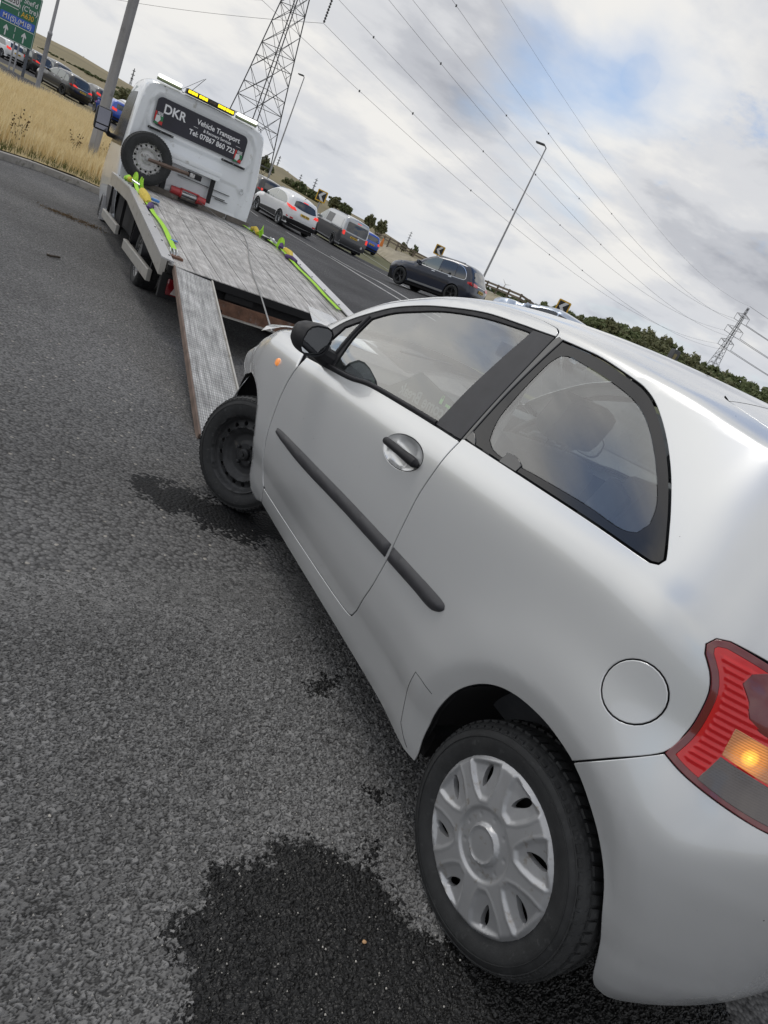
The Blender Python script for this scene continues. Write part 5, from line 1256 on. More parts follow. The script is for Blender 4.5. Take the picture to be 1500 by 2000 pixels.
mb.tube([(XC-.035, -.775+.03*sin(q), 1.455+.03*cos(q)) for q in np.linspace(0, 2*pi, 17)], .005, 6, False); mb.build('lashing_ring', M['zinc'], truck, True)
for a, b, z in ((.2, -.62, 1.335), (-.35, -.57, 1.245), (-.42, -.62, 1.22)): MB().box((XC-.004, b, z), (XC+.030, a, z+.008)).build('panel_slot', M['sign_black'], truck)
# lamps on the roof
for a, b in ((.79, .45), (-.385, -.715)):
    h = MB().bbox((XC-.06, b, 2.415), (XC+.03, a, 2.455), .008).build('work_lamp', mat('lamp_housing', (.20, .24, .14), .5), truck, 'auto')
    MB().bbox((XC-.078, b+.008, 2.448), (XC+.02, a-.008, 2.492), .012).build('lit_tube', M['lamp_on'], h, 'auto')
bar = MB().bbox((XC-.10, -.34, 2.415), (XC+.03, .385, 2.482), .008).build('beacon_bar', M['sign_black'], truck, 'auto')
for a, b in ((.365, .225), (.205, .075), (-.08, -.20), (-.205, -.325)):
    for k in range(3):
        w_ = (b-a)/3; MB().bbox((XC-.108, a+w_*k+w_*.94, 2.43), (XC-.09, a+w_*k+w_*.06, 2.470), .006).build('amber_segment', M['amber_bar'], bar)
for a, b in ((.045, .0), (-.005, -.055)): MB().bbox((XC-.104, b, 2.432), (XC-.095, a, 2.466), .005).build('dark_segment', mat('dark_segment', (.08, .055, .03), .3), bar)
mb = MB(); mb.tube([(3.3, .30, 2.45), (3.26, .12, 2.73)], .004, 5); mb.build('roof_aerial', M['black_plastic'], truck)
mb = MB(); mb.tube([(3.25, .42, 2.45), (3.5, .10, 2.74)], .003, 5); mb.build('roof_aerial', M['black_plastic'], truck)
mb = MB(); mb.tube([(XC-.03, .45, 2.43), (XC-.035, .42, 2.40), (XC-.04, .385, 2.43)], .005, 5); mb.tube([(XC-.03, -.72, 2.45), (XC, -.80, 2.42), (XC+.1, -.85, 2.38)], .005, 5); mb.build('lamp_cable', M['black_plastic'], truck)
# near side of the cab: door glass, lower trim, mirror
def cab_side(poly, name, mat_, off):
    out = resample(np.array(poly), .05, True); v2, F = triangulate(out, [], .06); y = []
    for x, z in v2:
        s = cab_section(x); s = s[s[:, 0] > .6]; y.append(np.interp(z, s[:, 1], s[:, 0]))
    V = np.stack([v2[:, 0], np.array(y)+off, v2[:, 1]], 1); o = mesh_obj(name, V, F, mat_, truck); fix_normals(o)
    if sum(p.normal.y for p in o.data.polygons) < 0: o.data.flip_normals()
    V3 = V*np.array([1, -1, 1]); o2 = mesh_obj(name, V3, F, mat_, truck); fix_normals(o2)
    if sum(p.normal.y for p in o2.data.polygons) > 0: o2.data.flip_normals()
cab_side([(3.32, 1.40), (3.34, 1.7), (3.40, 2.1), (3.48, 2.19), (4.3, 2.19), (4.6, 2.02), (4.86, 1.70), (5.0, 1.42)], 'side_window', M['dark_side_glass'], .004)
cab_side([(3.09, .50), (3.10, .80), (4.05, .80), (4.05, .45), (3.2, .45)], 'side_skirt', mat('grey_sill', (.12, .12, .125), .6), .006)
for sd in (1, -1):
    mr = empty('wing_mirror', (0, 0, 0)); mr.parent = truck
    MB().bbox((4.62, min(sd*1.09, sd*1.33), 1.50), (4.76, max(sd*1.09, sd*1.33), 1.85), .045).build('mirror_shell', M['black_plastic'], mr, 'auto')
    MB().bbox((4.612, min(sd*1.115, sd*1.305), 1.60), (4.622, max(sd*1.115, sd*1.305), 1.83), .004).build('mirror_glass', M['mirror_dim'], mr)
    MB().bbox((4.612, min(sd*1.115, sd*1.305), 1.52), (4.622, max(sd*1.115, sd*1.305), 1.585), .004).build('mirror_glass', M['mirror_dim'], mr)
    mb = MB(); mb.tube([(4.70, sd*.99, 1.50), (4.70, sd*1.08, 1.50), (4.70, sd*1.17, 1.58)], .04, 8); mb.build('mirror_arm', M['black_plastic'], mr, True)
# flatbed
def deck():
    mb = MB(); xs = [-1.98, -1.5, -.8, 0, .5, .8, .95, 1.1, 1.6, 2.4, XC-.02]
    V = []; F = []
    for x in xs:
        for y in (1.03, .5, 0, -.5, -1.03): V.append((x, y, deckz(x)))
        for y in (1.03, -1.03): V.append((x, y, deckz(x)-.06))
    for i in range(len(xs)-1):
        a, b = i*7, (i+1)*7
        for j in range(4): F.append((a+j, a+j+1, b+j+1, b+j))
        F += [(a+5, a, b, b+5), (a+4, a+6, b+6, b+4), (a+6, a+5, b+5, b+6)]
    F += [(0, 1, 2, 3, 4, 6, 5)]
    return mb.add(V, F)
def checker_mat(name, base, dirt, t0=.62, t1=1.35):
    """worn tread plate: raised bars in two directions, scuffed and stained along the truck"""
    m, nt, b = _nodes(name); N, L = nt.nodes, nt.links; tc = N.new('ShaderNodeTexCoord')
    def mp(sc, rot=0):
        o = N.new('ShaderNodeMapping'); o.inputs['Scale'].default_value = sc; o.inputs['Rotation'].default_value = (0, 0, rot); L.new(tc.outputs['Object'], o.inputs[0]); return o.outputs[0]
    def nz(v, s, d=6, r=.6):
        o = N.new('ShaderNodeTexNoise'); o.inputs['Scale'].default_value = s; o.inputs['Detail'].default_value = d; o.inputs['Roughness'].default_value = r; L.new(v, o.inputs['Vector']); return o.outputs[0]
    st = nz(mp((.9, 17, 1)), 2.3, 10, .70); st2 = nz(mp((2.2, 2.2, 1)), 2.5, 8, .65); sc = nz(mp((3, 60, 1)), 3, 4, .7)
    rp = N.new('ShaderNodeValToRGB'); L.new(st, rp.inputs[0]); cr = rp.color_ramp
    for e, (p, c) in zip([cr.elements[0], cr.elements[1], cr.elements.new(.52)], ((.30, tuple(x*.42 for x in base)), (.70, tuple(min(1, x*1.45) for x in base)), (.5, base))): e.position = p; e.color = (*c, 1)
    mr = N.new('ShaderNodeMapRange'); L.new(st2, mr.inputs[0]); mr.inputs[1].default_value = .30; mr.inputs[2].default_value = .66; mr.inputs[3].default_value = .62; mr.inputs[4].default_value = 1.22
    mm = N.new('ShaderNodeMix'); mm.data_type = 'RGBA'; mm.blend_type = 'MULTIPLY'; mm.inputs[0].default_value = 1; L.new(rp.outputs[0], mm.inputs[6]); L.new(mr.outputs[0], mm.inputs[7])
    # the tread: raised bars, worn paler than the plate between them
    hs = []
    for rot, off in ((pi/4, 0), (-pi/4, .5)):
        v = N.new('ShaderNodeTexVoronoi'); v.inputs['Randomness'].default_value = 0; v.inputs['Scale'].default_value = 1
        q = N.new('ShaderNodeMapping'); q.inputs['Rotation'].default_value = (0, 0, rot); q.inputs['Scale'].default_value = (20, 46, 0); q.inputs['Location'].default_value = (off, off, 0); L.new(tc.outputs['Object'], q.inputs[0]); L.new(q.outputs[0], v.inputs['Vector']); hs.append(v.outputs['Distance'])
    mn = N.new('ShaderNodeMath'); mn.operation = 'MINIMUM'; L.new(hs[0], mn.inputs[0]); L.new(hs[1], mn.inputs[1])
    r2 = N.new('ShaderNodeMapRange'); L.new(mn.outputs[0], r2.inputs[0]); r2.inputs[1].default_value = .22; r2.inputs[2].default_value = .36; r2.inputs[3].default_value = 1; r2.inputs[4].default_value = 0
    tr_ = N.new('ShaderNodeMapRange'); L.new(r2.outputs[0], tr_.inputs[0]); tr_.inputs[3].default_value = t0; tr_.inputs[4].default_value = t1
    mt_ = N.new('ShaderNodeMix'); mt_.data_type = 'RGBA'; mt_.blend_type = 'MULTIPLY'; mt_.inputs[0].default_value = 1; L.new(mm.outputs[2], mt_.inputs[6]); L.new(tr_.outputs[0], mt_.inputs[7]); mm = mt_
    # bright scuffs
    s2 = N.new('ShaderNodeMapRange'); L.new(sc, s2.inputs[0]); s2.inputs[1].default_value = .60; s2.inputs[2].default_value = .70
    m2 = N.new('ShaderNodeMix'); m2.data_type = 'RGBA'; L.new(s2.outputs[0], m2.inputs[0]); L.new(mm.outputs[2], m2.inputs[6]); m2.inputs[7].default_value = (.62, .62, .64, 1)
    L.new(m2.outputs[2], b.inputs['Base Color']); b.inputs['Metallic'].default_value = .35; b.inputs['Roughness'].default_value = .5
    bpn = N.new('ShaderNodeBump'); bpn.inputs['Distance'].default_value = .004; L.new(r2.outputs[0], bpn.inputs['Height']); L.new(bpn.outputs[0], b.inputs['Normal']); return m
M['deck'] = checker_mat('deck_plate', (.45, .435, .42), (.16, .14, .13)); M['ramp'] = checker_mat('ramp_plate', (.40, .40, .395), (.2, .2, .2), .78, 1.22)
dk = fix_normals(deck().build('deck', M['deck'], truck)); 
for x in (.55, 1.9): MB().box((x-.004, -1.02, deckz(x)-.02), (x+.004, 1.02, deckz(x)+.0012)).build('plate_joint', M['under'], dk)
for y in (-.78, -.52, -.26, .26, .52, .78):
    for x0, x1 in ((-1.97, .94), (.96, XC-.14)): fix_normals(MB().add([(x0, y-.0022, deckz(x0)+.0011), (x0, y+.0022, deckz(x0)+.0011), (x1, y+.0022, deckz(x1)+.0011), (x1, y-.0022, deckz(x1)+.0011), (x0, y, deckz(x0)-.01), (x1, y, deckz(x1)-.01)], [(0, 1, 2, 3), (0, 3, 5, 4), (1, 4, 5, 2), (0, 4, 1), (3, 2, 5)]).build('plank_seam', M['under'], dk))
MB().box((-2.0, -1.03, .535), (-1.975, 1.03, .605)).build('rear_edge', M['under'], truck)
# headboard timber across the front of the deck
for a, b, x in ((.70, -.62, XC-.11), (-.64, -1.02, XC-.09)):
    Vz = .985; MB().bbox((x, b, Vz+.005), (x+.05, a, Vz+.085), .004).build('headboard_plank', M['wood_board'], truck)
for sd in (1, -1):
    # aluminium side rails following the deck, with a top capping
    for x0, x1, nm in ((.93, 3.02, 'side_rail'), (-1.98, .93, 'side_rail')):
        n0, n1 = deckz(x0), deckz(x1); y0, y1 = sd*1.045, sd*1.095; V = []
        for x, z in ((x0, n0), (x1, n1)): V += [(x, y0, z-.115), (x, y1, z-.115), (x, y1, z+.028), (x, y0, z+.028)]
        fix_normals(MB().add(V, [(0, 1, 2, 3), (4, 7, 6, 5), (0, 4, 5, 1), (1, 5, 6, 2), (2, 6, 7, 3), (3, 7, 4, 0)]).build(nm, M['alu'], truck))
        V = []
        for x, z in ((x0+.0005, n0), (x1-.0005, n1)): V += [(x, sd*.985, z+.020), (x, sd*1.10, z+.030), (x, sd*1.10, z+.045), (x, sd*.985, z+.032)]
        cp = fix_normals(MB().add(V, [(0, 1, 2, 3), (4, 7, 6, 5), (0, 4, 5, 1), (1, 5, 6, 2), (2, 6, 7, 3), (3, 7, 4, 0)]).build('rail_capping', M['alu_light'], truck))
        for t in np.linspace(.06, .94, 6):
            x = x0+(x1-x0)*t; MB().lathe([(0, .012), (.006, .010), (.008, 0)], 8, 'z', (x, sd*1.005, deckz(x)+.033)).build('bolt', M['steel_black'], cp)
    # lower guard rails and hangers
    for x0, x1, z0, z1 in ((1.50, 3.35, .355, .475), (-1.35, .62, .315, .43)):
        y0, y1 = sorted((sd*1.03, sd*1.075)); g = MB().bbox((x0, y0, z0), (x1, y1, z1), .006).build('side_guard', M['alu'], truck)
        MB().box((x0+.01, y0-.001, z1-.012), (x1-.01, y1+.003, z1-.006)).build('guard_lip', M['alu_light'], g)
        for x in ((x0+.15), (x1-.12)):
            a, b = sorted((sd*.99, sd*1.028)); MB().box((x-.02, a, z0), (x+.02, b, deckz(x)-.10)).build('hanger', M['under'], g)
    # wheels
for sd in (1, -1):
    for x, w_, nm in ((0, .235, 'wheel'), (4.488, .225, 'wheel')):
        zz = .345 if sd > 0 else .345-.085
        r = empty(nm, (x, sd*(.86 if x < 1 else .875), zz), 0 if sd > 0 else pi); r.parent = truck; tyre_mesh(.345, .215, w_, 'tyre', r, sd > 0 and x < 1); sw_ = steel_wheel(r, .215, M['steel_grey'], 15, .016, .80, 6, depth=.035); sw_.location = (0, w_*.38, 0)
# chassis, mudguards, dark underside
mb = MB()
for y in (.36, -.36): mb.box((-1.85, y-.04, .40), (4.6, y+.04, .56))
mb.build('chassis_rail', M['under'], truck)
MB().box((-1.94, -1.0, .40), (-1.62, 1.0, .56)).build('rear_crossmember', M['under'], truck)
MB().box((1.2, -.92, .42), (XC+.2, .92, .84)).build('underbed_tank', M['under'], truck)
for sd in (1, -1):
    V = []; F = []
    for y in (.70, 1.02):
        for k in range(15):
            q = .15+(pi-.3)*k/14; V.append((.45*cos(q), sd*y, .345+.47*sin(q)))
    for k in range(14): F.append((k, k+1, 16+k, 15+k))
    o = mesh_obj('mudguard', V, F, M['black_plastic'], truck); md = o.modifiers.new('thickness', 'SOLIDIFY'); md.thickness = .012
    MB().box((4.02, min(sd*.78, sd*1.03), .25), (4.05, max(sd*.78, sd*1.03), .62)).build('mud_flap', M['alu_light'], truck)
# rear lamp board, lamp cluster and rusty ramp beam
MB().bbox((-1.99, .62, .30), (-1.93, 1.06, .53), .01).build('lamp_board', M['under'], truck)
lm = MB().bbox((-2.005, .76, .345), (-1.985, 1.0, .49), .012).build('tail_lamp', M['red_dark'], truck, 'auto')
fix_normals(MB().prism([(.955, .36), (.93, .42), (.95, .47), (.90, .478), (.86, .44), (.80, .42), (.80, .355)], -2.010, -2.003, lambda x, y, h: (h, x, y)).build('reversing_lens', mat('cracked_lens', (.42, .36, .34), .4, var=.25, vscale=30), lm))
MB().bbox((-1.99, -.98, .34), (-1.93, -.62, .52), .01).build('lamp_board', M['under'], truck)
bm_ = MB().bbox((-2.02, -.72, .325), (-1.97, .52, .455), .006).build('ramp_beam', M['rust'], truck)
MB().box((-2.06, -.72, .318), (-1.96, .52, .332)).build('beam_flange', M['alu'], bm_)
for y in (.47, -.30): MB().lathe([(-.004, .014), (0, .014), (.001, 0)], 10, 'x', (-2.021, y, .355)).build('bolt_hole', M['under'], bm_)
pk = MB().bbox((-1.985, .18, .47), (-1.97, .46, .545), .003).build('plate_bracket', M['under'], truck)
# winch
wn = MB(); wn.lathe([(-.02, .0), (0, .05), (.16, .062), (.18, .05), (.20, .05), (.22, .062), (.30, .062), (.31, .0)], 20, 'x'); 
w_ = empty('winch', (XC-.10, .24, 1.115), -pi/2); w_.parent = truck
mb = MB(); mb.lathe([(-.04, 0), (-.035, .055), (.10, .062), (.11, .075), (.13, .075), (.135, .045)], 22, 'x'); mb.build('motor', M['winch_red'], w_, 'auto')
mb = MB(); mb.lathe([(.36, .045), (.365, .075), (.38, .075), (.39, .062), (.50, .055), (.51, 0)], 22, 'x'); mb.build('gearbox', M['winch_red'], w_, 'auto')
mb = MB(); mb.lathe([(.135, .036), (.36, .036)], 22, 'x'); mb.build('drum', M['zinc'], w_, True)
mb = MB(); mb.bbox((.10, -.07, -.10), (.40, .07, -.075), .004); mb.build('winch_base', M['under'], w_)
mb = MB(); mb.tube([(.115, -.07, .06), (.38, -.07, .06)], .014, 8); mb.build('tie_bar', M['winch_red'], w_, True)
# winch cable, hooked to the car's nose
cab_pts = [tw(XC-.16, -.16, 1.10), tw(2.2, -.28, 1.02), tw(.97, -.40, .958), tw(.3, -.29, .895), tw(-.55, -.10, .79), tw(-1.2, .02, .715), tw(-1.98, .135, .622)]
end = at(531, 648, 4.62); cab_pts += [tuple(np.array(cab_pts[-1])*.5+end*.5), end]
mb = MB(); mb.tube([tuple(p) for p in cab_pts], .0065, 8); o = mb.build('winch_cable', M['cable'], None, True); tag(o, 'steel winch cable running from the red winch down the flatbed to the silver car', 'cable')
# ramp let down at the rear
def ramp(yc, label):
    A0 = tw(-2.03, yc, .600); 
    ground = {1: np.array([-1.45, 4.36, .02])}[1]
    return A0
def make_ramp(top, bot, width, label):
    top = np.array(top); bot = np.array(bot); d = bot-top; L = np.linalg.norm(d); ex = Vector(d/L); ez = Vector((0, 0, 1)); ey = ez.cross(ex).normalized(); ez = ex.cross(ey)
    m = Matrix.Identity(4)
    for k in range(3): m[k][0], m[k][1], m[k][2], m[k][3] = ex[k], ey[k], ez[k], top[k]
    r = empty('loading_ramp', matrix=m); tag(r, label, 'ramp')
    h = width/2
    MB().box((0, -h+.016, -.012), (L, h-.016, 0)).build('ramp_plate', M['ramp'], r)
    for s_ in (1, -1):
        a, b = sorted((s_*h, s_*(h-.014))); MB().box((0, a, -.042), (L, b, .012)).build('ramp_edge', M['rust_rail'] if s_ < 0 else M['alu'], r)
    for k in range(9): x = L*(k+.5)/9; MB().box((x-.015, -h+.016, -.06), (x+.015, h-.016, -.013)).build('cross_bar', M['under'], r)
    return r
# ------------------------------------------------------------------ traffic
def vehicle(name, label, cat, S, pos, heading, group='traffic queueing past the recovery truck'):
    """S: profile from the rear bumper over the roof to the nose, wheels, windows, lamps"""
    g = float(H(pos[0], pos[1])); hd = radians(heading)
    fx, fy = -sin(hd), cos(hd); slope = (float(H(pos[0]+fx, pos[1]+fy))-float(H(pos[0]-fx, pos[1]-fy)))/2
    r = empty(name, (pos[0], pos[1], g+.01)); r.rotation_euler = (Matrix.Rotation(pi/2+hd, 3, 'Z') @ Matrix.Rotation(-math.atan(slope), 3, 'Y')).to_euler()
    tag(r, label, cat, group)
    prof = np.array(S['prof'], float); Wd = S['w']/2; zb = S['belt']; wb = S['wb']; wr = S['wr']; hmax = prof[:, 1].max(); xmin, xmax = prof[:, 0].min(), prof[:, 0].max()
    top = resample(prof, .10, True, 60, closed=False)
    tumb = S.get('tumble', .16)
    def y0f(x, z):
        t = np.clip((z-zb)/max(hmax-zb, .1), 0, 1); low = np.clip((zb-.35-z)/.5, 0, 1)
        ends = np.clip((x-(xmax-1.0))/1.0, 0, 1)**2*.20+np.clip(((xmin+.55)-x)/.55, 0, 1)**2*.10
        return Wd-tumb*t**1.15-.05*low-ends
    def yf(x, z):
        d = dist_poly(top, np.stack([x, z], 1), False); e = np.clip(1-d/.11, 0, 1); return y0f(x, z)-.085*e**2.2
    ar = wr+.045; zc = wr
    def arc(cx): 
        a0 = math.asin(max(-1, min(1, (S['floor']-zc)/ar))); return [(cx+ar*cos(q), zc+ar*sin(q)) for q in np.linspace(a0, pi-a0, 12)]
    fl = S['floor']; poly = list(map(tuple, top))+[(xmax-.12, fl)]+arc(wb)+arc(0)+[(xmin+.12, fl)]
    v2, F = triangulate(np.array(poly), [], S.get('h', .13)); yy = yf(v2[:, 0], v2[:, 1])
    V = [np.stack([v2[:, 0], yy, v2[:, 1]], 1), np.stack([v2[:, 0], -yy, v2[:, 1]], 1)]; n0 = len(v2); FF = [tuple(f) for f in F]+[tuple(int(i)+n0 for i in f[::-1]) for f in F]
    ye = yf(top[:, 0], top[:, 1]); dn = np.gradient(top, axis=0); dn /= np.hypot(*dn.T)[:, None]; nr = np.stack([-dn[:, 1], dn[:, 0]], 1)
    if (nr[len(nr)//2, 1]) < 0: nr = -nr
    us = np.linspace(-1, 1, 9); cr = S.get('crown', .055); base = n0*2; st = []
    for u in us:
        q = top+nr*cr*(1-u*u); st.append(np.stack([q[:, 0], ye*u, q[:, 1]], 1))
    V = np.vstack(V+st); k = len(top)
    for j in range(8):
        for i in range(k-1): FF.append((base+j*k+i, base+j*k+i+1, base+(j+1)*k+i+1, base+(j+1)*k+i))
    body = mesh_obj('body', V, FF, S['paint'], r); weld(body, .0008); fix_normals(body); sharp_by_angle(body, 48)
    MB().box((xmin+.15, -Wd+.12, .16), (xmax-.15, Wd-.12, fl+.25)).build('underbody', M['under'], r)
    def side(nm, poly, mt, off=.006, sides=(1, -1), sm=True):
        o2 = resample(np.array(poly), .06, sm, 45); v, f = triangulate(o2, [], .12); y = yf(v[:, 0], v[:, 1])+off
        for sd in sides:
            o = mesh_obj(nm, np.stack([v[:, 0], sd*y, v[:, 1]], 1), f, mt, r); fix_normals(o)
            if sum(p.normal.y for p in o.data.polygons)*sd < 0: o.data.flip_normals()
    irear = int(np.argmax(top[:, 1] >= hmax-.02)); rz = np.maximum.accumulate(top[:irear+1, 1])+np.arange(irear+1)*1e-6; rx = top[:irear+1, 0]
    def rear(nm, poly, mt, off=.022, sm=True, par=None):
        o2 = resample(np.array(poly), .05, sm, 45); v, f = triangulate(o2, [], .10); x = np.interp(v[:, 1], rz, rx); yedge = np.maximum(yf(x, v[:, 1]), .2)
        x = x-cr*np.clip(1-(v[:, 0]/yedge)**2, 0, 1)-off; o = mesh_obj(nm, np.stack([x, v[:, 0], v[:, 1]], 1), f, mt, par or r); fix_normals(o)
        if sum(p.normal.x for p in o.data.polygons) > 0: o.data.flip_normals()
        return o
    for p in S.get('side_win', []): side('side_window', p[0], p[1] if len(p) > 1 else M['car_glass'])
    for nm, p, mt in S.get('side_extra', []): side(nm, p, mt, .009)
    for nm, p, mt in S.get('rear', []): rear(nm, p, mt)
    for nm, p, mt in S.get('rear_pair', []):
        rear(nm, p, mt, .026); rear(nm, [(-a, b) for a, b in p][::-1], mt, .026)
    if S.get('plate'):
        a, b = S['plate']; pl = rear('number_plate', [(a-.26, b-.056), (a+.26, b-.056), (a+.26, b+.056), (a-.26, b+.056)], M['plate_y'], .032, False)
        for q in (-.17, -.105, -.04, .06, .125, .19): rear('plate_character', [(a-q-.02, b-.034), (a-q+.02, b-.034), (a-q+.02, b+.034), (a-q-.02, b+.034)], M['sign_black'], .036, False, pl)
    # front screen and lamps
    ft = top[np.argmax(top[:, 1]):]; fz = ft[::-1, 1]; fx_ = ft[::-1, 0]
    zw0, zw1 = S.get('screen', (zb+.05, hmax-.10)); ww = Wd-.16
    pv = resample(np.array([(-ww, zw0), (ww, zw0), (ww-.1, zw1), (-ww+.1, zw1)]), .1, False); v, f = triangulate(pv, [], .12); x = np.interp(v[:, 1], np.maximum.accumulate(fz)+np.arange(len(fz))*1e-6, fx_)+cr*np.clip(1-(v[:, 0]/Wd)**2, 0, 1)+.012
    fix_normals(mesh_obj('windscreen', np.stack([x, v[:, 0], v[:, 1]], 1), f, M['car_glass'], r))
    # wheels
    for x in (0, wb):
        for sd in (1, -1):
            w = empty('wheel', (x, sd*(Wd-.11), wr), 0 if sd > 0 else pi); w.parent = r
            ty = MB(); rr = wr*.68; ty.lathe([(.085, rr), (.105, rr+.03), (.108, (wr+rr)/2), (.09, wr-.012), (.05, wr), (-.08, wr), (-.10, wr-.02), (-.10, rr)], 30); t = ty.build('tyre', M['rubber'], w, True)
            ri = MB(); ri.lathe([(.03, 0), (.035, rr*.18), (.02, rr*.25)], 14)
            for k_ in range(5):
                a = 2*pi*k_/5+.3
                for da in (-.13, .13):
                    c0 = (rr*.16*cos(a), .028, rr*.16*sin(a)); c1 = (rr*.97*cos(a+da), .07, rr*.97*sin(a+da)); ri.tube([c0, c1], rr*.075, 5)
            ri.lathe([(.086, rr), (.092, rr*.97), (.07, rr*.92), (-.05, rr*.90)], 30); o = ri.build('rim', S.get('rim', M['alloy']), w, True)
            MB().lathe([(-.02, rr*.92), (-.02, 0)], 24).build('brake_disc', M['under'], w)
    for sd in (1, -1):
        x = S.get('mirror_x'); 
        if x: a, b = sorted((sd*(Wd-.05), sd*(Wd+.17))); MB().bbox((x, a, zb+.02), (x+.14, b, zb+.17), .03).build('wing_mirror', S.get('mirror_mat', S['paint']), r, 'auto')
    for nm, lo, hi, mt in S.get('boxes', []): MB().bbox(lo, hi, .012).build(nm, mt, r, 'auto')
    for nm, pts, rad, mt in S.get('tubes', []):
        mb = MB(); mb.tube(pts, rad, 6); mb.build(nm, mt, r, True)
    sc_ = S.get('scale', 1); r.scale = (sc_,)*3 if isinstance(sc_, (int, float)) else sc_
    return r
paint = lambda n, c, metal=.0: mat(n, c, .3, metal, coat=1.0, coat_rough=.03)
M['navy'] = paint('dark_navy_paint', (.018, .024, .044), .3); M['dark_grey_paint'] = paint('dark_grey_paint', (.075, .078, .084), .3); M['mid_silver'] = paint('silver_grey_paint', (.42, .44, .46), .5)
M['blue_paint'] = paint('bright_blue_paint', (.018, .075, .42), .2); M['black_paint'] = paint('black_paint', (.012, .012, .014)); M['clad'] = mat('black_cladding', (.022, .022, .024), .6); M['pale_blue'] = paint('pale_blue_silver', (.40, .46, .56), .5)
def suv_prof(L=1.0): return [(-.80, .32), (-.90, .48), (-.93, .70), (-.90, .90), (-.83, 1.04), (-.74, 1.12), (-.60, 1.36), (-.50, 1.50), (-.36, 1.585), (.10, 1.635), (.7, 1.645), (1.25, 1.60), (1.65, 1.48), (2.05, 1.25), (2.32, 1.10), (2.75, 1.03), (3.25, .94), (3.58, .80), (3.69, .62), (3.68, .42), (3.58, .30)]
SUV = dict(scale=1, prof=suv_prof(), w=1.89, belt=1.02, wb=2.87, wr=.36, floor=.28, paint=M['navy'], rim=M['alloy_dark'], plate=(0, .80), mirror_x=1.98,
    side_win=[([(1.98, 1.08), (1.55, 1.40), (1.22, 1.505), (.98, 1.525), (.98, 1.045)],  M['car_glass_pale']) if True else 0, ([(.93, 1.04), (.93, 1.525), (.5, 1.535), (.16, 1.50), (.10, 1.03)],), ([(.05, 1.03), (.10, 1.49), (-.16, 1.43), (-.36, 1.26), (-.44, 1.10), (-.40, 1.03)],)],
    side_extra=[('chrome_strip', [(2.02, 1.06), (1.0, 1.015), (.0, 1.0), (-.43, 1.01), (-.50, 1.09), (-.42, 1.28), (-.20, 1.46), (.12, 1.545), (.5, 1.57), (1.2, 1.545), (1.22, 1.53), (.5, 1.553), (.13, 1.528), (-.185, 1.447), (-.40, 1.27), (-.475, 1.095), (-.42, 1.028), (0, 1.018), (1.0, 1.034), (2.0, 1.078)], M['chrome']), ('door_handle', [(1.12, .955), (1.30, .955), (1.30, .985), (1.12, .985)], M['chrome']), ('door_handle', [(.22, .955), (.40, .955), (.40, .985), (.22, .985)], M['chrome']), ('tail_light', [(-.88, .90), (-.64, .93), (-.62, 1.0), (-.80, 1.03)], M['red_lens']), ('sill', [(2.38, .30), (.45, .30), (.45, .37), (2.38, .37)], M['alloy'])],
    rear=[('rear_window', [(-.62, 1.11), (.62, 1.11), (.55, 1.40), (.35, 1.47), (-.35, 1.47), (-.55, 1.40)], M['car_glass']), ('chrome_bar', [(-.55, .955), (.55, .955), (.55, .985), (-.55, .985)], M['chrome']), ('lower_bumper', [(-.78, .34), (.78, .34), (.8, .46), (-.8, .46)], M['clad'])],
    rear_pair=[('tail_light', [(.44, .90), (.80, .90), (.80, 1.03), (.44, 1.01)], M['red_lens'])], boxes=[('roof_rail', (-.1, .66, 1.62), (1.3, .69, 1.66), M['alloy']), ('roof_rail', (-.1, -.69, 1.62), (1.3, -.66, 1.66), M['alloy']), ('rear_wiper', (-.80, -.25, 1.12), (-.77, .1, 1.15), M['clad'])])
def gpos(u, v): p = gp(u, v); return (p[0], p[1])
def axle(u, v, heading, half):
    """rear axle centre from the ground contact pixel of the left rear wheel"""
    p = gp(u, v); hd = radians(heading); return (p[0]+cos(hd)*half, p[1]+sin(hd)*half)
def suv_pos(u, v, hd):
    p = axle(u, v, hd, .80); a = radians(hd); return (p[0]+sin(a)*2.64, p[1]-cos(a)*2.64)
vehicle('parked_suv', 'dark navy estate-style SUV with chrome window line crossing the near lanes', 'car', dict(SUV, scale=(.89, .93, 1.0)), suv_pos(770, 556, 66), 66)
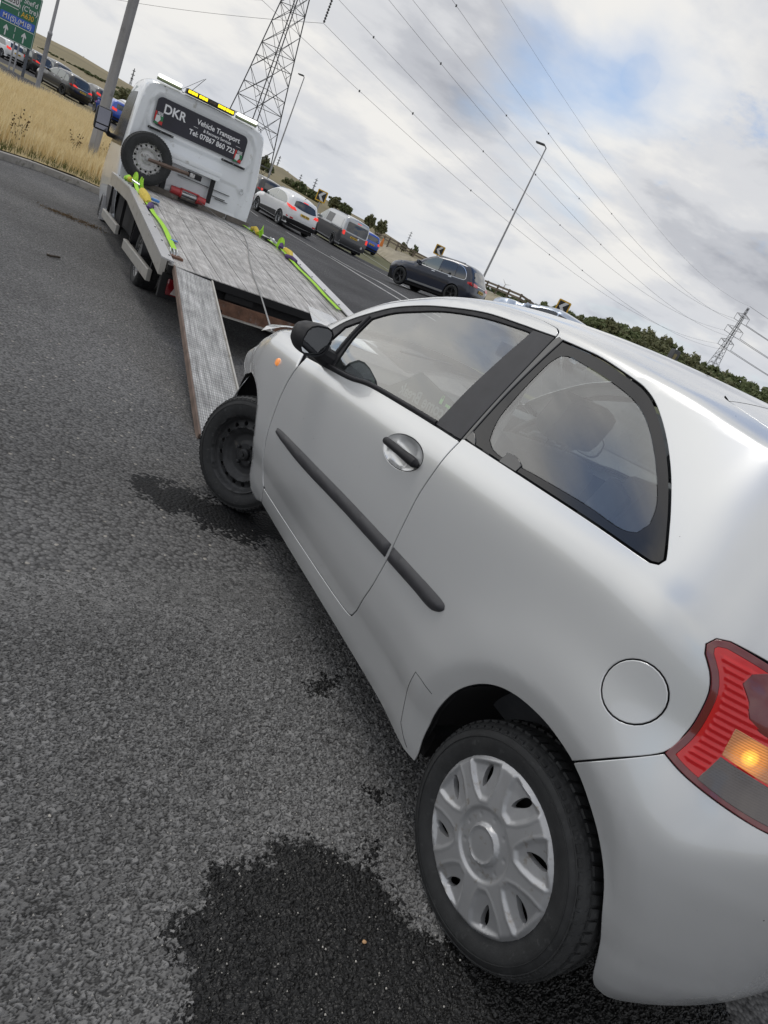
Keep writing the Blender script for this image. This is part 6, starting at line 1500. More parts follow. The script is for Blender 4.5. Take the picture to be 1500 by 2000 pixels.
XO = dict(prof=[(-.68, .34), (-.78, .52), (-.80, .74), (-.76, .92), (-.70, 1.04), (-.56, 1.24), (-.42, 1.45), (-.26, 1.55), (.3, 1.63), (.8, 1.655), (1.3, 1.60), (1.75, 1.42), (2.15, 1.18), (2.42, 1.05), (2.85, .98), (3.25, .86), (3.50, .72), (3.57, .52), (3.5, .34)], w=1.82, belt=1.02, wb=2.64, wr=.35, floor=.28, paint=M['white_car'], plate=(0, .90), mirror_x=2.0, mirror_mat=M['black_plastic'],
    side_win=[([(2.0, 1.06), (1.62, 1.36), (1.25, 1.50), (1.02, 1.515), (1.02, 1.04)], M['car_glass_pale']), ([(.97, 1.04), (.97, 1.515), (.55, 1.505), (.15, 1.43), (-.15, 1.27), (-.28, 1.13), (-.2, 1.09)], M['car_glass_pale'])],
    side_extra=[('lower_cladding', [(2.28, .30), (.40, .30), (.42, .50), (.50, .55), (2.2, .47), (2.28, .42)], M['clad']), ('lower_cladding', [(-.42, .32), (-.72, .34), (-.78, .50), (-.70, .54), (-.40, .52)], M['clad']), ('tail_light', [(-.79, .97), (-.50, 1.02), (-.28, 1.13), (-.44, 1.13), (-.66, 1.09)], M['brake_on']), ('door_handle', [(1.14, .93), (1.30, .93), (1.30, .96), (1.14, .96)], M['white_car']), ('door_handle', [(.30, .97), (.46, .97), (.46, 1.0), (.30, 1.0)], M['white_car']), ('reflector', [(-.72, .58), (-.60, .58), (-.60, .63), (-.72, .63)], M['red_lens'])],
    rear=[('rear_window', [(-.66, 1.16), (-.3, 1.10), (.3, 1.10), (.66, 1.16), (.58, 1.38), (.30, 1.44), (-.30, 1.44), (-.58, 1.38)], M['car_glass']), ('brake_lamp', [(-.16, 1.455), (.16, 1.455), (.14, 1.485), (-.14, 1.485)], M['brake_on']), ('lower_cladding', [(-.82, .34), (.82, .34), (.84, .52), (.45, .56), (-.45, .56), (-.84, .52)], M['clad']), ('rear_wiper', [(-.3, 1.11), (.12, 1.135), (.12, 1.155), (-.3, 1.13)], M['clad'])],
    rear_pair=[('tail_light', [(.50, .98), (.80, .97), (.82, 1.08), (.62, 1.10)], M['brake_on']), ('reflector', [(.58, .57), (.76, .57), (.76, .63), (.58, .63)], M['red_lens'])], tubes=[('roof_aerial', [(-.2, 0, 1.60), (-.42, 0, 1.72)], .012, M['clad'])])
vehicle('crossover', 'white crossover with black lower cladding and lit brake lamps beside the truck cab', 'car', XO, axle(541, 438, 46, .80), 46)
VAN = dict(prof=[(-1.02, .32), (-1.09, .5), (-1.08, .9), (-1.04, 1.15), (-.96, 1.62), (-.88, 1.84), (-.72, 1.93), (0, 1.965), (1.2, 1.97), (2.1, 1.93), (2.6, 1.72), (3.05, 1.38), (3.25, 1.20), (3.6, 1.05), (3.82, .82), (3.86, .5), (3.78, .30)], w=1.90, belt=1.12, wb=3.0, wr=.345, floor=.27, paint=M['mid_silver'], tumble=.12, plate=(.10, .93), mirror_x=2.85, rim=M['alloy_dark'],
    side_win=[([(2.95, 1.20), (2.55, 1.62), (2.30, 1.75), (2.05, 1.76), (2.05, 1.19)], M['car_glass_pale']), ([(1.92, 1.20), (1.92, 1.74), (.92, 1.74), (.92, 1.20)], mat('smoked_panel', (.10, .105, .105), .25))],
    side_extra=[('dark_lower_panel', [(3.40, .36), (3.40, 1.05), (2.0, 1.085), (.5, 1.09), (-1.0, 1.08), (-1.08, .9), (-1.06, .36), (-.42, .34), (-.40, .52), (-.22, .70), (0, .755), (.22, .70), (.40, .52), (.42, .34), (2.58, .34), (2.6, .52), (2.78, .70), (3.0, .755), (3.22, .70), (3.4, .50)], M['dark_grey_paint']), ('blank_panel', [(.78, 1.20), (.78, 1.74), (-.55, 1.70), (-.60, 1.20)], mat('pale_blank_panel', (.50, .515, .52), .3, .3, coat=1)), ('door_rail', [(.9, 1.115), (-.85, 1.105), (-.85, 1.135), (.9, 1.145)], M['clad']), ('tail_light', [(-1.085, .93), (-.98, .93), (-.96, 1.14), (-1.05, 1.14)], M['brake_on'])],
    rear=[('rear_window', rrect(-.74, 1.17, .74, 1.72, .08), M['car_glass']), ('dark_lower_panel', [(-.90, .36), (.90, .36), (.92, .9), (.915, 1.09), (-.915, 1.09), (-.92, .9)], M['dark_grey_paint']), ('brake_lamp', [(-.14, 1.80), (.14, 1.80), (.14, 1.83), (-.14, 1.83)], M['brake_on']), ('badge', [(-.02+.055*cos(q)-.2, .98+.055*sin(q)) for q in np.linspace(0, 2*pi, 12, endpoint=False)], M['chrome']), ('round_sticker', [(-.62+.075*cos(q), .60+.075*sin(q)) for q in np.linspace(0, 2*pi, 12, endpoint=False)], M['sign_white'])],
    rear_pair=[('tail_light', [(.76, .90), (.905, .90), (.895, 1.15), (.76, 1.14)], M['brake_on'])], boxes=[('roof_bar', (-.2, .60, 1.96), (2.0, .64, 2.02), M['clad']), ('roof_bar', (-.2, -.64, 1.96), (2.0, -.60, 2.02), M['clad'])])
vehicle('two_tone_van', 'two-tone silver and dark grey van with tinted rear window and roof bars', 'van', VAN, axle(645, 477, 38, .86), 38)
def hatch(h=1.48, L=0.0): return [(-.62, .32), (-.70, .5), (-.71, .72), (-.68, .88), (-.60, 1.02), (-.46, 1.22), (-.34, h-.10), (-.16, h-.03), (.4, h), (1.0, h-.01), (1.45, h-.14), (1.95, 1.08), (2.2, .96), (2.7, .88), (3.05, .74), (3.2, .55), (3.15, .34)]
def hatch_spec(p, h=1.48, brake=True, w=1.75):
    return dict(prof=hatch(h), w=w, belt=.94, wb=2.5, wr=.32, floor=.25, paint=p, plate=(0, .78), mirror_x=1.75,
        side_win=[([(1.82, 1.0), (1.42, h-.22), (1.0, h-.11), (.85, h-.11), (.85, .97)],), ([(.80, .97), (.80, h-.11), (.35, h-.12), (-.05, h-.19), (-.32, 1.05), (-.25, .99)],)], side_extra=[('tail_light', [(-.68, .86), (-.52, .88), (-.46, 1.05), (-.58, 1.04)], M['brake_on'])],
        rear=[('rear_window', [(-.60, 1.04), (.60, 1.04), (.52, h-.14), (-.52, h-.14)], M['car_glass']), ('lower_bumper', [(-.75, .36), (.75, .36), (.75, .48), (-.75, .48)], M['clad'])], rear_pair=[('tail_light', [(.55, .86), (.78, .86), (.74, 1.02), (.56, 1.02)], M['brake_on'])], h=.18)
vehicle('blue_hatchback', 'bright blue hatchback half hidden behind the two-tone van', 'car', hatch_spec(M['blue_paint'], 1.52), (gpos(694, 484)[0]+.55, gpos(694, 484)[1]+1.2), 36)
p = at(1128, 655, 22.5); vehicle('silver_saloon', 'pale blue silver car showing only its roof above the near hatchback', 'car', dict(hatch_spec(M['pale_blue'], 1.42), rim=M['alloy']), (p[0], p[1]), 66)
# queue on the far left
def suv_spec(p, h=None, rear_brake=True, roof=None):
    d = dict(SUV); d.update(paint=p, h=.18, side_extra=[e for e in SUV['side_extra'] if e[0] not in ('chrome_strip',)]); 
    d['side_win'] = [(q[0], M['car_glass_pale']) for q in SUV['side_win']]
    d['rear_pair'] = [('tail_light', [(.40, .93), (.80, .93), (.80, 1.05), (.60, 1.04)], M['brake_on'])]; return d
M['pale_roof'] = mat('pale_sky_roof', (.6, .62, .64), .25, coat=1)
p = at(138, 203, 50); vehicle('black_suv', 'black SUV with tinted rear window and yellow plate, nearest in the left queue', 'car', suv_spec(M['black_paint']), p, 68)
p = at(66, 158, 57); vehicle('black_suv', 'black SUV with silver roof rails queueing left of the second lamp post', 'car', suv_spec(M['black_paint']), p, 68)
p = at(106, 180, 60); vehicle('black_estate', 'dark car with a pale shining roof behind the second lamp post', 'car', suv_spec(M['dark_grey_paint']), p, 68)
p = at(18, 128, 56); vehicle('silver_car', 'white and silver car at the far left behind the green sign posts', 'car', hatch_spec(M['white_car'], 1.5), p, 68)
p = at(188, 223, 59); vehicle('grey_saloon', 'mid grey saloon right of the nearest black SUV', 'car', hatch_spec(M['dark_grey_paint'], 1.42), p, 66)
p = at(229, 242, 48); vehicle('blue_car', 'bright blue car between the near lamp post and the truck mirror', 'car', hatch_spec(M['blue_paint'], 1.5), p, 52)
p = at(254, 232, 60); vehicle('white_car', 'small white car behind the bright blue car left of the truck cab', 'car', hatch_spec(M['white_car'], 1.45), p, 54)
p = at(520, 372, 41); vehicle('dark_suv', 'dark SUV with yellow plate just right of the truck cab', 'car', suv_spec(M['black_paint']), (p[0], p[1]), 46)
p = at(500, 357, 50); vehicle('dark_car', 'dark car ahead of the dark SUV beside the truck cab', 'car', suv_spec(M['black_paint']), (p[0]+3.2, p[1]), 46)

# ------------------------------------------------------------------ street furniture
def lamp_post(px, depth, hgt, r0, r1, joint, label, head=None):
    b = at(*px, depth); g = float(H(b[0], b[1])); base = (b[0], b[1], g)
    r = empty('lamp_post', base); tag(r, label, 'lamp post', 'lamp posts along the road')
    MB().lathe([(-.1, r0), (0, r0*1.03), (joint, r0*.97), (joint+.02, r0*1.06), (joint+.10, r0*1.04), (joint+.18, r1)], 24, 'z').build('base_section', M['galv'], r, True)
    MB().lathe([(joint+.15, r1), (hgt, r1*.55)], 20, 'z').build('shaft', M['galv'], r, True)
    MB().box((-.06, -r0-.006, .55), (.06, -r0+.012, 1.15)).build('access_door', M['galv'], r)
    if head is not None:
        a = radians(head); hx = MB(); hx.tube([(0, 0, hgt-.05), (cos(a)*.12, sin(a)*.12, hgt+.06), (cos(a)*.3, sin(a)*.3, hgt+.09)], .035, 6); hx.build('bracket', M['pylon'], r, True)
        MB().bbox((.18, -.13, -.05), (.80, .13, .05), .03, Matrix.Translation((0, 0, hgt+.10)) @ Matrix.Rotation(a, 4, 'Z')).build('lantern', M['pylon'], r, 'auto')
    return r
lamp_post((172, 328), 16.6, 9.5, .115, .088, 4.05, 'thick grey lamp post in the dry grass left of the truck cab')
lamp_post((71, 178), 37, 9.5, .115, .085, 2.9, 'slimmer grey lamp post among the queueing cars behind the green sign')
lamp_post((527, 338), 62, 10.2, .10, .075, 1.6, 'distant lamp post right of the truck cab in front of the big pylon', 150)
lamp_post((937, 556), 46, 10.6, .10, .075, 1.6, 'tall lamp post rising behind the dark navy SUV', 160)
# direction sign
def direction_sign():
    c = at(61, 99, 44); r = empty('direction_sign', (c[0], c[1], c[2]), 0.0); tag(r, 'green direction sign with lane arrows on grey posts at the far left', 'road sign')
    Wd_, Hh = 2.74, 3.06
    P_ = lambda x, z: (x, z)
    face = fix_normals(MB().prism(rrect(-Wd_, 0, 0, Hh, .10), 0, .03, lambda x, y, h: (x, h, y)).build('sign_panel', M['sign_green'], r))
    y = -.004; bar = lambda x0, z0, x1, z1, mt, nm='rule_line', yy=-.006: MB().box((min(x0, x1), yy, min(z0, z1)), (max(x0, x1), 0, max(z0, z1))).build(nm, mt, face)
    bar(-2.70, .03, -.04, .06, M['sign_white'], 'border'); bar(-.06, .06, -.035, 3.0, M['sign_white'], 'border'); bar(-2.70, 3.0, -.04, 3.03, M['sign_white'], 'border')
    bar(-2.66, .94, -.10, .98, M['sign_white'])
    fix_normals(MB().prism(rrect(-2.62, 1.03, -.12, 1.48, .06), -.006, 0, lambda x, y, h: (x, h, y)).build('motorway_patch', M['sign_blue'], face))
    bar(-2.66, 1.86, -1.44, 1.90, M['sign_white'])
    fix_normals(MB().prism(rrect(-2.55, 2.02, -1.45, 2.55, .05), -.006, 0, lambda x, y, h: (x, h, y)).build('road_number_patch', M['sign_white'], face))
    for z0, z1 in ((.18, .45), (.58, .86), (1.55, 1.80), (1.98, 2.22), (2.40, 2.64), (2.78, 2.98)): bar(-1.40, z0, -1.36, z1, M['sign_white'], 'lane_divider')
    T = lambda s, size, x, z, mt, al='LEFT', b=.004, sx=1.0: text_mesh('lettering', s, size, face, (x, -.009, z), (1, 0, 0), (0, 0, 1), mt, al, b, .001, sx)
    T('A630', .46, -2.00, 2.12, M['sign_black'], 'CENTER'); T("Shef'd", .42, -1.20, 2.42, M['sign_white']); T("(C'tre)", .42, -1.24, 2.00, M['sign_white']); T('A630', .42, -1.20, 1.60, M['sign_yellow'])
    T('M1(S),(M18)', .42, -1.37, 1.11, M['sign_white'], 'CENTER')
    for cx in (-.70, -2.02):
        fix_normals(MB().prism([(cx-.045, .16), (cx+.045, .16), (cx+.045, .56), (cx+.17, .46), (cx+.17, .58), (cx, .80), (cx-.17, .58), (cx-.17, .46), (cx-.045, .56)], -.006, 0, lambda x, y, h: (x, h, y)).build('lane_arrow', M['sign_white'], face))
    g = float(H(c[0], c[1]))-c[2]
    for x in (-.95, -1.30): MB().lathe([(g-.1, .055), (2.8, .055)], 12, 'z', (x, .09, 0)).build('post', M['galv'], r, True)
    MB().lathe([(g-.1, .09), (2.8, .09)], 12, 'z', (-.60, .55, 0)).build('post', mat('dark_post', (.10, .11, .13), .5), r, True)
direction_sign()
def chevron(px, depth, s, label):
    c = at(*px, depth); r = empty('chevron_sign', (c[0], c[1], c[2]), radians(-4)); tag(r, label, 'road sign', 'chevron signs round the junction')
    h = s/2; fix_normals(MB().prism(rrect(-h, -h, h, h, .05), 0, .03, lambda x, y, z: (x, z, y)).build('board', M['sign_yellow'], r))
    b = h*.80; MB().box((-b, -.006, -b), (b, 0, b)).build('black_face', M['sign_black'], r)
    fix_normals(MB().prism([(-b*.75, 0), (.05*s, b*.98), (.34*s, b*.98), (-.02*s, 0), (.34*s, -b*.98), (.05*s, -b*.98)], -.012, -.004, lambda x, y, z: (x, z, y)).build('white_chevron', M['sign_white'], r))
    g = float(H(c[0], c[1]))-c[2]; MB().lathe([(g-.1, .04), (h*.8, .04)], 10, 'z', (0, .075, 0)).build('post', M['galv'], r, True)
chevron((858, 489), 41, .60, 'yellow and black chevron sign standing above the roof of the navy SUV')
chevron((1099, 600), 28, .55, 'yellow and black chevron sign above the pale blue silver car roof')
chevron((628, 383), 38, .62, 'yellow and black chevron sign showing above the cab of the two-tone van')
# dark signal head beyond the hatchback
c = at(1316, 694, 24); r = empty('traffic_signal', tuple(c), radians(20)); tag(r, 'dark grey signal head seen from behind above the hatchback roof', 'traffic signal')
MB().bbox((-.14, -.14, -.42), (.14, .16, .20), .05).build('signal_head', mat('signal_grey', (.07, .072, .075), .6), r, 'auto'); MB().bbox((-.10, -.155, -.26), (.02, -.135, .06), .01).build('label_plate', mat('dull_yellow', (.25, .21, .10), .6), r)
MB().lathe([(float(H(c[0], c[1]))-c[2], .05), (-.4, .05)], 10, 'z', (0, .2, 0)).build('post', M['galv'], r, True)
# bank of pale ground beyond the carriageway with a post-and-rail fence on top
top_px = [(730, 464), (741, 470), (768, 486), (821, 507), (870, 531), (937, 559), (1017, 598), (1060, 622), (1110, 650)]
low_px = [(722, 484), (736, 494), (760, 512), (815, 541), (870, 566), (940, 598), (1010, 632), (1060, 660), (1110, 688)]
B0 = np.array([gp(*p) for p in low_px]); B1 = np.array([at(u, v, float((B0[i]-np.array([0, 0, CAM_H]))@_fw)+3.5) for i, (u, v) in enumerate(top_px)]); B2 = B1+np.array([0, 3, -1.6])
M['bank'] = mat('pale_dry_ground', (.36, .32, .24), .95, var=.2, vscale=1.5, dirt=((.24, .22, .13), .12, 1.2), bump=.01, bscale=20)
sg_ = np.linspace(0, 1, 60); ii = np.linspace(0, len(low_px)-1, 60); I_ = lambda A: np.stack([np.interp(ii, np.arange(len(A)), A[:, k]) for k in range(3)], 1)
V = np.vstack([I_(B0), I_(B0)*.5+I_(B1)*.5+np.array([0, 0, .08]), I_(B1), I_(B2)]); o = mesh_obj('bank', V, [(j*60+i, j*60+i+1, (j+1)*60+i+1, (j+1)*60+i) for j in range(3) for i in range(59)], M['bank']); fix_normals(o); o['kind'] = 'structure'
if sum(p.normal.z for p in o.data.polygons) < 0: o.data.flip_normals()
def fence():
    q = resample(B1[:, :2], .05, True, 80, closed=False); L = np.r_[0, np.cumsum(np.hypot(*np.diff(q, axis=0).T))]; zz = np.interp(np.linspace(0, 1, len(q)), np.linspace(0, 1, len(B1)), B1[:, 2])
    f3 = lambda s_: (float(np.interp(s_, L, q[:, 0])), float(np.interp(s_, L, q[:, 1])), float(np.interp(s_, L, zz)))
    r = empty('post_and_rail_fence', f3(0)); tag(r, 'low weathered post-and-rail fence along the top of the pale bank', 'fence'); o0 = Vector(f3(0))
    a = 0.0
    while a < L[-1]:
        p = Vector(f3(a))-o0; MB().box((p.x-.07, p.y-.07, p.z-.3), (p.x+.07, p.y+.07, p.z+.62)).build('post', M['timber'], r)
        b = min(a+1.9, L[-1]); p2 = Vector(f3(b))-o0
        for h in (.28, .52):
            mb = MB(); d = (p2-p).normalized(); n = Vector((-d.y, d.x, 0))*.03; u_ = Vector((0, 0, .07)); e = Vector((0, 0, h)); 
            Vq = [p+e-n-u_, p+e+n-u_, p+e+n+u_, p+e-n+u_, p2+e-n-u_, p2+e+n-u_, p2+e+n+u_, p2+e-n+u_]; fix_normals(mb.add([tuple(v) for v in Vq], [(0, 1, 2, 3), (4, 7, 6, 5), (0, 4, 5, 1), (1, 5, 6, 2), (2, 6, 7, 3), (3, 7, 4, 0)]).build('rail', M['timber'], r))
        a += 1.9
fence()
for u, v, lab in ((748, 470, 'small orange marker beside the fence behind the blue hatchback'), (1017, 601, 'small orange marker on the bank right of the tall lamp post')):
    c = at(u, v, 40); mb = MB(); mb.lathe([(0, .11), (.10, .11), (.45, .05), (.48, 0)], 14, 'z'); o = mb.build('traffic_cone', mat('cone_orange', (.75, .22, .03), .5), None, True, tuple(c-np.array([0, 0, .35]))); tag(o, lab, 'cone')

# ------------------------------------------------------------------ pylons and wires
def pylon_parts(rich=True):
    """a 40 m lattice tower, z up, arms along x; returns lists of bars by part"""
    wz = lambda z: float(np.interp(z, [0, 9, 20, 40], [2.75, 1.85, .95, .32])); legs = [[] for _ in range(4)]; lat = []; arms = []
    zs = [0, 4.2, 8, 11.2, 14, 16.4, 18.5, 20.4, 22.3, 24.2, 26.1, 28, 29.8, 31.6, 33.4, 35.2, 37, 39.2]; cs = [(1, 1), (-1, 1), (-1, -1), (1, -1)]
    pt = lambda c, z: (c[0]*wz(z), c[1]*wz(z), z)
    for i, c in enumerate(cs): legs[i] = [(pt(c, zs[k]), pt(c, zs[k+1])) for k in range(len(zs)-1)]
    for k in range(len(zs)-1):
        z0, z1 = zs[k], zs[k+1]
        for i in range(4):
            a, b = cs[i], cs[(i+1) % 4]; lat += [(pt(a, z0), pt(b, z1)), (pt(b, z0), pt(a, z1))]
            if k and k % 2 == 0: lat.append((pt(a, z0), pt(b, z0)))
            if rich and k < 4:
                m_ = tuple((np.array(pt(a, z0))+np.array(pt(b, z1)))/2); zm = (z0+z1)/2; lat += [(m_, pt(a, zm)), (m_, pt(b, zm)), (pt(a, zm), tuple((np.array(pt(a, z0))*.5+np.array(m_)*.5)))]
    for z, w in ((20.4, 4.6), (27.2, 5.6), (34, 4.4)):
        for s in (1, -1):
            tip = (s*w, 0, z+.9); bars = []
            for c in (1, -1): bars += [((s*wz(z), c*wz(z), z), tip), ((s*wz(z+1.9), c*wz(z+1.9), z+1.9), tip)]
            for t in (.3, .6): 
                p1 = [tuple(np.array((s*wz(z), c*wz(z), z))*(1-t)+np.array(tip)*t) for c in (1, -1)]; p2 = [tuple(np.array((s*wz(z+1.9), c*wz(z+1.9), z+1.9))*(1-t)+np.array(tip)*t) for c in (1, -1)]; bars += [(p1[0], p1[1]), (p2[0], p2[1]), (p1[0], p2[0]), (p1[1], p2[1])]
            arms.append((bars, tip))
    return legs, lat, arms
def bars_mesh(bars, r):
    mb = MB()
    for a, b in bars: mb.tube([a, b], r, 4, False)
    me = bpy.data.meshes.new('bars'); me.from_pydata([tuple(v) for v in mb.V], [], mb.F); me.update(); return me
PYL = pylon_parts(); _pm = {}
def pylon(px, depth, hgt, label, ang, full=True, thick=1.0):
    b = at(*px, depth); sc = hgt/40.0; r = empty('electricity_pylon', tuple(b), radians(ang)); r.scale = (sc, sc, sc); tag(r, label, 'pylon', 'pylons of the overhead line')
    key = (full, thick)
    if key not in _pm:
        d = {'leg': [bars_mesh(l, .085*thick) for l in PYL[0]], 'lattice': bars_mesh(PYL[1], .036*thick), 'arm': [bars_mesh(a, .045*thick) for a, _ in PYL[2]], 'ins': []}
        for _, tip in PYL[2]:
            mb = MB(); mb.lathe([(-.15*k-.1, .05 if k % 2 else .15) for k in range(20)], 8, 'z', tip); me = bpy.data.meshes.new('string'); me.from_pydata(mb.V, [], mb.F); d['ins'].append(me)
        for q in d['leg']+[d['lattice']]+d['arm']+d['ins']: q.materials.append(M['pylon'])
        _pm[key] = d
    d = _pm[key]
    def put(n, me, par, kind=None):
        o = bpy.data.objects.new(n, me); COL.objects.link(o); o.parent = par
        if kind: o['kind'] = kind
        return o
    if full:
        for q in d['leg']: put('leg', q, r)
        put('lattice', d['lattice'], r, 'stuff')
        for a, i in zip(d['arm'], d['ins']): ao = put('cross_arm', a, r); put('insulator', i, ao)
    else:
        bars = sum(PYL[0], [])+PYL[1][::2]+sum([a for a, _ in PYL[2]], []); k2 = ('far', thick)
        if k2 not in _pm: me = bars_mesh(bars, .10*thick); me.materials.append(M['pylon']); _pm[k2] = me
        put('tower', _pm[k2], r)
    bpy.context.view_layer.update(); return [np.array(r.matrix_world @ Vector((t[0], t[1], t[2]-3.0))) for _, t in PYL[2]]+[np.array(r.matrix_world @ Vector((0, 0, 40)))]
A1 = pylon((462, 338), 76, 37, 'big lattice pylon rising behind the truck cab and out of the picture', -18)
A2 = pylon((1374, 742), 335, 39, 'lattice pylon standing behind the wood at the right edge', 22, True, 1.6)
def wires(PA, PB, sag, group, lab, rad=.0165, beads=True):
    names = ['left lowest', 'right lowest', 'left middle', 'right middle', 'left upper', 'right upper', 'topmost earth']
    for k, (a, b) in enumerate(zip(PA, PB)):
        t = np.linspace(0, 1, 60)[:, None]; P_ = a*(1-t)+b*t-np.array([0, 0, 1])*sag*4*t*(1-t); mb = MB(); rr = [max(.012, rad*float(np.clip(np.linalg.norm(q-np.array([0, 0, CAM_H]))/75, .5, 5)**.55)) for q in P_]
        mb.tube([tuple(q) for q in P_], rr if k < 6 else [x*.7 for x in rr], 5, False); o = mb.build('power_line', M['pylon'], None, True); tag(o, names[k]+' '+lab, 'power line', group)
        if beads and k < 6:
            for t_ in (.06, .17, .3):
                c = a*(1-t_)+b*t_-np.array([0, 0, 1])*sag*4*t_*(1-t_); mb = MB(); mb.lathe([(-.16, 0), (-.12, .10), (.12, .10), (.16, 0)], 8, 'z', tuple(c)); mb.build('spacer', M['pylon'], o)
wires(A1, A2, 7.5, 'overhead wires between the two pylons', 'wire from the big pylon to the right-hand pylon')
# next spans, towards the left and beyond the right-hand pylon
A0 = [p+np.array([-150, 95, 2.0]) for p in A1]; wires(A1, A0, 5, 'overhead wires leaving the big pylon to the left', 'wire leaving the big pylon to the left', beads=False)
A3 = [p+np.array([260, 40, 3.0]) for p in A2]; wires(A2, A3, 7, 'overhead wires beyond the right-hand pylon', 'wire beyond the right-hand pylon', .045, False)
for (u, v, d, h, lab) in ((157, 137, 1300, 26, 'tiny far pylon on the hill right of the second lamp post'), (251, 177, 1000, 32, 'far pylon between the near lamp post and the truck cab'), (537, 335, 1200, 28, 'leftmost far pylon right of the truck'), (580, 366, 1300, 26, 'small far pylon above the distant tree row'), (607, 381, 1100, 28, 'far pylon left of the van chevron sign'), (793, 479, 900, 19, 'small far pylon above the fence left of the navy SUV')):
    pylon((u, v), d, h, lab, random.uniform(-30, 30), False, 2.4)
# wind turbine far away
c = at(982, 566, 1100); r = empty('wind_turbine', tuple(c)); tag(r, 'tiny white wind turbine beyond the wood', 'wind turbine'); MB().lathe([(-12, .9), (9, .6)], 10, 'z').build('tower', M['sign_white'], r, True)
for k in range(3): a = 2*pi*k/3+.3; MB().tube([(0, -.6, 9), (9*cos(a), -.6, 9+9*sin(a))], .6, 6, True, .15).build('blade', M['sign_white'], r, True)

# ------------------------------------------------------------------ trees, hedges, houses
def crown_mesh(seed, nclump=46, leaves=38, mt=None, w=1.0, h=1.0, leaf=.105):
    """unit crown (about 1 wide, 1 high) of leaf-sized faces gathered in uneven clumps"""
    g = np.random.default_rng(seed); V = []; n = 0
    c = g.normal(0, 1, (nclump, 3)); c /= np.linalg.norm(c, axis=1, keepdims=True); c *= (g.uniform(.30, 1.0, (nclump, 1)))**.55; c = c*np.array([.46*w, .46*w, .44*h])*(1+.16*np.sin(c[:, :1]*5+seed)); c[:, 2] += .5*h
    tri = []
    for q in c:
        r = g.uniform(.09, .17); d = g.normal(0, 1, (leaves, 3)); d /= np.linalg.norm(d, axis=1, keepdims=True); p = q+d*r*g.uniform(.55, 1.0, (leaves, 1))*np.array([1, 1, .8])
        d2 = d+g.normal(0, .38, (leaves, 3))+np.array([0, 0, .35]); d2 /= np.linalg.norm(d2, axis=1, keepdims=True); a = g.normal(0, 1, (leaves, 3)); a -= (a*d2).sum(1, keepdims=True)*d2; a /= np.linalg.norm(a, axis=1, keepdims=True); b = np.cross(d2, a); b /= np.maximum(np.linalg.norm(b, axis=1, keepdims=True), 1e-6); s = leaf*g.uniform(.5, 1.2, (leaves, 1))
        tri.append(np.stack([p+a*s, p+b*s*.7, p-a*s*.6-b*s*.5], 1))
    T_ = np.concatenate(tri).reshape(-1, 3); me = bpy.data.meshes.new('crown'); me.from_pydata([tuple(v) for v in T_], [], [(3*i, 3*i+1, 3*i+2) for i in range(len(T_)//3)]); me.materials.append(mt or M['leaf']); me.update(); return me
CROWNS = [crown_mesh(s, mt=M['leaf'] if s % 3 else M['leaf_b'], w=1+.1*(s % 3), h=.85+.1*(s % 2)) for s in range(6)]
def trunk_mesh():
    mb = MB(); mb.tube([(0, 0, -.15), (.01, 0, .12), (.0, .01, .30), (.02, 0, .6)], [.05, .038, .030, .012], 7)
    for k in range(4): a = 1.6*k; mb.tube([(0, 0, .22+.05*k), (.12*cos(a), .12*sin(a), .36+.06*k), (.24*cos(a), .24*sin(a), .50+.06*k)], [.02, .013, .006], 5)
    me = bpy.data.meshes.new('trunk'); me.from_pydata(mb.V, [], mb.F); me.materials.append(M['bark']); me.update(); return me
TRUNK = trunk_mesh()
def tree(base, hgt, wid, label, group=None, k=None, name='tree', low=.18):
    r = empty(name, tuple(base), random.uniform(0, 6.28)); tag(r, label, 'tree', group); ci = CROWNS[random.randrange(6) if k is None else k]
    o = bpy.data.objects.new('crown', ci); COL.objects.link(o); o.parent = r; o.location = (0, 0, hgt*low); o.scale = (wid, wid*random.uniform(.9, 1.1), hgt*(1-low))
    t = bpy.data.objects.new('trunk', TRUNK); COL.objects.link(t); t.parent = r; t.scale = (hgt, hgt, hgt); return r
# the wood on the right: rows of crowns under the skyline
SK = [(925, 562), (960, 575), (1000, 588), (1040, 590), (1075, 592), (1120, 600), (1180, 616), (1240, 624), (1276, 640), (1332, 668), (1376, 698), (1416, 712), (1452, 724), (1496, 745), (1560, 778), (1640, 810), (1720, 840)]
sk = np.array(SK, float); nT = 0
for row, (dep, drop) in enumerate(((250, 0), (215, 13), (185, 30), (160, 48))):
    u = 930.0
    while u < 1720:
        v = float(np.interp(u, sk[:, 0], sk[:, 1]))+drop*np.interp(u, [930, 1100, 1300], [.35, .8, 1.0]) + random.uniform(-5, 6)
        topp = at(u, v, dep); g = float(hillz(topp[0], topp[1])); hgt = max(3.0, topp[2]-g)
        if hgt < 3.2 and row: u += 20; continue
        wid = random.uniform(.72, 1.05)*min(hgt, 11)*.95+1.5; base = (topp[0], topp[1], g)
        kc = random.randrange(6); tree(base, hgt*1.04, wid, ('broad ' if wid > hgt*.95 else 'narrow ')+('leafy green' if kc % 3 else 'olive green')+' tree '+('on the skyline', 'just below the skyline', 'halfway down', 'at the foot')[row]+' of the wood, '+('behind the tall lamp post' if u < 1010 else 'by the chevron sign' if u < 1130 else 'left of the signal head' if u < 1290 else 'between signal head and pylon' if u < 1370 else 'beside the right-hand pylon' if u < 1440 else 'at the right picture edge' if u < 1520 else 'outside the right picture edge'), 'trees of the wood on the right', kc, low=.05); u += wid*1300/dep*random.uniform(.48, .70); nT += 1
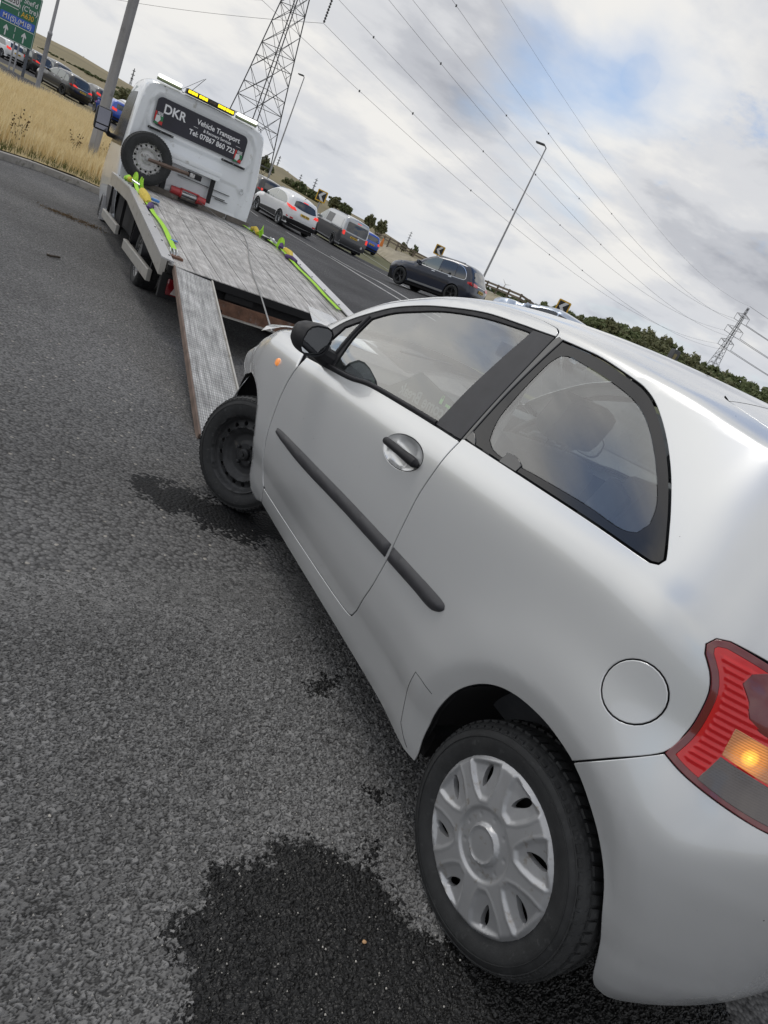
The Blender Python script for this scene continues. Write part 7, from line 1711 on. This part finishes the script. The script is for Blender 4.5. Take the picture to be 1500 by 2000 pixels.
for (u, v, dep, hp, wp, lab) in ((248, 226, 92, 58, 50, 'bushy green tree between the near lamp post and the truck cab'), (222, 212, 120, 36, 44, 'low green tree left of the truck cab behind the cars'), (275, 245, 96, 50, 40, 'green tree half hidden behind the truck cab roof'),
        (513, 335, 130, 34, 30, 'green tree at the foot of the big pylon right of the cab'), (523, 340, 128, 22, 26, 'small tree beside the distant lamp post'), (560, 372, 120, 30, 34, 'first tree of the distant row above the white crossover'), (580, 381, 118, 34, 36, 'rounded tree in the middle of the distant row'), (600, 392, 117, 32, 30, 'darker tree of the distant row left of the chevron sign'), (616, 399, 116, 22, 24, 'small tree at the end of the distant row'),
        (650, 405, 110, 26, 36, 'tree showing above the van roof, left one'), (672, 416, 110, 24, 34, 'tree showing above the van roof, right one'), (716, 448, 95, 38, 30, 'green tree above the rear of the van'), (736, 462, 90, 40, 32, 'green tree behind the blue hatchback'), (787, 484, 88, 13, 14, 'small lone bush on the fence line left of the navy SUV'), (808, 491, 88, 17, 13, 'small slim tree on the fence line left of the chevron sign'),
        (1075, 628, 70, 40, 48, 'nearer round tree beside the chevron sign at the start of the wood'), (1000, 600, 90, 22, 30, 'low bush at the left end of the wood'), (970, 588, 95, 17, 30, 'low bush right of the tall lamp post')):
    b = at(u, v, dep); tz = b[2]+hp*.98*dep/1300; b[2] = min(b[2], float(hillz(b[0], b[1]))+.3); k_ = .78 if 510 < u < 745 else 1.0; tz = b[2]+(tz-b[2])*(.9 if k_ < 1 else 1); tree(b, tz-b[2], wp*k_*dep/1300, lab, None, low=.06)
def on_hill(u, v, dmax):
    for d in np.geomspace(40, dmax, 240):
        q = at(u, v, d)
        if q[2] <= float(hillz(q[0], q[1])): break
    return np.array([q[0], q[1], float(hillz(q[0], q[1]))])
# hedgerow bushes in the fields
k = 0
ROWN = ['on the skyline of the left-hand hill', 'in the field row below that skyline', 'on the far ridge left of the truck cab', 'just above the roofs of the left queue']
for row_, (u0, v0, u1, v1, dep, n, s) in enumerate(((66, 89, 205, 162, 900, 16, 3.2), (64, 106, 200, 176, 900, 11, 2.4), (165, 140, 240, 180, 900, 12, 4.0), (100, 132, 225, 200, 600, 9, 1.8))):
    for i in range(n):
        t = (i+random.uniform(-.3, .3))/max(1, n-1); b = on_hill(u0+(u1-u0)*t, v0+(v1-v0)*t+random.uniform(-1.2, 1.2), dep); s_ = float((b-np.array([0, 0, CAM_H]))@_fw)*s*1.5/1300; r = tree((b[0], b[1], b[2]-s_*.25), s_*random.uniform(.8, 1.3), s_*random.uniform(1.4, 2.4), ('larger ' if i % 3 == 0 else 'low ' if i % 3 == 1 else 'rounded ')+'hedge bush '+ROWN[row_]+', '+('at its left end' if t < .22 else 'left of its middle' if t < .45 else 'about its middle' if t < .6 else 'right of its middle' if t < .8 else 'at its right end'), 'hedgerow bushes in the distant fields', low=.0, name='hedge_bush'); r['category'] = 'bush'; k += 1
def house(px, dep, w, d, h, ang, label):
    b = at(*px, dep); r = empty('house', tuple(b), radians(ang)); tag(r, label, 'house'); MB().box((-w/2, -d/2, -3), (w/2, d/2, h)).build('wall', M['brick'], r)
    fix_normals(MB().add([(-w/2-.3, -d/2-.3, h), (w/2+.3, -d/2-.3, h), (w/2+.3, d/2+.3, h), (-w/2-.3, d/2+.3, h), (-w/2-.3, 0, h+2.4), (w/2+.3, 0, h+2.4)], [(0, 1, 5, 4), (2, 3, 4, 5), (0, 4, 3), (1, 2, 5), (3, 2, 1, 0)]).build('roof', M['roof_tile'], r)); MB().box((w*.3, -.4, h+1), (w*.3+.8, .4, h+3.3)).build('chimney', M['brick'], r)
    for x in (-w*.28, w*.12):
        for z in (.9, h-1.7): wn_ = MB().box((x-.6, -d/2-.04, z), (x+.6, -d/2+.02, z+1.1)).build('window', M['sign_white'], r); MB().box((x-.5, -d/2-.06, z+.1), (x+.5, -d/2-.03, z+1.0)).build('pane', M['car_glass'], wn_)
house((545, 354), 420, 9, 7, 4.2, 12, 'red brick house with brown roof left of the distant tree row'); house((531, 346), 440, 8, 7, 4.4, -10, 'smaller brick house beside the distant lamp post')
house((608, 394), 300, 6, 5, 2.4, 5, 'low pale roofed house among the trees behind the van')
# ------------------------------------------------------------------ ramp, spare wheel, straps
tl = tw(-2.0, .985, .60); bl = np.array([-1.255, 3.93, .03]); sh = tw(-2.0, .985-.185, .60)-tl
ramp_o = make_ramp(tl+sh, bl+sh*np.array([1.0, 1.0, 0]), .37, 'worn tread-plate loading ramp with a rusty edge let down from the flatbed')
sp = empty('spare_wheel', matrix=TM @ Matrix.Translation((XC-.20, .705, 1.375)) @ Matrix.Rotation(pi/2, 4, 'Z'))
tag(sp, 'grey steel spare wheel strapped upright to the back of the truck cab', 'wheel')
tyre_mesh(.345, .212, .215, 'tyre', sp, True); q = steel_wheel(sp, .212, M['steel_grey'], 15, .0155, .82, 6, depth=.03); q.location = (0, .080, 0)
arm = MB(); arm.tube([(XC-.33, .70, 1.375), (XC-.31, .45, 1.385), (XC-.24, .10, 1.405)], [.022, .03, .026], 4); arm.build('wheel_clamp_bar', M['rust_rail'], truck)
MB().bbox((XC-.27, -.09, 1.37), (XC-.14, .10, 1.45), .01).build('clamp_bracket', M['black_plastic'], truck, 'auto')
MB().bbox((XC-.30, .02, 1.375), (XC-.22, .09, 1.435), .01).build('clamp_bracket', M['steel_grey'], truck, 'auto')
def ribbon(pts, w, lift=.004, thick=.003, up=(0, 0, 1)):
    """flat webbing along points in the truck's space"""
    P_ = np.array(pts, float); d = np.gradient(P_, axis=0); d /= np.linalg.norm(d, axis=1)[:, None]; s = np.cross(d, np.array(up)); s /= np.maximum(np.linalg.norm(s, axis=1), 1e-6)[:, None]
    n = np.cross(s, d); V = np.vstack([P_+s*w/2+n*lift, P_-s*w/2+n*lift, P_-s*w/2+n*(lift+thick), P_+s*w/2+n*(lift+thick)]); k = len(P_); F = []
    for j in range(4):
        for i in range(k-1): F.append((j*k+i, j*k+i+1, ((j+1) % 4)*k+i+1, ((j+1) % 4)*k+i))
    return MB().add(V, F)
def put(mb, name, mt, root, smooth=False):
    o = mb.build(name, mt, None, smooth); fix_normals(o); o.parent = root; return o
def dk_(x, y, dz=0.0): return (x, y, deckz(x)+dz)
def roll(root, x, y, z, r, w, mt, ang=0.0, squash=.8):
    mb = MB(); pts = []
    for k in range(46): a = k*.42; rr = .012+(r-.012)*k/45; pts.append((x+rr*cos(a), y, z+rr*sin(a)*squash))
    put(ribbon(pts, w, 0, .004, up=(sin(ang), cos(ang), 0)), 'webbing_roll', mt, root)
def strap(side, label, xs):
    s = 1 if side > 0 else -1; root = empty('ratchet_strap', matrix=TM.copy()); tag(root, label, 'strap', 'ratchet straps laid along the flatbed edges'); y = s*.925
    return root, y
# near side
root, y = strap(1, 'lime green ratchet strap with yellow sleeve along the near edge of the flatbed', None)
xs = np.linspace(.72, -1.46, 30); put(ribbon([dk_(x, y+.03*sin(x*2)-.012, .012+.012*abs(sin(x*3.1))) for x in xs], .055), 'webbing', M['lime'], root)
put(ribbon([dk_(x, y+.06*sin(x*1.7), .05+.02*sin(x*5)) for x in np.linspace(2.35, .72, 24)], .05), 'webbing', M['lime'], root)
mb = MB(); mb.tube([dk_(.86, y+.03, .06), dk_(.60, y+.02, .05), dk_(.45, y, .03)], [.05, .06, .035], 10); put(mb, 'yellow_sleeve', M['yellow'], root, True)
mb = MB(); mb.tube([dk_(.36, y-.03, .02), dk_(.28, y, .045), dk_(.16, y+.04, .02)], [.03, .036, .028], 8); put(mb, 'purple_wrap', M['purple'], root, True)
put(MB().bbox((.70, y-.16, deckz(.7)+.03), (.84, y-.07, deckz(.7)+.06), .008), 'blue_tag', M['blue_tag'], root); put(MB().bbox((-1.05, y-.12, deckz(-1)+.01), (-.98, y-.05, deckz(-1)+.02), .004), 'blue_tag', M['blue_tag'], root)
roll(root, 1.42, y-.03, deckz(1.4)+.085, .085, .09, M['lime'], .5); roll(root, 1.9, y, deckz(1.9)+.10, .10, .075, M['lime'], -.6, .9); roll(root, 2.2, y-.12, deckz(2)+.09, .07, .07, M['lime'], .9)
mb = MB()
for k in range(7): a = k*.9; mb.tube([dk_(1.62+.04*k, y-.05+.03*sin(a), .05+.02*cos(a)), dk_(1.70+.04*k, y+.05*cos(a), .09)], .012, 6)
put(mb, 'ratchet', M['zinc'], root); put(MB().bbox((1.66, y-.04, deckz(1.7)+.02), (1.82, y+.05, deckz(1.7)+.07), .01), 'ratchet_handle', M['sign_black'], root)
put(MB().tube([dk_(2.62, y+.02, .05), dk_(2.52, y, .08), dk_(2.44, y, .05)], .035, 8), 'lime_loop', M['lime'], root, True); put(MB().tube([dk_(2.46, y, .06), dk_(2.38, y-.03, .07)], .035, 8), 'yellow_sleeve', M['yellow'], root, True)
mb = MB()
for dy in (-.022, 0, .022): mb.tube([dk_(-1.44, y+dy, .02), dk_(-1.52, y+dy*1.5, .045), dk_(-1.60, y+dy*1.6, .03), dk_(-1.61, y+dy, .005)], .006, 6)
put(mb, 'hook', M['zinc'], root); put(MB().box((-1.72, y-.07, deckz(-1.7)-.002), (-1.54, y+.05, deckz(-1.6)+.008)), 'lashing_plate', M['rust'], root)
# far side
root, y = strap(-1, 'lime green ratchet strap with green rolls along the far edge of the flatbed', None)
put(ribbon([dk_(x, y+.02*sin(x*3), .02+.015*abs(sin(x*2.7))) for x in np.linspace(2.9, .55, 30)], .045), 'webbing', M['lime'], root)
put(ribbon([dk_(x, y+.01*sin(x*2), .014+.008*abs(sin(x*3.1))) for x in np.linspace(.62, -1.5, 30)], .055), 'webbing', M['lime'], root)
roll(root, 1.95, y, deckz(2)+.085, .085, .09, M['lime'], .6); roll(root, .98, y, deckz(1)+.075, .08, .085, M['lime'], -.4)
put(MB().tube([dk_(2.45, y, .06), dk_(2.22, y+.02, .09), dk_(2.10, y, .04)], .035, 8), 'yellow_sleeve', M['yellow'], root, True); put(MB().tube([dk_(.82, y-.03, .05), dk_(.60, y-.03, .06), dk_(.42, y, .03)], [.035, .045, .03], 8), 'yellow_sleeve', M['yellow'], root, True)
put(MB().tube([dk_(.50, y+.05, .03), dk_(.40, y, .05), dk_(.34, y-.05, .03)], .028, 8), 'purple_wrap', M['purple'], root, True); put(MB().tube([dk_(.86, y+.03, .04), dk_(.92, y, .08)], .035, 8), 'purple_wrap', M['purple'], root, True)
mb = MB()
for k in range(6): a = k*.9; mb.tube([dk_(1.2+.05*k, y-.04+.03*sin(a), .04), dk_(1.27+.05*k, y+.04*cos(a), .08)], .013, 6)
put(mb, 'ratchet', M['zinc'], root); put(MB().bbox((1.6, y-.05, deckz(1.6)+.02), (1.78, y+.04, deckz(1.6)+.06), .01), 'ratchet_handle', M['sign_black'], root)
# dark card propped inside the near-side door window, its print seen from behind
card = empty('window_card', (0, 0, 0)); card.matrix_world = hero.matrix_world.copy() if False else Matrix.Translation(hero.location) @ Matrix.Rotation(hero.rotation_euler.z, 4, 'Z')
tag(card, 'dark card propped inside the door window with mirror-written lettering', 'card')
mb = MB(); mb.prism([(1.66, .93), (1.00, .93), (.965, 1.10), (1.00, 1.125), (1.355, 1.155), (1.42, 1.10)], .672, .678, lambda x, z, h: (x, h, z)); cd = fix_normals(mb.build('card_sheet', mat('card_dark_green', (.025, .038, .036), .6), card))
M['card_print'] = mat('card_print', (.16, .19, .19), .6); text_mesh('lettering', 'Welcome Break', .066, cd, (1.00, .6805, 1.066), (1, 0, -.07), (.07, 0, 1), M['card_print'], 'LEFT', .0016, .0005, .98)
M['card_green'] = mat('card_green', (.22, .55, .16), .5); 
for k_ in range(9): MB().box((1.03+.011*k_, .679, 1.103), (1.038+.011*k_, .6812, 1.114)).build('green_mark', M['card_green'], cd)
mb = MB(); mb.box((1.150, .679, 1.10), (1.166, .6815, 1.118)); mb.tube([(1.152, .680, 1.118), (1.153, .680, 1.130), (1.163, .680, 1.130), (1.164, .680, 1.118)], .0015, 5); mb.build('padlock_mark', M['card_green'], cd)
